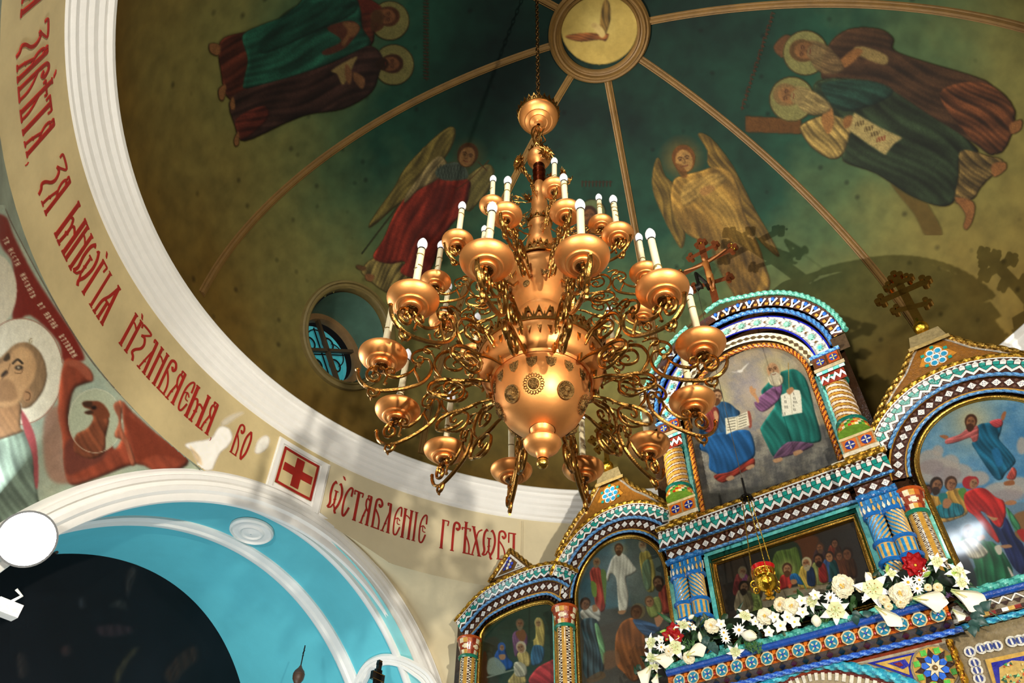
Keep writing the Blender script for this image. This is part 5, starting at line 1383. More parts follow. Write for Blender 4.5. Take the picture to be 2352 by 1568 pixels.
mural('dome_mural', c, onDome, 'dome painting of small dark haloed head seen behind the chandelier candles')
c = Canvas(1280, -40, 1480, 160, 2.0, '8a7436', 7); c.T = FB
c.ell(288, 130, 186, 178, '806c34', 1.0, 1); m0 = c.A.copy(); c.clouds(['a08a4a', '6a5a2a'], 160, .35, False); c.glow(288, 110, 150, 'b8a868', .5)
c.fill([(300, 180), (285, 160), (290, 120), (300, 30), (320, -10), (340, 20), (342, 90), (325, 150), (315, 175)], '54401e', fold=.3, ang=85, wid=6)
c.fill([(300, 190), (270, 190), (200, 198), (140, 185), (125, 170), (180, 158), (250, 155), (300, 160), (335, 160), (320, 195)], '5a3418', fold=.3, ang=5, wid=6)
c.fill([(255, 115), (280, 110), (310, 140), (318, 165), (300, 180), (280, 160), (265, 140)], '9a8450'); c.ell(262, 118, 14, 12, '8a7444'); c.A = m0
mural('medallion_painting', c, lambda x, y: hit(T_dome, x, y, .03), 'round ochre crown medallion painted with a dove with spread wings', 'painting')

# ---- pendentive: evangelist, eagle and their inscriptions
c = Canvas(-20, 470, 500, 1250, 2.4, '8f9a86', 8); c.T = FC
c.A[:] = 0; c.fill([(-50, -60), (20, 0), (60, 90), (155, 270), (250, 440), (370, 640), (500, 830), (700, 1050), (900, 1230), (1075, 1388), (900, 1420), (600, 1500), (380, 1700), (-60, 1760)], '93a08c', 1, 1); base = c.A.copy()
c.clouds(['aab49c', '7d9088', 'a8a890'], 170, .4, False)
c.fill([(-60, 40), (20, 40), (62, 140), (155, 320), (250, 470), (380, 660), (440, 780), (420, 805), (330, 805), (300, 700), (150, 560), (60, 600), (60, 300), (0, 200)], '6e2018', 1, 3)
c.ell(-65, 430, 145, 205, 'c8c0a8'); c.ell(100, 858, 226, 280, 'd2cdb8'); c.line(ellpts(100, 858, 226, 280), 5, '7a3a28', .7)
c.clouds(['b8b29c'], 90, .25, False, c.mask(ellpts(100, 858, 222, 276, 0, 22)))
# eagle
c.fill([(330, 812), (400, 800), (470, 850), (488, 905), (440, 925), (390, 950), (365, 1030), (360, 1120), (385, 1205), (440, 1190), (560, 1160), (600, 1270), (650, 1180), (640, 1020), (700, 1075), (830, 1190), (1000, 1330), (860, 1400), (720, 1350), (520, 1420), (380, 1460), (335, 1380), (322, 1200), (300, 1060)], '7e3a26', 1, 2, fold=.14, ang=75, wid=22)
c.fill([(650, 1090), (760, 1150), (980, 1320), (830, 1300), (720, 1330), (690, 1200)], '6a2c1a', .8, 4); c.fill([(340, 1240), (470, 1170), (560, 1160), (560, 1300), (430, 1380), (345, 1400)], '5c3026', .8, 4)
c.ell(500, 1120, 142, 168, 'a3aa90', .95); c.fill([(395, 1195), (455, 1160), (488, 1110), (482, 1070), (520, 1050), (572, 1105), (556, 1200), (545, 1290), (470, 1320), (390, 1280)], '6e3c26', 1, 1, fold=.2, ang=70, wid=12)
c.line(ellpts(500, 1120, 142, 168), 3, 'd8d2b8', .7)
c.fill([(432, 1022), (470, 1015), (525, 1020), (565, 1060), (575, 1100), (530, 1110), (490, 1090), (440, 1078), (475, 1062), (440, 1048)], '6a3822', 1); c.fill([(432, 1022), (480, 1018), (478, 1048), (445, 1044)], '3a2418'); c.fill([(442, 1074), (475, 1064), (490, 1078), (465, 1086)], '3a2418'); c.ell(492, 1050, 14, 11, '1a1210')
c.fill([(595, 1040), (632, 1012), (645, 1040), (640, 1150), (690, 1260), (712, 1340), (690, 1350), (650, 1230), (600, 1200), (625, 1120)], '95553c', 1, 1, fold=.2, ang=80, wid=10)
c.fill([(330, 815), (400, 800), (470, 855), (486, 905), (455, 900), (400, 845)], '96503a', .9, 2)
c.fill([(230, 1100), (320, 1060), (335, 1390), (480, 1420), (300, 1450), (230, 1350)], '93503c', .55, 6)
# the man
c.fill([(-40, 1215), (0, 1215), (100, 1165), (140, 1200), (172, 1310), (190, 1480), (190, 1640), (-40, 1700)], '6a7a6c', 1, 1, fold=.22, ang=65, wid=16)
c.fill([(102, 1060), (150, 1130), (185, 1230), (198, 1400), (190, 1480), (176, 1440), (165, 1300), (120, 1170)], '9a4a4c', 1, 1)
c.fill([(-40, 1000), (95, 1010), (100, 1150), (115, 1175), (0, 1215), (-40, 1215)], '8d6a48', 1, 1, fold=.10, ang=70, wid=14)
c.fill([(-40, 830), (10, 770), (70, 715), (135, 705), (195, 745), (232, 815), (240, 895), (215, 970), (160, 1040), (110, 1052), (90, 1020), (-40, 1040)], '7d6346', 1, 1, fold=.06, ang=100, wid=6)
c.fill([(-40, 850), (20, 800), (80, 730), (150, 745), (185, 820), (170, 900), (130, 960), (100, 1010), (60, 1040), (-40, 1030)], 'b08a60', 1, 3); c.glow(110, 780, 90, 'c8a274', .7)
c.ell(138, 985, 24, 36, '9a7450'); c.line([(128, 965), (150, 975), (148, 1005), (132, 1010)], 5, '4a3420')
c.fill([(10, 790), (35, 760), (45, 790), (20, 805)], '3a2c1c'); c.line([(60, 815), (85, 795), (110, 815)], 12, '33281c'); c.ell(92, 838, 22, 13, '2a2018'); c.ell(90, 838, 8, 6, 'b8a88a'); c.line([(70, 865), (100, 868), (112, 850)], 4, '5a4028')
c.fill([(0, 870), (25, 850), (32, 870), (0, 890)], '2a2018'); c.line([(0, 900), (30, 860), (45, 820)], 6, '6a4c30', .7); c.fill([(-40, 920), (40, 900), (80, 960), (70, 1010), (-40, 1010)], '7a5a3c', .6, 4)
c.line([(145, 710), (150, 690), (160, 684)], 5, '8a7850'); c.line([(155, 708), (162, 695)], 4, '8a7850')
# white names along the border
rnd = random.Random(4)
for a, b, n in (((18, 158), (168, 462), 17), ((205, 505), (388, 775), 17)):
    for k in range(n):
        if k in (2, 8, 9): continue
        t = k / (n - 1); x, y = a[0] + (b[0] - a[0]) * t, a[1] + (b[1] - a[1]) * t; ux, uy = -.72, .40; vx, vy = .45, .89
        L_ = 20
        P = lambda p, q: (x + (ux * q * L_ + vx * p * 9), y + (uy * q * L_ + vy * p * 9) )
        for st in rnd.choice(([[(-.4, -.8), (-.4, .8)], [(.4, -.8), (.4, .8)], [(-.4, 0), (.4, -.2)]], [[(0, -.8), (0, .8)], [(-.5, -.7), (.5, -.7)]], [[(-.4, -.8), (-.4, .8)], [(-.4, -.7), (.4, -.5), (-.3, 0), (.4, .6), (-.4, .8)]], [[(.4, -.7), (-.3, -.4), (-.3, .4), (.4, .7)]])): c.line([P(*q) for q in st], 4.5, 'cfc6a8', .9, curve=False)
c.A = base; c.line([(20, 0), (60, 90), (155, 270), (250, 440), (370, 640), (500, 830), (700, 1050), (900, 1230), (1075, 1388)], 5, '4a2a1c', 1)
c.grain(.018)
mural('pendentive_mural', c, onPend, 'wall painting of balding haloed man beside a red eagle, above the turquoise arch')
# faint mural on the dark end wall
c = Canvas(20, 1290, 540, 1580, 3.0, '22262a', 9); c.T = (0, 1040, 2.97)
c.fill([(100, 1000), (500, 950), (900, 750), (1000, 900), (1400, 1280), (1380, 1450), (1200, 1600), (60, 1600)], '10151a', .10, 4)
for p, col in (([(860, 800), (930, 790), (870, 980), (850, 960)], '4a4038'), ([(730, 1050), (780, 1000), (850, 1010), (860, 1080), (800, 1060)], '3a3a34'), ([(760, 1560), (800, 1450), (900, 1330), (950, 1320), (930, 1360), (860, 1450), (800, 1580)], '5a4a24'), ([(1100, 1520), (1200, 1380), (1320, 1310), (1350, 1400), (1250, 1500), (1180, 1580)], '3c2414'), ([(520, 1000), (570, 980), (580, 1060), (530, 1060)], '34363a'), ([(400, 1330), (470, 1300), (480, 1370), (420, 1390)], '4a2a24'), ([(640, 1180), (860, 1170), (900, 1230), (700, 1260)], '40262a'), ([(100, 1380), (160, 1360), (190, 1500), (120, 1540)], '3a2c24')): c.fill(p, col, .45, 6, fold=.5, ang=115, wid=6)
mural('end_wall_mural', c, lambda x, y: hit(T_end, x, y, .02), 'dark barely visible mural on the end wall under the turquoise vault')
# ------------------------------------------------------------------ red Slavonic lettering on the drum
def st(*p): return p
# glyphs: strokes in a box (x 0..1, y 0 bottom..1 top); each stroke (points, width); K marks knots
N_ = .20; T_ = .12; F_ = .07
def serif(x, y, w=.17): return ([(x - w, y), (x + w, y)], F_)
GL = {
 'Z': [([(.05, .86), (.10, .97), (.95, .97), (.60, .80), (.35, .72)], T_), ([(.30, .70), (.62, .72), (.80, .58), (.70, .42), (.35, .26), (.25, .14), (.45, .08), (.55, -.02)], N_ * .8)],
 'A': [([(.72, .0), (.72, .97)], N_), ([(.40, .97), (.78, .97)], F_), ([(.42, .96), (.47, .90)], T_), ([(.66, .80), (.42, .86), (.32, .72), (.42, .55), (.68, .42)], T_), ([(.44, .52), (.30, .32), (.22, .20), (.15, .0)], T_), serif(.15, 0), serif(.72, 0), ([(.24, .26), (.30, .23)], N_ * 1.1)],
 'V': [([(.25, .0), (.25, .80), (.40, .97), (.70, .97), (.85, .84), (.70, .74), (.55, .82)], N_ * .85), ([(.30, .62), (.62, .45), (.80, .25), (.80, .0)], T_), ([(.10, .01), (.92, .01)], F_ * 1.2)],
 'E2': [([(.45, .0), (.45, 1.08)], N_), ([(.08, .86), (.90, .86)], F_ * 1.3), ([(.10, .86), (.16, .78)], F_ * 1.5), ([(.88, .86), (.84, .78)], F_ * 1.5), ([(.50, .60), (.72, .42), (.85, .22), (.85, .0)], T_), ([(.30, .01), (.98, .01)], F_ * 1.2), serif(.45, 1.07)],
 'T': [([(.5, .0), (.5, .94)], N_ * 1.1), ([(.05, .95), (.95, .95)], T_), ([(.08, .94), (.14, .82)], F_ * 1.4), ([(.92, .94), (.88, .82)], F_ * 1.4), serif(.5, 0)],
 'M': [([(.12, .0), (.12, .97)], N_ * .8), ([(.88, .0), (.88, .97)], N_ * .8), ([(.16, .58), (.34, .64), (.46, .52), (.60, .58), (.84, .50)], T_ * .8), ([(.46, .52), (.48, .36), (.42, .0)], T_ * .9), serif(.12, 0, .12), serif(.88, 0, .12), serif(.12, .97, .12), serif(.88, .97, .12), serif(.42, 0, .12), ([(.45, .33), (.49, .29)], N_)],
 'N': [([(.2, .0), (.2, .97)], N_), ([(.8, .0), (.8, .97)], N_), ([(.24, .76), (.5, .74), (.76, .66)], T_ * .8), serif(.2, 0), serif(.8, 0), serif(.2, .97), serif(.8, .97)],
 'W': [([(.32, .97), (.14, .80), (.10, .50), (.18, .22), (.06, .06)], N_ * .7), ([(.68, .97), (.86, .80), (.92, .55), (.80, .25), (.62, .06), (.72, -.04)], N_ * .7), ([(.08, .05), (.30, .10), (.46, .22), (.62, .06)], T_ * .8), ([(.49, .66), (.49, .24)], T_), serif(.49, .66, .15), ([(.47, .40), (.51, .37)], N_), ([(.30, .97), (.40, .90)], F_), ([(.70, .97), (.60, .90)], F_)],
 'G': [([(.3, .0), (.3, .95)], N_ * 1.1), ([(.15, .96), (.85, .96)], T_ * .8), ([(.84, .96), (.76, .80)], T_), serif(.3, 0)],
 'I': [([(.5, .0), (.5, .97)], N_ * 1.5), serif(.5, 0, .32), serif(.5, .97, .32)],
 'Q': [([(.80, .0), (.62, .97)], N_ * .8), ([(.60, .92), (.40, .60), (.18, .35), (.12, .0)], T_), ([(.28, .45), (.72, .45)], F_ * 1.4), ([(.48, .44), (.45, .0)], N_ * .7), serif(.12, 0, .12), serif(.80, 0, .12), serif(.45, 0, .12), serif(.62, .98, .14)],
 'L': [([(.75, .0), (.65, .97)], N_), ([(.36, .97), (.72, .97)], F_), ([(.38, .96), (.44, .88)], T_), ([(.66, .70), (.45, .40), (.2, .0)], T_ * .9), serif(.2, 0), serif(.75, 0), ([(.36, .28), (.42, .24)], N_)],
 'E': [([(.85, .66), (.80, .95), (.50, .90), (.25, .65), (.22, .30), (.32, .04), (.60, .04), (.86, .30)], N_ * .7), ([(.28, .52), (.55, .58), (.80, .50)], T_ * .7), ([(.50, .56), (.55, .40), (.82, .38)], T_ * .6)],
 'S': [([(.85, .70), (.85, .95), (.60, .95), (.30, .70), (.22, .35), (.30, .06), (.50, .02), (.82, .32)], N_ * .8)],
 'R': [([(.35, .0), (.35, .78), (.50, .97), (.80, .95), (.88, .82), (.72, .74), (.60, .80)], N_ * .95), serif(.35, 0)],
 'X': [([(.15, .97), (.80, .0)], N_), ([(.95, .92), (.60, .80), (.42, .50), (.15, .0)], T_), serif(.15, 0), serif(.80, 0), serif(.15, .97)],
 'J': [([(.60, .0), (.60, .94)], N_), ([(.10, .96), (.80, .96)], F_ * 1.4), ([(.14, .96), (.14, .62)], T_), ([(.64, .30), (.88, .26), (.92, .0)], T_ * .8), ([(.45, .01), (1, .01)], F_)],
 'O': [([(.62, .97), (.30, .70), (.25, .25), (.42, .0)], N_ * .9), ([(.62, .97), (.82, .72), (.75, .28), (.42, .0)], N_ * .9)],
 '.': [([(.4, .0), (.5, -.05), (.4, -.10)], .10)],
}
def word(txt, a0, a1, z0, z1, label):
    wd = {'I': .55, '.': .35, 'M': 1.45, 'W': 1.25, 'Q': 1.3, 'G': .9, 'E': .9, 'S': .95}
    letters = txt.split(); tot = sum(wd.get(l, 1.0) for l in letters); unit = (a1 - a0) / tot; x = a0; mb = MB()
    H = z1 - z0
    for l in letters:
        w = wd.get(l, 1.0) * unit
        for pts, th in GL[l]:
            P = smoothpts(pts, 5, False) if len(pts) > 2 else np.array(pts, float)
            hw = th * .5 * 1.12
            asp = abs(math.radians(w) * .8) / H          # width/height of the letter box
            Q = np.array([(p[0] * asp, p[1]) for p in P])
            t = np.gradient(Q, axis=0); t /= np.hypot(t[:, 0], t[:, 1])[:, None] + 1e-9; n = np.c_[-t[:, 1], t[:, 0]] * hw * asp * .95
            L_ = Q + n; R_ = Q - n
            pt = lambda q, r: cyl(x + w * q[0] / asp, z0 + H * q[1], r)
            for i in range(len(Q) - 1):
                quad = (L_[i], L_[i + 1], R_[i + 1], R_[i])
                mb.prism([pt(q, .7996) for q in quad], [pt(q, .7985) for q in quad])
        x += w
    return tag(mb.build('inscription', M_red, smooth=0), label, 'lettering', 'red Slavonic inscription round the drum')
word('Z A V E2 T A .', 63.2, 51.6, .812, .890, 'first full word of red lettering, topmost on beige band by the frame edge')
word('Z A', 49.3, 45.6, .818, .896, 'two-letter red word on the beige band, second word of the inscription')
word('M N W G I Q', 43.6, 31.0, .822, .899, 'six-letter red word on the beige band above the white painted halo')
word('I Z L N V A E M A .'.replace('I Z', 'N Z', 1), 28.2, 9.9, .829, .899, 'longest red word on the beige band, ending at patched white plaster')
word('V O', 7.1, 4.2, .829, .897, 'two-letter red word between white plaster patches and the cross panel')
word('W S T A V L E N I E', -9.6, -25.9, .829, .899, 'long red word on cream wall just right of the cross panel')
word('G R E2 X W V J', -27.9, -40.6, .829, .899, 'red word on cream wall partly hidden by the screen triangular gable')
word('A', 67.3, 65.2, .818, .884, 'cut-off red letter in the top left frame corner')
# stress marks
for a, z, l in ((-11.5, .912, 'short dark red accent mark over the first letter right of the cross panel'), (35.9, .909, 'short dark accent mark over the word above the white halo'), (57.2, .904, 'small red accent mark over the topmost full word'), (26.9, .905, 'tiny red accent mark over the longest word')):
    mb = MB(); mb.prism([cyl(a + x, z + y, .7996) for x, y in ((-.25, -.004), (.05, -.003), (.35, .004), (.0, .003))], [cyl(a + x, z + y, .7985) for x, y in ((-.25, -.004), (.05, -.003), (.35, .004), (.0, .003))])
    tag(mb.build('accent_mark', M_red, smooth=0), l, 'lettering')
# white plaster patches near the end of the left text
onBand = lambda x, y: (hit(T_drum[0], x, y, .004))
c = Canvas(420, 930, 640, 1110, 2.2, 'f0ede6', 12); c.T = (250, 700, 4.127)
c.fill([(720, 1330), (800, 1300), (960, 1270), (1020, 1190), (1070, 1150), (1140, 1180), (1165, 1260), (1120, 1340), (1050, 1400), (1000, 1500), (960, 1568), (830, 1540), (850, 1450), (800, 1390)], 'f0ede4', 1, 2)
c.fill([(1395, 1330), (1420, 1280), (1480, 1240), (1520, 1270), (1500, 1350), (1440, 1400), (1385, 1400)], 'ece8dc', .95, 2); c.fill([(1060, 1140), (1100, 1080), (1200, 1030), (1280, 1020), (1200, 1070), (1120, 1130)], 'ddd6c0', .55, 4)
c.fill([(760, 1330), (860, 1440), (880, 1520), (830, 1480), (790, 1400)], 'e0c090', .8, 2)
tag(c.mesh('plaster_patch', onBand, M_paint), 'bare white plaster patches on the beige band beside the cross panel', 'plaster patch')
# ------------------------------------------------------------------ icons: painted panels in gilt frames
def icon(name, cv, curve, label, d=.004, closed=None, bottom=None, fr=.0042):
    poly_px = None
    t = thing(name, label, 'icon painting', I(curve.p[:, 0].mean(), curve.p[:, 1].min(), d))
    # clip the canvas to the frame outline
    P = np.array([proj_px(I(u, z, d)) for u, z in curve.p]); s0 = cv.T; cv.T = (0, 0, 1.0)
    m = cv.mask([tuple(p) for p in P], 0, False); cv.T = s0; cv.A[:] = 1
    cv.grain(.035)
    o = cv.mesh('painted_panel', lambda x, y: Ip(x, y, d), M_icon, t, .3, m)
    me = o.data; at = me.color_attributes['Col']; buf = np.zeros(len(me.vertices) * 4, np.float32); at.data.foreach_get('color', buf); buf[3::4] = 1; at.data.foreach_set('color', buf)
    mb = MB(); cp = curve.p.tolist()
    mb.tube([I(u, z, d + .003) for u, z in (closed or cp)], fr * S, 10, closed=closed is not None)
    c2 = Curve(closed + closed[:1] if closed else cp)
    mb.tube([I(u, z, d + .001) for u, z in c2.off(.0045)], fr * .6 * S, 8); mb.tube([I(u, z, d + .001) for u, z in c2.off(-.004)], fr * .45 * S, 8)
    mb.build('gilt_frame', M_gilt, t, 50)
    return t
def proj_px(X):
    v = np.asarray(X) - EYE; w = v @ CF; return (WPX / 2 + FPX * (v @ CR) / w, HPX / 2 - FPX * (v @ CU) / w)

# -- upper icon: two seated figures on clouds
c = Canvas(1590, 778, 1935, 1190, 1.35, '8f8a7a', 20); c.T = (1580, 780, 3.919)
c.clouds(['b0a48e', '6c6c74', 'a89878'], 110, .75); c.fill([(0, 1000), (400, 900), (1411, 800), (1411, 1568), (0, 1568)], '6e6c64', .75, 8); c.clouds(['a8a494', '45464a'], 60, .6, True, c.mask([(0, 1000), (400, 900), (1411, 800), (1411, 1568), (0, 1568)], 6))
c.glow(600, 420, 420, 'b5a8a8', .6); c.fill([(0, 1400), (800, 1300), (1411, 1150), (1411, 1600), (0, 1600)], '4a4a44', .6, 8)
c.glow(250, 520, 190, 'c8c07a', .85); c.glow(790, 290, 220, 'd0c680', .85)
c.fill([(380, 290), (460, 285), (500, 245), (552, 205), (500, 270), (480, 290), (450, 295)], 'ddd8cc', .9); c.ell(470, 282, 26, 11, 'e0dcd0', .9)
# left figure
c.fill([(150, 690), (220, 640), (290, 560), (370, 570), (430, 620), (470, 660), (420, 760), (350, 850), (180, 880), (100, 850)], '274a6a', fold=.22, ang=70, wid=14)
c.fill([(160, 680), (230, 600), (280, 640), (275, 760), (240, 830), (150, 820)], '7a3630', fold=.2, ang=80, wid=10)
c.fill([(130, 905), (220, 850), (340, 830), (520, 810), (575, 860), (605, 980), (590, 1060), (500, 1120), (400, 1190), (310, 1220), (230, 1190), (190, 1150), (185, 1030), (105, 985)], '1d4a78', fold=.20, ang=65, wid=20)
c.fill([(245, 1215), (400, 1180), (580, 1065), (600, 1130), (520, 1180), (420, 1230), (320, 1285), (250, 1255)], '7a2e24', fold=.3, ang=150, wid=8)
c.fill([(340, 1250), (390, 1220), (420, 1245), (370, 1270)], 'b08a68'); c.fill([(520, 1150), (580, 1120), (600, 1140), (545, 1170)], 'b08a68')
c.fill([(232, 650), (255, 640), (275, 690), (262, 735), (238, 700)], 'b88c66'); c.fill([(540, 640), (560, 650), (575, 720), (575, 780), (550, 790), (530, 680)], '8a4a3c')
c.face(258, 510, 58, 8, 'b58a64', '4a3220', '5a3c26', 1)
c.fill([(335, 705), (440, 690), (535, 645), (555, 770), (440, 810), (345, 852)], 'd8d2b8', curve=False); c.line([(440, 690), (450, 808)], 4, '8a8468')
for k in range(5):
    for a, b in (((358, 715 + k * 25), (430, 700 + k * 25)), ((458, 690 + k * 24), (530, 665 + k * 24))):
        n = 6
        for j in range(n):
            x0, y0 = a[0] + (b[0] - a[0]) * j / n, a[1] + (b[1] - a[1]) * j / n; c.line([(x0, y0), (x0 + 8, y0 - 2)], 7, '4a463a', .8, curve=False)
# right figure
c.fill([(660, 480), (720, 390), (800, 310), (880, 275), (970, 268), (1060, 350), (1110, 500), (1140, 640), (1180, 780), (1200, 900), (1130, 930), (960, 960), (840, 1010), (770, 1050), (720, 960), (660, 830), (660, 780), (740, 660), (780, 580)], '1c5c54', fold=.22, ang=70, wid=20)
c.fill([(640, 520), (740, 440), (830, 400), (850, 430), (830, 520), (770, 590), (680, 648), (620, 620), (598, 560), (640, 560)], '6f4a6a', fold=.22, ang=45, wid=12)
c.fill([(555, 430), (575, 415), (590, 440), (612, 440), (610, 480), (640, 540), (630, 570), (600, 520), (560, 475)], 'b88a62')
c.fill([(780, 1040), (900, 920), (1110, 930), (1120, 960), (1040, 1000), (960, 1030), (800, 1070)], '5c4258', fold=.25, ang=140, wid=10)
c.fill([(765, 1080), (840, 1058), (850, 1085), (790, 1108)], 'b88e68'); c.fill([(950, 1010), (1010, 990), (1035, 1010), (965, 1045)], 'b88e68')
c.fill([(720, 330), (790, 300), (850, 330), (855, 390), (800, 425), (740, 400)], 'b0a68a', fold=.2, ang=80, wid=6)
c.face(765, 272, 82, -14, 'b58c66', 'a49878', 'b8ae94')
c.fill([(835, 500), (900, 470), (960, 448), (1005, 455), (1018, 500), (1030, 655), (850, 690)], 'd9d6c2', curve=False); c.line([(920, 480), (940, 665)], 5, 'a8a48c')
for k, y in enumerate((505, 548, 595, 655)): 
    for j in range(1 + k % 3): c.line([(872 + j * 12, y), (874 + j * 12, y + 20)], 5, '33302a', .9, curve=False)
for k, y in enumerate((478, 518, 552, 585, 620)): 
    for j in range(1 + k % 3): c.line([(950 + j * 13, y), (956 + j * 13, y + 18)], 5, '33302a', .9, curve=False)
c.glow(790, 290, 10, 'd0c680', .01); c.line([(905, 210), (910, 430)], 6, '9a7a3a'); c.fill([(885, 460), (930, 425), (955, 450), (915, 495)], 'a87a54')
icon('icon', c, Curve(fr), 'arched icon of two seated bearded figures on clouds with tablets, top of screen')
# -- right icon: ascending figure above a crowd
c = Canvas(2060, 895, 2560, 1420, 1.5, '6fa0c0', 21); c.T = (2080, 900, 3.485)
c.clouds(['4a8ab4', '8ab8cc', '3a78a8'], 150, .6)
c.glow(520, 230, 360, 'd8c48a', .95)
for x, y, rx, ry in ((200, 560, 110, 100), (270, 640, 170, 110), (360, 560, 70, 60), (420, 650, 120, 80), (260, 470, 45, 45), (580, 690, 90, 60), (780, 800, 160, 80), (900, 750, 120, 70), (930, 430, 40, 70)): c.ell(x, y, rx, ry, 'b5aca0', .85, 5)
for x, y, rx, ry in ((210, 600, 100, 60), (330, 660, 120, 60), (820, 830, 140, 50)): c.ell(x, y, rx, ry, '95888a', .6, 6)
c.fill([(150, 780), (300, 800), (500, 850), (760, 880), (948, 880), (1700, 880), (1700, 1700), (100, 1700)], '6a7078', .5, 6); c.fill([(860, 1000), (948, 950), (1300, 900), (1700, 980), (1700, 1300), (948, 1200), (880, 1080)], '8a5e30', .9, 3)
c.fill([(580, 265), (700, 245), (770, 250), (760, 330), (750, 380), (830, 470), (880, 545), (860, 590), (800, 650), (770, 700), (715, 690), (620, 560), (570, 480), (530, 410), (575, 370)], '1d5c78', fold=.28, ang=62, wid=14)
c.fill([(690, 470), (740, 450), (780, 560), (740, 600), (710, 540)], '2a7ab0', .7, 3)
c.fill([(580, 275), (510, 280), (430, 340), (330, 375), (315, 408), (350, 415), (430, 395), (515, 365), (540, 400), (580, 380)], 'b8605c', fold=.22, ang=160, wid=9); c.fill([(672, 240), (740, 215), (775, 225), (772, 270), (720, 285)], 'b8484c', fold=.2, ang=20, wid=8)
c.fill([(270, 350), (320, 345), (345, 362), (320, 378)], 'a86a42'); c.fill([(765, 215), (770, 180), (790, 155), (806, 165), (785, 225)], 'a86a42')
c.fill([(860, 600), (890, 640), (870, 700), (810, 690), (830, 640)], 'a84a3e', fold=.2, ang=60, wid=8); c.fill([(790, 720), (860, 705), (870, 740), (800, 748)], '9a6038')
c.face(522, 240, 54, 8, 'a06a44', '4a2c1a', '4a2c1a')
c.fill([(150, 800), (220, 830), (300, 830), (340, 790), (430, 770), (480, 830), (500, 960), (420, 1010), (290, 1040), (230, 950)], 'a8823a', fold=.25, ang=75, wid=10)
c.fill([(235, 930), (320, 890), (440, 900), (460, 980), (290, 1010)], '1f6a78', fold=.3, ang=85, wid=8); c.fill([(265, 820), (330, 815), (330, 900), (290, 900)], '2a7a78'); c.fill([(420, 790), (480, 770), (500, 900), (450, 850)], '5a8a3c')
c.fill([(300, 870), (330, 850), (370, 880), (340, 930), (300, 920)], 'b07a52')
c.face(180, 785, 38, 0, '7a4a32', '2a1a12'); c.face(245, 745, 56, 12, '9a6a48', '33241a', '3a281c', 1); c.face(360, 735, 54, 16, 'a87450', '4a3222', None, 1)
c.fill([(470, 820), (560, 770), (640, 775), (720, 840), (790, 880), (800, 1000), (760, 1085), (700, 1050), (640, 970), (600, 960), (680, 1060), (750, 1160), (740, 1205), (660, 1130), (560, 1000), (490, 940)], 'b02a24', fold=.22, ang=60, wid=15)
c.fill([(650, 980), (700, 1050), (770, 1090), (800, 1000), (880, 1150), (948, 1240), (948, 1450), (860, 1400), (760, 1200)], '20284e', fold=.25, ang=70, wid=14)
c.fill([(640, 980), (690, 1000), (740, 1010), (700, 1030)], 'b88a60'); c.fill([(790, 885), (850, 865), (890, 880), (870, 900), (820, 905)], 'b07a52')
c.ell(512, 725, 58, 52, 'b02a30'); c.face(540, 728, 46, 20, 'b0805a', 'a83030', None, 1)
c.fill([(800, 920), (860, 980), (920, 1080), (900, 1130), (850, 1060)], '3a7a52', fold=.25, ang=70, wid=8); c.fill([(890, 1110), (948, 1100), (948, 1200), (910, 1150)], 'a82a24')
c.fill([(440, 1180), (560, 1110), (640, 1190), (700, 1200), (780, 1280), (850, 1400), (870, 1500), (948, 1600), (420, 1600), (560, 1400)], '1f5c3c', fold=.28, ang=70, wid=16)
c.fill([(430, 1210), (500, 1170), (560, 1180), (640, 1250), (660, 1290), (600, 1330), (520, 1330), (460, 1290)], 'a8a490', fold=.25, ang=60, wid=9); c.fill([(570, 1160), (620, 1140), (635, 1170), (590, 1195)], 'a87a54')
c.fill([(710, 1240), (760, 1225), (770, 1290), (740, 1300)], 'c8c4b0'); c.fill([(760, 1230), (830, 1220), (852, 1240), (790, 1250)], 'a87a54'); c.fill([(815, 1400), (840, 1420), (880, 1500), (860, 1500)], 'c8c0b0'); c.face(500, 1120, 52, 20, '7a5a44', '4a3a2c', None, 1)
c.fill([(350, 1200), (440, 1230), (560, 1450), (560, 1600), (420, 1600), (380, 1350)], '2a2c34', .85, 3)
icon('icon', c, F3, 'arched icon of robed figure rising in blue sky above a crowd, right of centre')
# -- second icon from the left: white-robed figure between two others
c = Canvas(1312, 1222, 1560, 1580, 1.35, '4a5a5c', 22); c.T = (1020, 1020, 2.861)
c.fill([(860, 560), (1200, 560), (1200, 1100), (860, 1150)], '3f7484', .8, 8); c.fill([(1200, 560), (1500, 600), (1520, 1100), (1250, 1100)], '4a5a4c', .8, 8)
c.glow(1150, 850, 330, 'a8b0a8', .75); c.fill([(870, 1150), (1500, 1100), (1560, 1600), (860, 1600)], '4a4234', .75, 8); c.clouds(['6a6e6a', '3a4242'], 90, .25)
c.glow(1150, 690, 75, 'd8cc8a', .8)
c.fill([(1110, 740), (1160, 715), (1200, 735), (1250, 800), (1265, 830), (1225, 860), (1195, 880), (1215, 1000), (1200, 1090), (1155, 1110), (1140, 1000), (1130, 880), (1095, 850), (1080, 900), (1065, 880), (1080, 810)], 'c8c8b4', fold=.16, ang=85, wid=11)
c.face(1148, 688, 32, 0, 'a07850', '5a4028', '5a4028'); c.fill([(1145, 1095), (1195, 1090), (1180, 1115), (1150, 1115)], 'a8805a')
c.fill([(960, 830), (1005, 800), (1040, 850), (1050, 940), (1060, 1060), (1040, 1100), (1000, 1080), (985, 980), (965, 900)], 'a84a3e', fold=.25, ang=85, wid=9); c.fill([(965, 900), (1000, 920), (1000, 1000), (975, 990)], '7a9a4a'); c.fill([(1030, 830), (1065, 850), (1060, 1050), (1045, 960)], '6f8a50')
c.face(1002, 775, 27, 8, 'a07852', '8a7a5c', '8a7a5c')
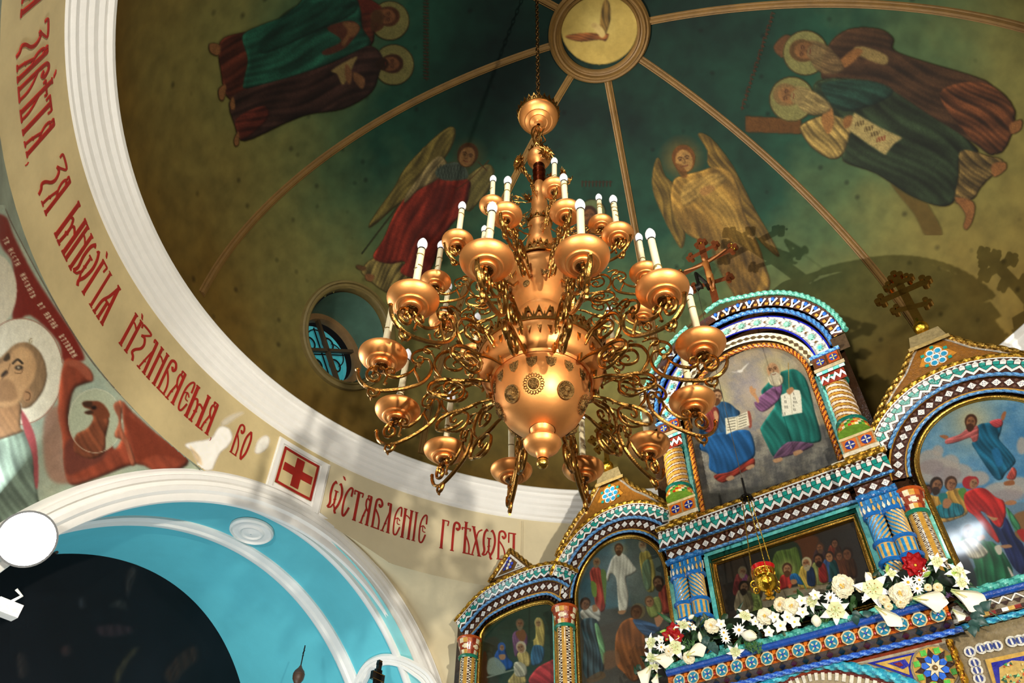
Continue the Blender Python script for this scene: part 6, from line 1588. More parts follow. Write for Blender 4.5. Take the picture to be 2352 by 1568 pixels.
c.fill([(1285, 720), (1340, 700), (1370, 760), (1390, 860), (1380, 960), (1330, 960), (1300, 860)], '8f8442', fold=.28, ang=85, wid=9); c.fill([(1300, 800), (1350, 760), (1360, 930), (1320, 950)], '4f6a58', .8, fold=.2, ang=85, wid=8); c.face(1305, 665, 30, -5, 'a0805a', '8a8268', '9a9272')
c.fill([(895, 1100), (960, 1060), (1020, 1080), (1025, 1160), (960, 1170), (910, 1150)], 'a8ada0', fold=.25, ang=40, wid=8)
c.fill([(900, 1160), (1000, 1150), (1030, 1250), (1060, 1400), (1030, 1520), (940, 1540), (910, 1450), (920, 1300)], '33484e', fold=.4, ang=80, wid=9); c.fill([(990, 1180), (1020, 1200), (1060, 1350), (1050, 1450), (1010, 1300)], '6a9a6c', fold=.2, ang=75, wid=8)
c.face(925, 1050, 38, 18, '8a6244', '3a2a1c', None, 1); c.fill([(975, 1060), (1000, 1055), (1010, 1090), (980, 1100)], 'a87e58')
c.ell(1275, 1095, 48, 52, '7a6a44', .6)
c.fill([(1180, 1160), (1240, 1140), (1300, 1180), (1330, 1320), (1340, 1480), (1250, 1560), (1180, 1500), (1130, 1440), (1125, 1280), (1150, 1200)], '7a4a26', fold=.25, ang=75, wid=14)
c.fill([(1240, 1150), (1320, 1160), (1400, 1190), (1420, 1220), (1340, 1260), (1280, 1220)], '3a5674', fold=.2, ang=20, wid=8); c.fill([(1380, 1110), (1430, 1090), (1440, 1150), (1400, 1200)], 'a87a58')
c.face(1262, 1105, 42, 12, '6a4a30', '4a3424')
c.fill([(1420, 950), (1480, 920), (1500, 1080), (1440, 1110), (1410, 1020)], '7a3428', fold=.25, ang=80, wid=9); c.face(1410, 910, 40, -14, '7a5a40', '33261a', '33261a', -1); c.fill([(1330, 1050), (1410, 1000), (1430, 1100), (1360, 1140)], '6f7a44', fold=.2, ang=70, wid=9); c.face(1350, 1035, 34, -10, '9a7250', '6a5236')
c.fill([(1050, 1370), (1140, 1360), (1150, 1440), (1060, 1480)], '7a5a40', .7, 4); c.fill([(940, 1540), (1030, 1490), (1060, 1530), (960, 1568)], '6a5030', .7)
icon('icon', c, F2, 'arched icon of white-robed standing figure between two prophets, beside the flowers')
# -- outermost left icon: figures in a dark green hall
c = Canvas(1092, 1370, 1290, 1580, 1.3, '2a4232', 23); c.T = (1020, 1020, 2.861)
c.clouds(['1c3428', '365040'], 120, .4); c.fill([(250, 1320), (360, 1280), (360, 1568), (250, 1568)], '3a3020', .5, 4); c.fill([(255, 1380), (280, 1380), (285, 1568), (240, 1568)], '4a2e18')
c.line([(270, 1220), (740, 1180)], 8, '2a3a28', .5); c.line([(560, 1060), (560, 1300)], 10, '1a2c22', .6)
c.fill([(600, 1150), (640, 1145), (660, 1200), (660, 1300), (640, 1345), (590, 1330), (585, 1290), (550, 1300), (600, 1270)], 'a89a54', fold=.22, ang=85, wid=8); c.fill([(585, 1325), (655, 1335), (650, 1420), (610, 1450), (570, 1440)], '2f5c78', fold=.25, ang=85, wid=8); c.face(618, 1175, 26, -6, 'a88a5a', 'b0a468')
c.fill([(455, 1240), (500, 1220), (545, 1250), (545, 1320), (500, 1340), (470, 1400), (450, 1300)], '6a4a68', fold=.2, ang=80, wid=8); c.fill([(470, 1240), (520, 1215), (540, 1260), (510, 1300)], '7a5232'); c.face(498, 1180, 30, 0, '8a6444', '6a5a44', '7a6c50')
c.fill([(360, 1340), (395, 1330), (420, 1400), (455, 1440), (430, 1480), (360, 1470), (330, 1400)], '1f4a8a', fold=.22, ang=75, wid=9); c.ell(378, 1330, 26, 30, '2a5aa0'); c.face(380, 1335, 22, 0, 'a8805a', '2a5aa0'); c.fill([(360, 1385), (400, 1380), (400, 1410), (370, 1415)], 'a8805a')
c.fill([(290, 1420), (340, 1400), (400, 1460), (390, 1500), (290, 1510)], '8fa090', .9, 2); c.line([(285, 1530), (460, 1480)], 10, '90a090', .8)
c.fill([(480, 1380), (520, 1350), (560, 1380), (565, 1450), (520, 1480), (540, 1568), (420, 1568), (460, 1500), (490, 1440)], 'a8995c', fold=.22, ang=75, wid=9); c.fill([(460, 1440), (500, 1430), (540, 1460), (540, 1520), (470, 1520)], 'a8a890', fold=.2, ang=60, wid=7); c.face(508, 1335, 36, -14, 'a88460', 'c0b898', None, -1)
c.fill([(560, 1568), (600, 1480), (680, 1430), (740, 1420), (740, 1568)], 'a83a3c', fold=.2, ang=30, wid=12)
icon('icon', c, F1, 'low-arched icon of small robed group in a dark green hall, left end of screen')
# -- the supper
c = Canvas(1640, 1176, 2030, 1440, 1.25, '33291f', 24); c.T = (1640, 1180, 6.189)
c.clouds(['2a231c', '40352a', '2c3030'], 160, .5); c.fill([(1140, 380), (1480, 330), (1500, 700), (1270, 760)], '6a3a1c', .7, 6); c.fill([(1480, 300), (1950, 100), (2250, 800), (1700, 900)], '35302a', .6, 8)
c.fill([(760, 480), (850, 440), (1180, 410), (1280, 760), (1290, 900), (780, 950)], '2a3426', 1, 2); c.fill([(860, 570), (1070, 500), (1190, 490), (1270, 830), (1260, 950), (860, 950)], '52682c', .9, 3, fold=.2, ang=85, wid=14)
c.glow(1035, 780, 190, 'c8c476', .85)
c.fill([(580, 1140), (850, 1090), (1300, 1010), (1800, 890), (2000, 900), (1900, 1100), (1300, 1200), (640, 1330)], '8c8064', 1, 2); c.fill([(640, 1230), (1100, 1140), (1800, 1010), (1900, 1200), (700, 1547)], '77705c', .9, 3, fold=.1, ang=80, wid=14)
for x, y in ((1165, 1100), (1380, 980), (1540, 960), (1250, 1060), (730, 1220)): c.ell(x, y, 45, 14, '7a4a24', .8, 1, -10)
def apostle(x, y, r, robe, robe2, look, hair, skin='a87a54', w=1.0, beard=None):
    c.fill([(x - 80 * w, y + r * .8), (x, y + r * .6), (x + 85 * w, y + r), (x + 120 * w, y + 330), (x - 110 * w, y + 330)], robe, 1, 1, fold=.2, ang=75, wid=14)
    if robe2: c.fill([(x + 5, y + r * .8), (x + 85 * w, y + r), (x + 115 * w, y + 310), (x + 10, y + 300)], robe2, 1, 1, fold=.2, ang=70, wid=14)
    c.face(x, y, r, look * 10, skin, hair, beard, look)
apostle(1510, 480, 62, '3a2a2a', None, -1, '4a3424', '8a5a3a', 1, '5a4230'); apostle(1715, 420, 60, '6a3020', '33241c', 0, '2a2018', '7a5238')
apostle(1900, 570, 85, '4a2c18', '3a2414', -1, '2a2018', '70482e', 1.1); apostle(1780, 600, 60, '54301c', None, 0, '3a2a1c', '7a5036')
apostle(1645, 610, 72, '34507c', '1a3c3a', -1, '33241c', 'a8764e', 1.1); apostle(1490, 650, 76, '7a8048', '7a2420', -1, '2a1c14', '8a5a3c', 1.1, '2a1c14'); apostle(1320, 700, 76, 'b09440', '1c2c44', -1, 'b8ac84', 'a8764e', 1.1, 'a89c78')
apostle(400, 820, 66, '6a2c2a', '5a304a', 1, '6a6048', '7a5a40', 1.1, '7a6c54'); apostle(560, 850, 60, '4a3a22', None, 0, '4a3a28'); apostle(560, 1060, 66, '6a7a3c', None, 1, '6a5a34', '8a6a44'); apostle(420, 1040, 80, '8a7e60', '6f6648', 1, '2a2016', '9a7450', 1.1, '2a2016')
c.fill([(940, 900), (1030, 850), (1110, 860), (1130, 1000), (1000, 1060), (930, 1070)], '9a2c28', 1, 1, fold=.2, ang=80, wid=14); c.fill([(1090, 860), (1180, 850), (1260, 960), (1270, 1010), (1150, 980), (1080, 930)], '1f5a8a', 1, 1, fold=.25, ang=60, wid=14)
c.face(1040, 785, 78, 0, 'b08058', '4a2e1c', '5a3820'); c.fill([(1090, 940), (1160, 930), (1180, 980), (1110, 1000)], 'a8764e'); c.fill([(1060, 1000), (1100, 1000), (1090, 1050), (1060, 1050)], 'c8502c')
rect = line(-.157, .662, .0865, .662, 4)[:-1] + line(.0865, .662, .0865, .525, 4)[:-1] + line(.0865, .525, -.157, .525, 4)[:-1] + line(-.157, .525, -.157, .662, 4)[:-1]
icon('icon', c, Curve(rect), 'wide rectangular icon of men seated at a white supper table, behind the flowers', closed=rect)

# ------------------------------------------------------------------ crucifix on the central arch
cx = thing('crucifix', 'dark wooden crucifix with carved figure standing on the central arch', 'crucifix', I(-.037, 1.255, .02))
M_wood = mat('dark_varnished_wood', '5a2c14', .35, nscale=14, namt=.3, coat=.3)
bigcross('cross', -.040, 1.238, .02, .222, cx, M_wood, wf=.036)
def skin(name, pts, edges, m, parent):
    """one continuous figure grown from a skeleton of (world point, radius)"""
    me = bpy.data.meshes.new(name); off = worldpos(parent); me.from_pydata([tuple(np.array(p) - off) for p, r in pts], edges, [])
    o = bpy.data.objects.new(name, me); COL.objects.link(o); o.parent = parent; me.materials.append(m)
    mod = o.modifiers.new('skin', 'SKIN'); mod.use_smooth_shade = True
    lay = me.skin_vertices[0] if me.skin_vertices else None
    if lay is None:
        bm = bmesh.new(); bm.from_mesh(me); bm.verts.layers.skin.verify(); bm.to_mesh(me); bm.free(); lay = me.skin_vertices[0]
    for i, (p, r) in enumerate(pts): lay.data[i].radius = (r, r); lay.data[i].use_root = i == 0
    o.modifiers.new('sub', 'SUBSURF').levels = 1; o.modifiers['sub'].render_levels = 2
    return o
dd = .034; J = lambda u, z, r, d=dd: (I(u, z, d), r * S)
pts = [J(-.039, 1.350, .0062), J(-.040, 1.362, .0056), J(-.041, 1.378, .0070), J(-.041, 1.388, .0058), J(-.041, 1.394, .0030), J(-.043, 1.402, .0048, .038), J(-.044, 1.408, .0040, .038),
       J(-.052, 1.388, .0030), J(-.070, 1.391, .0024), J(-.090, 1.397, .0019), J(-.095, 1.398, .0018), J(-.030, 1.388, .0030), J(-.012, 1.391, .0024), J(.008, 1.397, .0019), J(.013, 1.398, .0018),
       J(-.043, 1.338, .0042), J(-.044, 1.318, .0034, .040), J(-.042, 1.296, .0024), J(-.041, 1.288, .0020, .038), J(-.035, 1.338, .0042), J(-.034, 1.318, .0034, .041), J(-.038, 1.296, .0024), J(-.038, 1.288, .0020, .038)]
skin('carved_figure', pts, [(0, 1), (1, 2), (2, 3), (3, 4), (4, 5), (5, 6), (3, 7), (7, 8), (8, 9), (9, 10), (3, 11), (11, 12), (12, 13), (13, 14), (0, 15), (15, 16), (16, 17), (17, 18), (0, 19), (19, 20), (20, 21), (21, 22)], mat('carved_wood', '8a5426', .4, nscale=20, namt=.2), cx)['label'] = 'carved brown figure with outstretched arms'
mb = MB(); mb.lathe([(.0062 * S, .008 * S), (.0074 * S, 0), (.0070 * S, -.010 * S), (.0050 * S, -.014 * S)], 16, I(-.039, 1.343, dd)); mb.build('loincloth', mat('carved_cloth', '9a6a34', .5), cx)
mb = MB()
for u, z in ((-.102, 1.394), (-.106, 1.384), (-.102, 1.405), (.026, 1.394), (.031, 1.384), (.028, 1.405), (-.040, 1.462)): mb.ball(I(u, z, .028), .0026 * S, 10)
mb.build('gilt_stud', M_gold, cx)
mb = MB(); pl = Ip(1606, 658, .085)
mb.tube([I(-.048, 1.30, .025), I(-.052, 1.325, .06), Ip(1598, 628, .085), pl], .004 * S, 8); mb.lathe([(.001, -.006 * S), (.0085 * S, -.006 * S), (.006 * S, 0), (.0085 * S, .006 * S), (.001, .006 * S)], 16, pl, ax=hA)
mb.build('pulley_bracket', M_iron, cx)

# ------------------------------------------------------------------ hanging oil lamp
LP = Ip(1760, 1335, .085)
def lz(py, base=LP):
    D = ray(1176, py); v = base - EYE
    lo, hi = -3.0, 8.0
    for _ in range(50):
        m_ = (lo + hi) / 2
        if proj_px(base + np.array([0, 0, m_]))[1] > py: lo = m_
        else: hi = m_
    return lo
oil = thing('oil_lamp', 'gilt hanging oil lamp with red glass cup in front of the supper icon', 'oil lamp', LP + np.array([0, 0, lz(1372)]))
kpx = ((LP - EYE) @ CF) / FPX
def lp(pr): return [(max(r * kpx, 1e-4), lz(y)) for r, y in pr]
MB().lathe(lp([(15, 1335), (20, 1327), (22, 1318), (25, 1308), (27, 1302), (26, 1301), (24, 1306), (20, 1318), (17, 1330)]), 40, LP).build('red_glass_cup', mat('red_glass', 'c01010', .05, nscale=2, namt=.05, coat=.6, trans=.45, emit=((.8, .02, .01), .10)), oil, 50)['label'] = 'red glass cup'
MB().lathe(lp([(20, 1322), (24, 1327), (25.5, 1332), (26, 1336), (24.5, 1342), (21, 1348), (15, 1353), (8, 1357), (6, 1359), (9, 1361), (10, 1363), (5, 1365), (6, 1367), (9, 1370), (10, 1373), (8, 1374.5), (2, 1375.5)]), 48, LP).build('gilt_bowl', M_gold, oil, 40)
mb = MB()
for k in range(14):
    a0 = 2 * math.pi * k / 14; zc_, rr = lz(1317), 23.2 * kpx
    for sc_ in (1, .45): mb.tube([LP + np.array([rr * math.cos(a0 + .2 * sc_ * math.cos(t)), rr * math.sin(a0 + .2 * sc_ * math.cos(t)), zc_ + sc_ * .036 * math.sin(t)]) for t in np.linspace(0, 2 * math.pi, 12, endpoint=False)], .005, 4, closed=True)
for y, r in ((1311, 23.6), (1324, 21.8)): mb.tube([LP + np.array([r * kpx * math.cos(t), r * kpx * math.sin(t), lz(y)]) for t in np.linspace(0, 2 * math.pi, 30, endpoint=False)], .006, 5, closed=True)
mb.build('filigree_band', M_gold, oil, 50)
ears = [LP + np.array([30 * kpx * math.cos(a), 30 * kpx * math.sin(a), lz(1333)]) for a in (AZ, AZ + 2.1, AZ + 4.2)]
for e in ears:
    v = e - LP; v[2] = 0; v /= np.linalg.norm(v); mb = MB()
    for dz, R in ((.0, .030), (-.062, .026)):
        o_ = e + np.array([0, 0, dz]) - v * (.0 if dz == 0 else .012); mb.tube([o_ + (v * math.cos(t) + np.array([0, 0, 1.]) * math.sin(t)) * R for t in np.linspace(0, 2 * math.pi, 14, endpoint=False)], .008, 5, closed=True); mb.ball(o_, .009, 8)
    mb.tube([e + np.array([0, 0, -.03]), e - v * .05 + np.array([0, 0, -.02])], .007, 5)
    mb.build('handle', M_gold, oil, 50)
topc = LP + np.array([0, 0, lz(1140)])
for e in ears:
    mb = MB(); a = e + np.array([0, 0, .03]); n = 60
    P = [a + (topc + (e - LP) * [.38, .38, 0] - a) * t for t in np.linspace(0, 1, n)]
    mb.tube(P, [.0045 + .0022 * (i % 2) for i in range(n)], 5); mb.build('chain', M_gold, oil, 60)
mb = MB(); mb.lathe([(.001, .05), (.012, .05), (.02, .02), (.055, .0), (.062, -.022), (.05, -.01), (.001, .0)], 20, topc)
for a in range(6): mb.ball(topc + np.array([.06 * math.cos(a), .06 * math.sin(a), -.02]), .012, 6)
mb.build('chain_cap', M_iron, oil, 40)
mb = MB(); t1 = LP + np.array([0, 0, lz(1098)]); n = 24; P = [topc + (t1 - topc) * t for t in np.linspace(0, 1, n)]; mb.tube(P, [.008 + .006 * (i % 2) for i in range(n)], 5); mb.build('twisted_hook', M_iron, oil, 60)
mb = MB(); wt = LP + np.array([0, 0, lz(664)]); mb.tube([t1 + (wt - t1) * t for t in np.linspace(0, 1, 6)], .0035, 5); mb.build('suspension_wire', mat('steel_wire', '9a9488', .35, 1.0), oil, 60)

# ------------------------------------------------------------------ floodlight on the left arch, small box, finials in the vault
fp = EYE + S * (C3 + hA * 0 + 0) 
D = ray(60, 1238); tt = ((C3 @ hA + .765) / (D @ hA)); FL = EYE + S * D * tt
fd = (EYE * .55 + CH(0, .6) * .45) - FL; fd /= np.linalg.norm(fd); fx = np.cross(fd, [0, 0, 1.]); fx /= np.linalg.norm(fx); fy = np.cross(fx, fd)
flood = thing('floodlight', 'glaring white floodlight bracketed on the white archivolt', 'floodlight', FL)
mb = MB(); mb.lathe([(.001, -.16), (.10, -.15), (.17, -.08), (.215, .0), (.222, .03), (.205, .03), (.20, .0), (.001, -.01)], 36, FL, ax=fd)
for k in range(5): mb.box(FL - fd * .16 + fx * (-.1 + .05 * k), fx * .006, fy * .1, fd * .04)
mb.build('housing', mat('grey_lamp_housing', '6a6c6e', .4), flood, 30)
mb = MB(); mb.prism([FL + fd * .004 + fx * a + fy * b for a, b in [(.20 * math.cos(t), .20 * math.sin(t)) for t in np.linspace(0, 2 * math.pi, 32, endpoint=False)]], [FL + fd * .02 + fx * a + fy * b for a, b in [(.20 * math.cos(t), .20 * math.sin(t)) for t in np.linspace(0, 2 * math.pi, 32, endpoint=False)]])
mb.build('lens', mat('glowing_lens', 'ffffff', .3, emit=((.93, .97, 1.0), 210.0)), flood, 30)
mb = MB(); mb.tube([FL - fd * .05 + fx * .26, FL - fd * .2 + fx * .26, FL - fd * .28 + hA * .05, FL - fd * .2 - fx * .26, FL - fd * .05 - fx * .26], .014, 6); mb.build('bracket', M_iron, flood, 40)
D = ray(14, 1398); BX = EYE + S * D * ((C3 @ hA + .775) / (D @ hA))
jb = thing('junction_box', 'small white cable box at the foot of the archivolt, left frame edge', 'box', BX)
mb = MB(); mb.box(BX, hI * .09, np.array([0, 0, .05]), hA * .05); mb.build('box_body', M_white, jb, 0)
mb = MB(); mb.tube([BX + np.array([0, 0, .05]), BX + np.array([0, 0, .13]) + hI * .06, BX + np.array([0, 0, .16])], .012, 6); mb.build('cable_loop', M_white, jb)
def onplane(px, py, a): D = ray(px, py); return EYE + S * D * ((C3 @ hA + a) / (D @ hA))
FB_ = onplane(686, 1551, .93); k2 = ((FB_ - EYE) @ CF) / FPX
fin = thing('finial', 'small brown onion finial with slender cross under the turquoise vault', 'finial', FB_ - np.array([0, 0, .3]))
MB().lathe([(4 * k2, -.9), (4 * k2, -18 * k2), (8 * k2, -16 * k2), (12.5 * k2, -8 * k2), (13.5 * k2, 0), (13 * k2, 2 * k2), (13.6 * k2, 3 * k2), (11 * k2, 10 * k2), (5 * k2, 17 * k2), (1.5 * k2, 24 * k2), (.001, 26 * k2)], 28, FB_).build('onion', mat('brown_wood_turned', '4a3426', .5, nscale=15, namt=.25), fin, 40)
mb = MB(); z_ = np.array([0, 0, 1.]); dv = hA * .35 + hI * .2; dv /= np.linalg.norm(dv)
mb.box(FB_ + z_ * 46 * k2, dv * 1.2 * k2, z_ * 24 * k2, np.cross(dv, z_) * 1.2 * k2); mb.box(FB_ + z_ * 55 * k2, dv * 9 * k2, z_ * 1.4 * k2, np.cross(dv, z_) * 1.2 * k2); mb.box(FB_ + z_ * 46 * k2, dv * 6 * k2 + z_ * 2 * k2, z_ * 1.3 * k2, np.cross(dv, z_) * 1.2 * k2); mb.box(FB_ + z_ * 63 * k2, dv * 4.5 * k2, z_ * 1.3 * k2, np.cross(dv, z_) * 1.2 * k2)
mb.build('cross', M_iron, fin, 0)
BC = onplane(868, 1548, .80 + .02); k3 = ((BC - EYE) @ CF) / FPX
bc = thing('cross_finial', 'black gilt-edged cross finial before the small white arch', 'finial', BC - np.array([0, 0, .4]))
mb = MB(); xv = hI
for hw, z0_, z1_ in ((5, -90, 24), (19, -12, 2), (9, -18, 8), (6, 16, 20)): mb.box(BC + z_ * (z0_ + z1_) / 2 * k3 * 1.3, xv * hw * k3, z_ * (z1_ - z0_) / 2 * k3 * 1.3, hA * 4 * k3)
mb.build('cross_body', mat('black_lacquer', '14100c', .3, coat=.4), bc, 0)
mb = MB()
for hw, z in ((4.2, 22), (17.5, .6), (17.5, -10.6)): mb.box(BC + z_ * z * k3 * 1.3 - hA * 4.2 * k3, xv * hw * k3, z_ * .5 * k3, hA * .4 * k3)
mb.build('gilt_edging', M_gilt, bc, 0)
# daylit round window of the dome behind the camera, seen mirrored in the icon glass
W2 = U(-.178, .056, 1.212); wn = (AX + np.array([0, 0, S * 1.05])) - W2; wn[2] = 0; wn /= np.linalg.norm(wn)
w2 = structure('window_2', MB().lathe([(.001, .05), (.46, .05)], 40, W2, ax=wn), mat('daylight_pane', 'ffffff', .4, emit=((.84, .92, 1.0), 90.0)))
mb = MB(); ux_ = np.cross(wn, [0, 0, 1.]); 
for a in (.2, 1.77): 
    d_ = ux_ * math.cos(a) + z_ * math.sin(a); mb.box(W2 + wn * .08, d_ * .46, np.cross(d_, wn) * .018, wn * .02)
for r in (.2, .33): mb.tube([W2 + wn * .08 + (ux_ * math.cos(t) + z_ * math.sin(t)) * r for t in np.linspace(0, 2 * math.pi, 30, endpoint=False)], .012, 5, closed=True)
mb.tube([W2 + wn * .08 + (ux_ * math.cos(t) + z_ * math.sin(t)) * .48 for t in np.linspace(0, 2 * math.pi, 40, endpoint=False)], .05, 8, closed=True)
mb.build('window_bars', M_iron, w2)['kind'] = 'structure'
# ------------------------------------------------------------------ flower garland on the ledge
M_petal = mat('petals', rough=.5, attr=True, nscale=25, namt=.05, spec=.3)
M_leaf = mat('garland_leaves', rough=.45, attr=True, nscale=20, namt=.3, spec=.4)
rnd = random.Random(21)
gar = thing('flower_garland', 'long garland of white lilies, roses and callas with two red clusters on the ledge', 'flower garland', I(-.06, .5, .05))
def frame(px, py, d, tilt=(0, 0), roll=0):
    c = Ip(px, py, d); n = (EYE - c); n /= np.linalg.norm(n); n = n * .6 - hI * .4; n /= np.linalg.norm(n)
    x = np.cross([0, 0, 1.], n); x /= np.linalg.norm(x); y = np.cross(n, x)
    n = n + x * tilt[0] + y * tilt[1]; n /= np.linalg.norm(n); x = np.cross(y, n); x /= np.linalg.norm(x); y = np.cross(n, x)
    k = ((c - EYE) @ CF) / FPX
    return c, n, x, y, k
def petal(mb, c, d, n, L, W, col, tipc=None, lift=.3, curl=-.3, cup=.15, a0=.0, pw=.55, nt=6, point=1.0):
    """d along the petal, n up; lift raises it, curl bends the end back"""
    s = np.cross(n, d); vs = []; cc = []
    for i in range(nt + 1):
        t = i / nt; w = W * (math.sin(math.pi * min(1, max(.02, t) ** pw)) ** point) if i < nt else 0.0
        if i == 0: w = W * .25
        h = L * (lift * t + curl * t * t)
        for q in (-1, -.5, 0, .5, 1): vs.append(c + d * L * (a0 + t * (1 - a0)) + n * (h + cup * W * q * q) + s * w * q)
    fs = []
    for i in range(nt):
        for j in range(4): fs.append((5 * i + j, 5 * i + j + 1, 5 * i + 6 + j, 5 * i + 5 + j)); cc.append(tipc if (tipc and i < nt * .35) else col)
    mb.add(vs, fs, cc)
def ring(mb, c, n, x, y, k, L, W, col, ph=0, **kw):
    for i in range(k):
        a = ph + 2 * math.pi * i / k + rnd.uniform(-.08, .08); d = x * math.cos(a) + y * math.sin(a); petal(mb, c, d, n, L * rnd.uniform(.92, 1.06), W, col, **kw)
def fbuild(name, mb, extra=(), label=None):
    o = mb.build(name, M_petal, gar, 60, recalc=False)
    for nm, m2 in extra: m2.build(nm, M_petal, o, 60)
    return o
def lily(px, py, R, roll=0, tilt=(0, 0), d=.062, col='f6f4ee'):
    c, n, x, y, k = frame(px, py, d, tilt); R *= k * 1.15; mb = MB()
    ring(mb, c, n, x, y, 3, R, R * .27, col, roll, tipc='dfe4b0', lift=.75, curl=-.75, cup=.25); ring(mb, c + n * R * .03, n, x, y, 3, R * .95, R * .22, col, roll + math.pi / 3, tipc='dfe4b0', lift=.8, curl=-.75, cup=.25)
    m2 = MB()
    for i in range(6):
        a = roll + i * math.pi / 3 + .3; e = x * math.cos(a) + y * math.sin(a); m2.tube([c + n * R * .1, c + n * R * .4 + e * R * .14, c + n * R * .5 + e * R * .24], R * .012, 4, 'd8dca0'); m2.ball(c + n * R * .5 + e * R * .24, R * .035, 6, 'b87a2a')
    fbuild('lily', mb, [('stamens', m2)])
def peony(px, py, R, col='f2ecd4', heart='e8b84a', d=.066, tilt=(0, 0)):
    c, n, x, y, k = frame(px, py, d, tilt); R *= k * 1.15; mb = MB(); c = c + n * R * .1
    for j, (m_, L, W, phi) in enumerate(((7, 1.0, .46, 98), (7, .92, .44, 78), (6, .82, .42, 58), (6, .68, .36, 40), (5, .52, .28, 24))):
        for i in range(m_):
            a = j * .6 + 2 * math.pi * i / m_ + rnd.uniform(-.1, .1); dr = x * math.cos(a) + y * math.sin(a); sd = np.cross(n, dr); vs = []; cc = []; Lr = R * L * rnd.uniform(.92, 1.08); ph_ = phi + rnd.uniform(-6, 6)
            nt = 7; p = c - n * R * .35
            for q in range(nt + 1):
                t = q / nt; f = math.radians(ph_ * (.15 + 1.0 * t) + (26 * max(0, t - .7) / .3)); v = dr * math.sin(f) + n * math.cos(f); nn = -dr * math.cos(f) + n * math.sin(f)
                if q: p = p + v * Lr / nt
                w = R * W * (math.sin(math.pi * (.12 + .76 * t)) ** .8) * (1.0 if q < nt else .72)
                for k_ in (-1, -.5, 0, .5, 1): vs.append(p + sd * w * k_ + nn * w * .45 * k_ * k_ + v * R * .03 * math.cos(7 * k_ + i))
            fs = [(5 * q + z, 5 * q + z + 1, 5 * q + 6 + z, 5 * q + 5 + z) for q in range(nt) for z in range(4)]
            sh = ('e9dfbd', 'efe6c8', 'f2ebd2', 'f5eed8', 'f5e9c4')[j] if col == 'f2ecd4' else ('e6d8ac', 'ecdfb8', 'efe4c2', 'f1e7c8', 'f3e6bc')[j]
            mb.add(vs, fs, sh)
    m2 = MB(); 
    for i in range(14): a = rnd.uniform(0, 6.28); r = rnd.uniform(0, .2) * R; m2.ball(c + n * R * .42 + (x * math.cos(a) + y * math.sin(a)) * r, R * .05, 5, heart)
    fbuild('rose', mb, [('heart', m2)])
def daisy(px, py, R, d=.066, tilt=(0, 0)):
    c, n, x, y, k = frame(px, py, d, tilt); R *= k * 1.15; mb = MB()
    ring(mb, c, n, x, y, 11, R, R * .17, 'f8f6f0', rnd.uniform(0, 1), lift=.3, curl=-.25); ring(mb, c + n * R * .08, n, x, y, 9, R * .7, R * .15, 'f8f6f0', .3, lift=.5, curl=-.25)
    m2 = MB(); m2.ball(c + n * R * .18, R * .2, 10, 'e0b030'); fbuild('daisy', mb, [('heart', m2)])
def small(px, py, R, col='f7f4e8', heart='e4cc50', n_=5, d=.066, tilt=(0, 0), name='blossom'):
    c, n, x, y, k = frame(px, py, d, tilt); R *= k * 1.15; mb = MB()
    ring(mb, c, n, x, y, n_, R, R * .42, col, rnd.uniform(0, 6), lift=.55, curl=-.25, cup=.35, point=.7)
    m2 = MB(); m2.ball(c + n * R * .15, R * .16, 8, heart); fbuild(name, mb, [('heart', m2)])
def calla(px, py, L, ang, d=.07, W=.42, open_=1.0):
    """spathe: a rolled cone flaring to a pointed lip"""
    c, n, x, y, k = frame(px, py, d); L *= k; mb = MB(); a = math.radians(ang); ax_ = x * math.cos(a) + y * math.sin(a); s = np.cross(n, ax_)
    vs = []; cc = []; m, q = 12, 14
    for i in range(m + 1):
        t = i / m; r = L * (.05 + W * .78 * t ** 1.15); bm_ = 2.85 - (1.25 * open_) * t
        for j in range(q + 1):
            b = -bm_ + 2 * bm_ * j / q; f = 1 - abs(b) / bm_
            stretch = 1 + .55 * open_ * f * t * t
            vs.append(c + ax_ * (L * (-.5 + t * .75 * stretch)) + s * r * math.sin(b) * (1 + .15 * math.sin(3 * b) * t) - n * r * math.cos(b) * .75 + n * r * .3)
    fs = [(i * (q + 1) + j, i * (q + 1) + j + 1, (i + 1) * (q + 1) + j + 1, (i + 1) * (q + 1) + j) for i in range(m) for j in range(q)]
    for f in fs: cc.append('c4cf8a' if f[0] // (q + 1) < 2 else ('dfe3b4' if f[0] // (q + 1) < 4 else 'f2eed8'))
    mb.add(vs, fs, cc); m2 = MB(); m2.tube([c - ax_ * L * .35, c + ax_ * L * .02 + n * L * .03], L * .02, 6, 'd8cc8a'); fbuild('calla_lily', mb, [('spadix', m2)])
def bud(px, py, L, ang, col='f2eed8', d=.066, W=.30, name='bud'):
    c, n, x, y, k = frame(px, py, d); L *= k; a = math.radians(ang); v = x * math.cos(a) + y * math.sin(a); mb = MB()
    mb.lathe([(.001, -.5 * L), (W * .5 * L, -.38 * L), (W * L, -.08 * L), (W * .92 * L, .15 * L), (W * .5 * L, .38 * L), (.001, .5 * L)], 12, c + n * W * L * .4, col, ax=v)
    for b in range(3):
        t = 2 * math.pi * b / 3; e = np.cross(v, n); e = e * math.cos(t) + n * math.sin(t); mb.tube([c + n * W * L * .4 + v * L * (-.45 + .9 * q) + e * L * W * 1.0 * math.sin(math.pi * min(1, .12 + q * .85)) for q in np.linspace(0, 1, 7)], L * .02, 4, 'e0e4b4' if col != '9ab84a' else 'b8cc6a')
    fbuild(name, mb)
Z1 = lambda x, y: (1480 + x / 5.09, 1260 + y / 5.09)
Z2_ = lambda x, y: (1780 + x / 4.523, 1240 + y / 4.523)
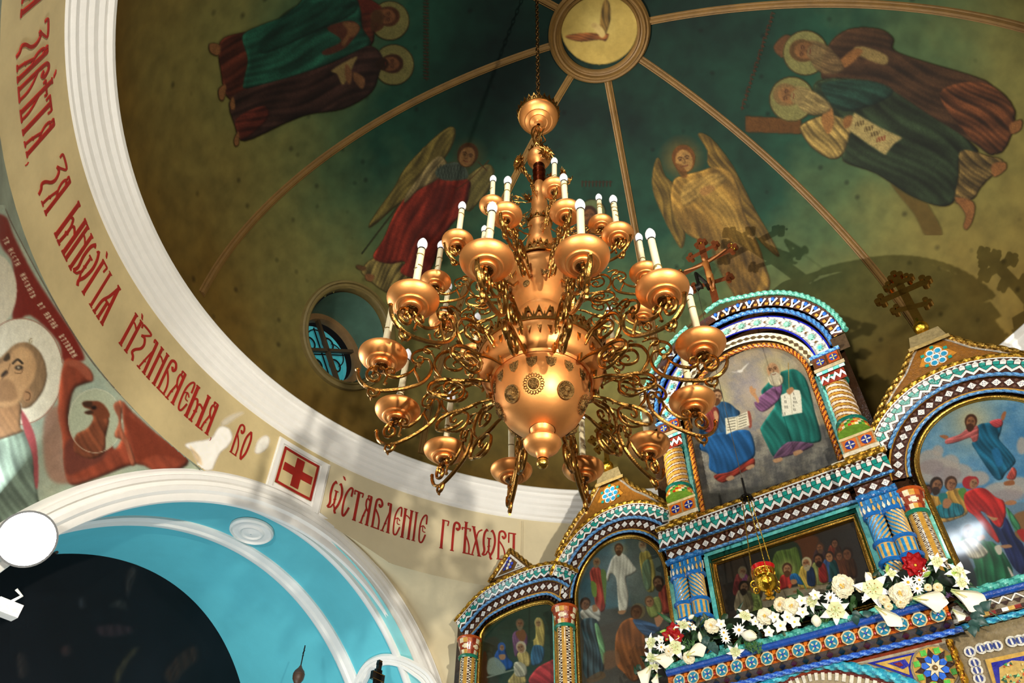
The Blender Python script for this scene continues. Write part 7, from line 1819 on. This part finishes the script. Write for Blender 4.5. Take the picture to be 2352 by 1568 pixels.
for x, y, R, ro, ti in ((95, 1105, 22, .4, (-.5, .2)), (455, 910, 22, 1.2, (.1, .7)), (370, 1150, 26, .9, (0, -.1)), (90, 1265, 19, .2, (-.4, -.3)), (1060, 1190, 20, .1, (.1, -.7)), (1175, 800, 22, 1.0, (.5, .5)), (135, 1370, 13, .5, (-.2, -.5))): lily(*Z1(x, y), R, ro, ti)
for x, y, R, ro, ti in ((1030, 515, 38, .55, (0, .05)), (630, 725, 34, 1.35, (.1, -.3)), (410, 640, 26, .4, (-.5, .4)), (1900, 350, 27, .9, (.5, .2)), (1210, 360, 18, .2, (.3, .6)), (1690, 230, 22, .1, (0, .2)), (1930, 440, 20, .2, (.5, -.4))): lily(*Z2_(x, y), R, ro, ti)
for x, y, R in ((790, 900, 18), (1410, 790, 20), (520, 1270, 15), (1585, 660, 16), (290, 1200, 11)): peony(*Z1(x, y), R)
for x, y, R in ((705, 480, 27), (1310, 560, 26), (175, 690, 21), (60, 660, 15), (890, 500, 11), (1135, 620, 13), (970, 375, 9), (1590, 492, 9), (1690, 492, 11), (1310, 650, 13), (1180, 690, 10)): peony(*Z2_(x, y), R, 'f2ecd4' if R > 20 else 'efe3bc')
for x, y, R in ((930, 980, 11), (955, 1050, 11), (1110, 950, 15), (200, 1150, 11)): daisy(*Z1(x, y), R)
for x, y, R in ((1385, 440, 15), (1480, 505, 13), (1500, 415, 12), (580, 600, 15), (1540, 320, 13), (650, 640, 11)): daisy(*Z2_(x, y), R)
for x, y, R in ((1460, 975, 12), (900, 880, 11), (1300, 850, 10), (1360, 910, 7), (580, 920, 7), (190, 1060, 9)): small(*Z1(x, y), R)
for x, y, R in ((290, 750, 13), (130, 800, 13), (205, 850, 14), (60, 890, 15), (280, 630, 12), (930, 610, 6), (420, 570, 12), (0, 800, 12)): small(*Z2_(x, y), R)
for x, y, R in ((350, 940, 15), (290, 1015, 14), (400, 1025, 13)): small(*Z1(x, y), R, '9a0f12', 'd8b83a', name='red_blossom')
small(*Z2_(1455, 260), 26, '9c1014', 'd8b83a', 8, name='red_blossom'); small(*Z2_(1460, 262), 17, 'a81418', 'd8b83a', 6, d=.07, name='red_blossom')
for x, y, L, a in ((590, 1200, 42, 15), (190, 1290, 44, -12), (30, 1450, 42, -130), (140, 1520, 24, -110)): calla(*Z1(x, y), L, a)
for x, y, L, a in ((1590, 620, 62, -20), (1990, 590, 66, -42), (1160, 775, 58, -52), (1905, 770, 30, -60)): calla(*Z2_(x, y), L, a, W=.30 if x == 1160 else .42, open_=.6 if x == 1905 else 1)
bud(*Z1(1230, 1020), 36, 160, W=.36); bud(*Z2_(430, 840), 28, 80, W=.40); bud(*Z1(550, 795), 16, 20); bud(*Z1(650, 1030), 24, 85, W=.2)
bud(*Z2_(1165, 290), 20, 60, '9ab84a', W=.2); bud(*Z2_(1840, 352), 24, 5, '9ab84a', W=.18); bud(*Z1(235, 960), 22, 5, '9ab84a', W=.16); bud(*Z1(270, 1060), 13, 0, '9ab84a', W=.25); bud(*Z2_(1580, 355), 20, 20, '8aa840', W=.25)
c, n, x, y, k = frame(*Z2_(1810, 580), .066); mb = MB()
for i in range(30): a = rnd.uniform(0, 6.28); e = rnd.uniform(0, 1); mb.tube([c, c + (x * math.cos(a) * e + y * math.sin(a) * e + n * .6) * 10 * k], .5 * k, 4, '6a4a7a')
fbuild('purple_thistle', mb)
# leaves
def leaf(mb, px, py, L, W, ang, col, d=.05, lift=.2): 
    c, n, x, y, k = frame(px, py, d, (rnd.uniform(-.4, .4), rnd.uniform(-.4, .4))); v = x * math.cos(ang) + y * math.sin(ang); petal(mb, c - v * L * k * .4, v, n, L * k, W * k, col, lift=lift, curl=-.35, cup=-.2, nt=5)
path = [(1490, 1530), (1520, 1500), (1560, 1485), (1620, 1460), (1690, 1440), (1760, 1420), (1830, 1405), (1900, 1385), (1970, 1365), (2040, 1345), (2110, 1325), (2160, 1335), (2210, 1350)]
mb = MB(); P = smoothpts(path, 6, False)
greens = ['1d3a1c', '16301a', '2a4a22', '234024', '183420']
for i in range(300):
    q = P[rnd.randrange(len(P))]; leaf(mb, q[0] + rnd.gauss(0, 16), q[1] + rnd.gauss(0, 22), rnd.uniform(18, 40), rnd.uniform(3, 8), rnd.uniform(0, 6.28), rnd.choice(greens), rnd.uniform(.04, .06), .1)
o = mb.build('foliage', M_leaf, gar, 60, recalc=False); o['kind'] = 'stuff'; o['label'] = 'dark green mixed leaves behind the blossoms'
mb = MB()
for i in range(46):
    for cx_, cy_ in (Z1(1300, 1150), Z1(1240, 1120), Z2_(500, 790), Z1(520, 1130)):
        a = rnd.uniform(3.4, 6.0); leaf(mb, cx_ + rnd.uniform(-14, 14), cy_ + rnd.uniform(-10, 12), rnd.uniform(10, 22), .8, a, rnd.choice(['2f5a22', '3a6a26', '244a1e']), .062, .1)
o = mb.build('fern_sprigs', M_leaf, gar, 60, recalc=False); o['kind'] = 'stuff'
for k, (x, y, L, W, a) in enumerate([(*Z1(715, 1080), 24, 11, .6), (*Z1(790, 1140), 26, 12, -1.2), (*Z1(820, 1170), 24, 11, -1.5), (*Z1(720, 1050), 20, 9, 2.0), (*Z2_(2080, 790), 30, 12, -1.4), (*Z2_(2070, 880), 30, 13, -1.6), (*Z2_(2150, 840), 28, 11, -.8), (*Z2_(2180, 680), 30, 12, .5), (*Z2_(2110, 720), 28, 11, -1.0), (*Z2_(2050, 930), 26, 11, -1.7), (*Z2_(850, 770), 26, 8, -.6), (*Z2_(960, 760), 26, 9, .2), (*Z2_(840, 830), 24, 9, -1.6)]):
    mb = MB(); leaf(mb, x, y, L, W, a, '2a4a44', .064, .15); mb.build('eucalyptus_leaf', M_leaf, gar, 60, recalc=False)
for x, y, L, W, a in ((*Z1(250, 810), 44, 5, 2.4), (*Z2_(1760, 400), 60, 14, -1.0), (*Z2_(1600, 290), 40, 8, 1.1), (*Z2_(1500, 560), 34, 6, .4), (*Z2_(300, 460), 44, 1.2, 1.75), (*Z2_(2290, 780), 50, 1.2, -.9), (*Z2_(1120, 410), 22, 5, .9), (*Z1(1090, 1120), 40, 7, .8), (*Z1(1500, 720), 40, 6, -2.0)):
    mb = MB(); leaf(mb, x, y, L, W, a, '24502a' if W < 10 else '10200f', .058, .2); mb.build('long_leaf', M_leaf, gar, 60, recalc=False)
mb = MB(); mb.tube([Ip(x, y, .035) for x, y in P], .09, 8, '16240f'); mb.build('garland_core', M_leaf, gar)
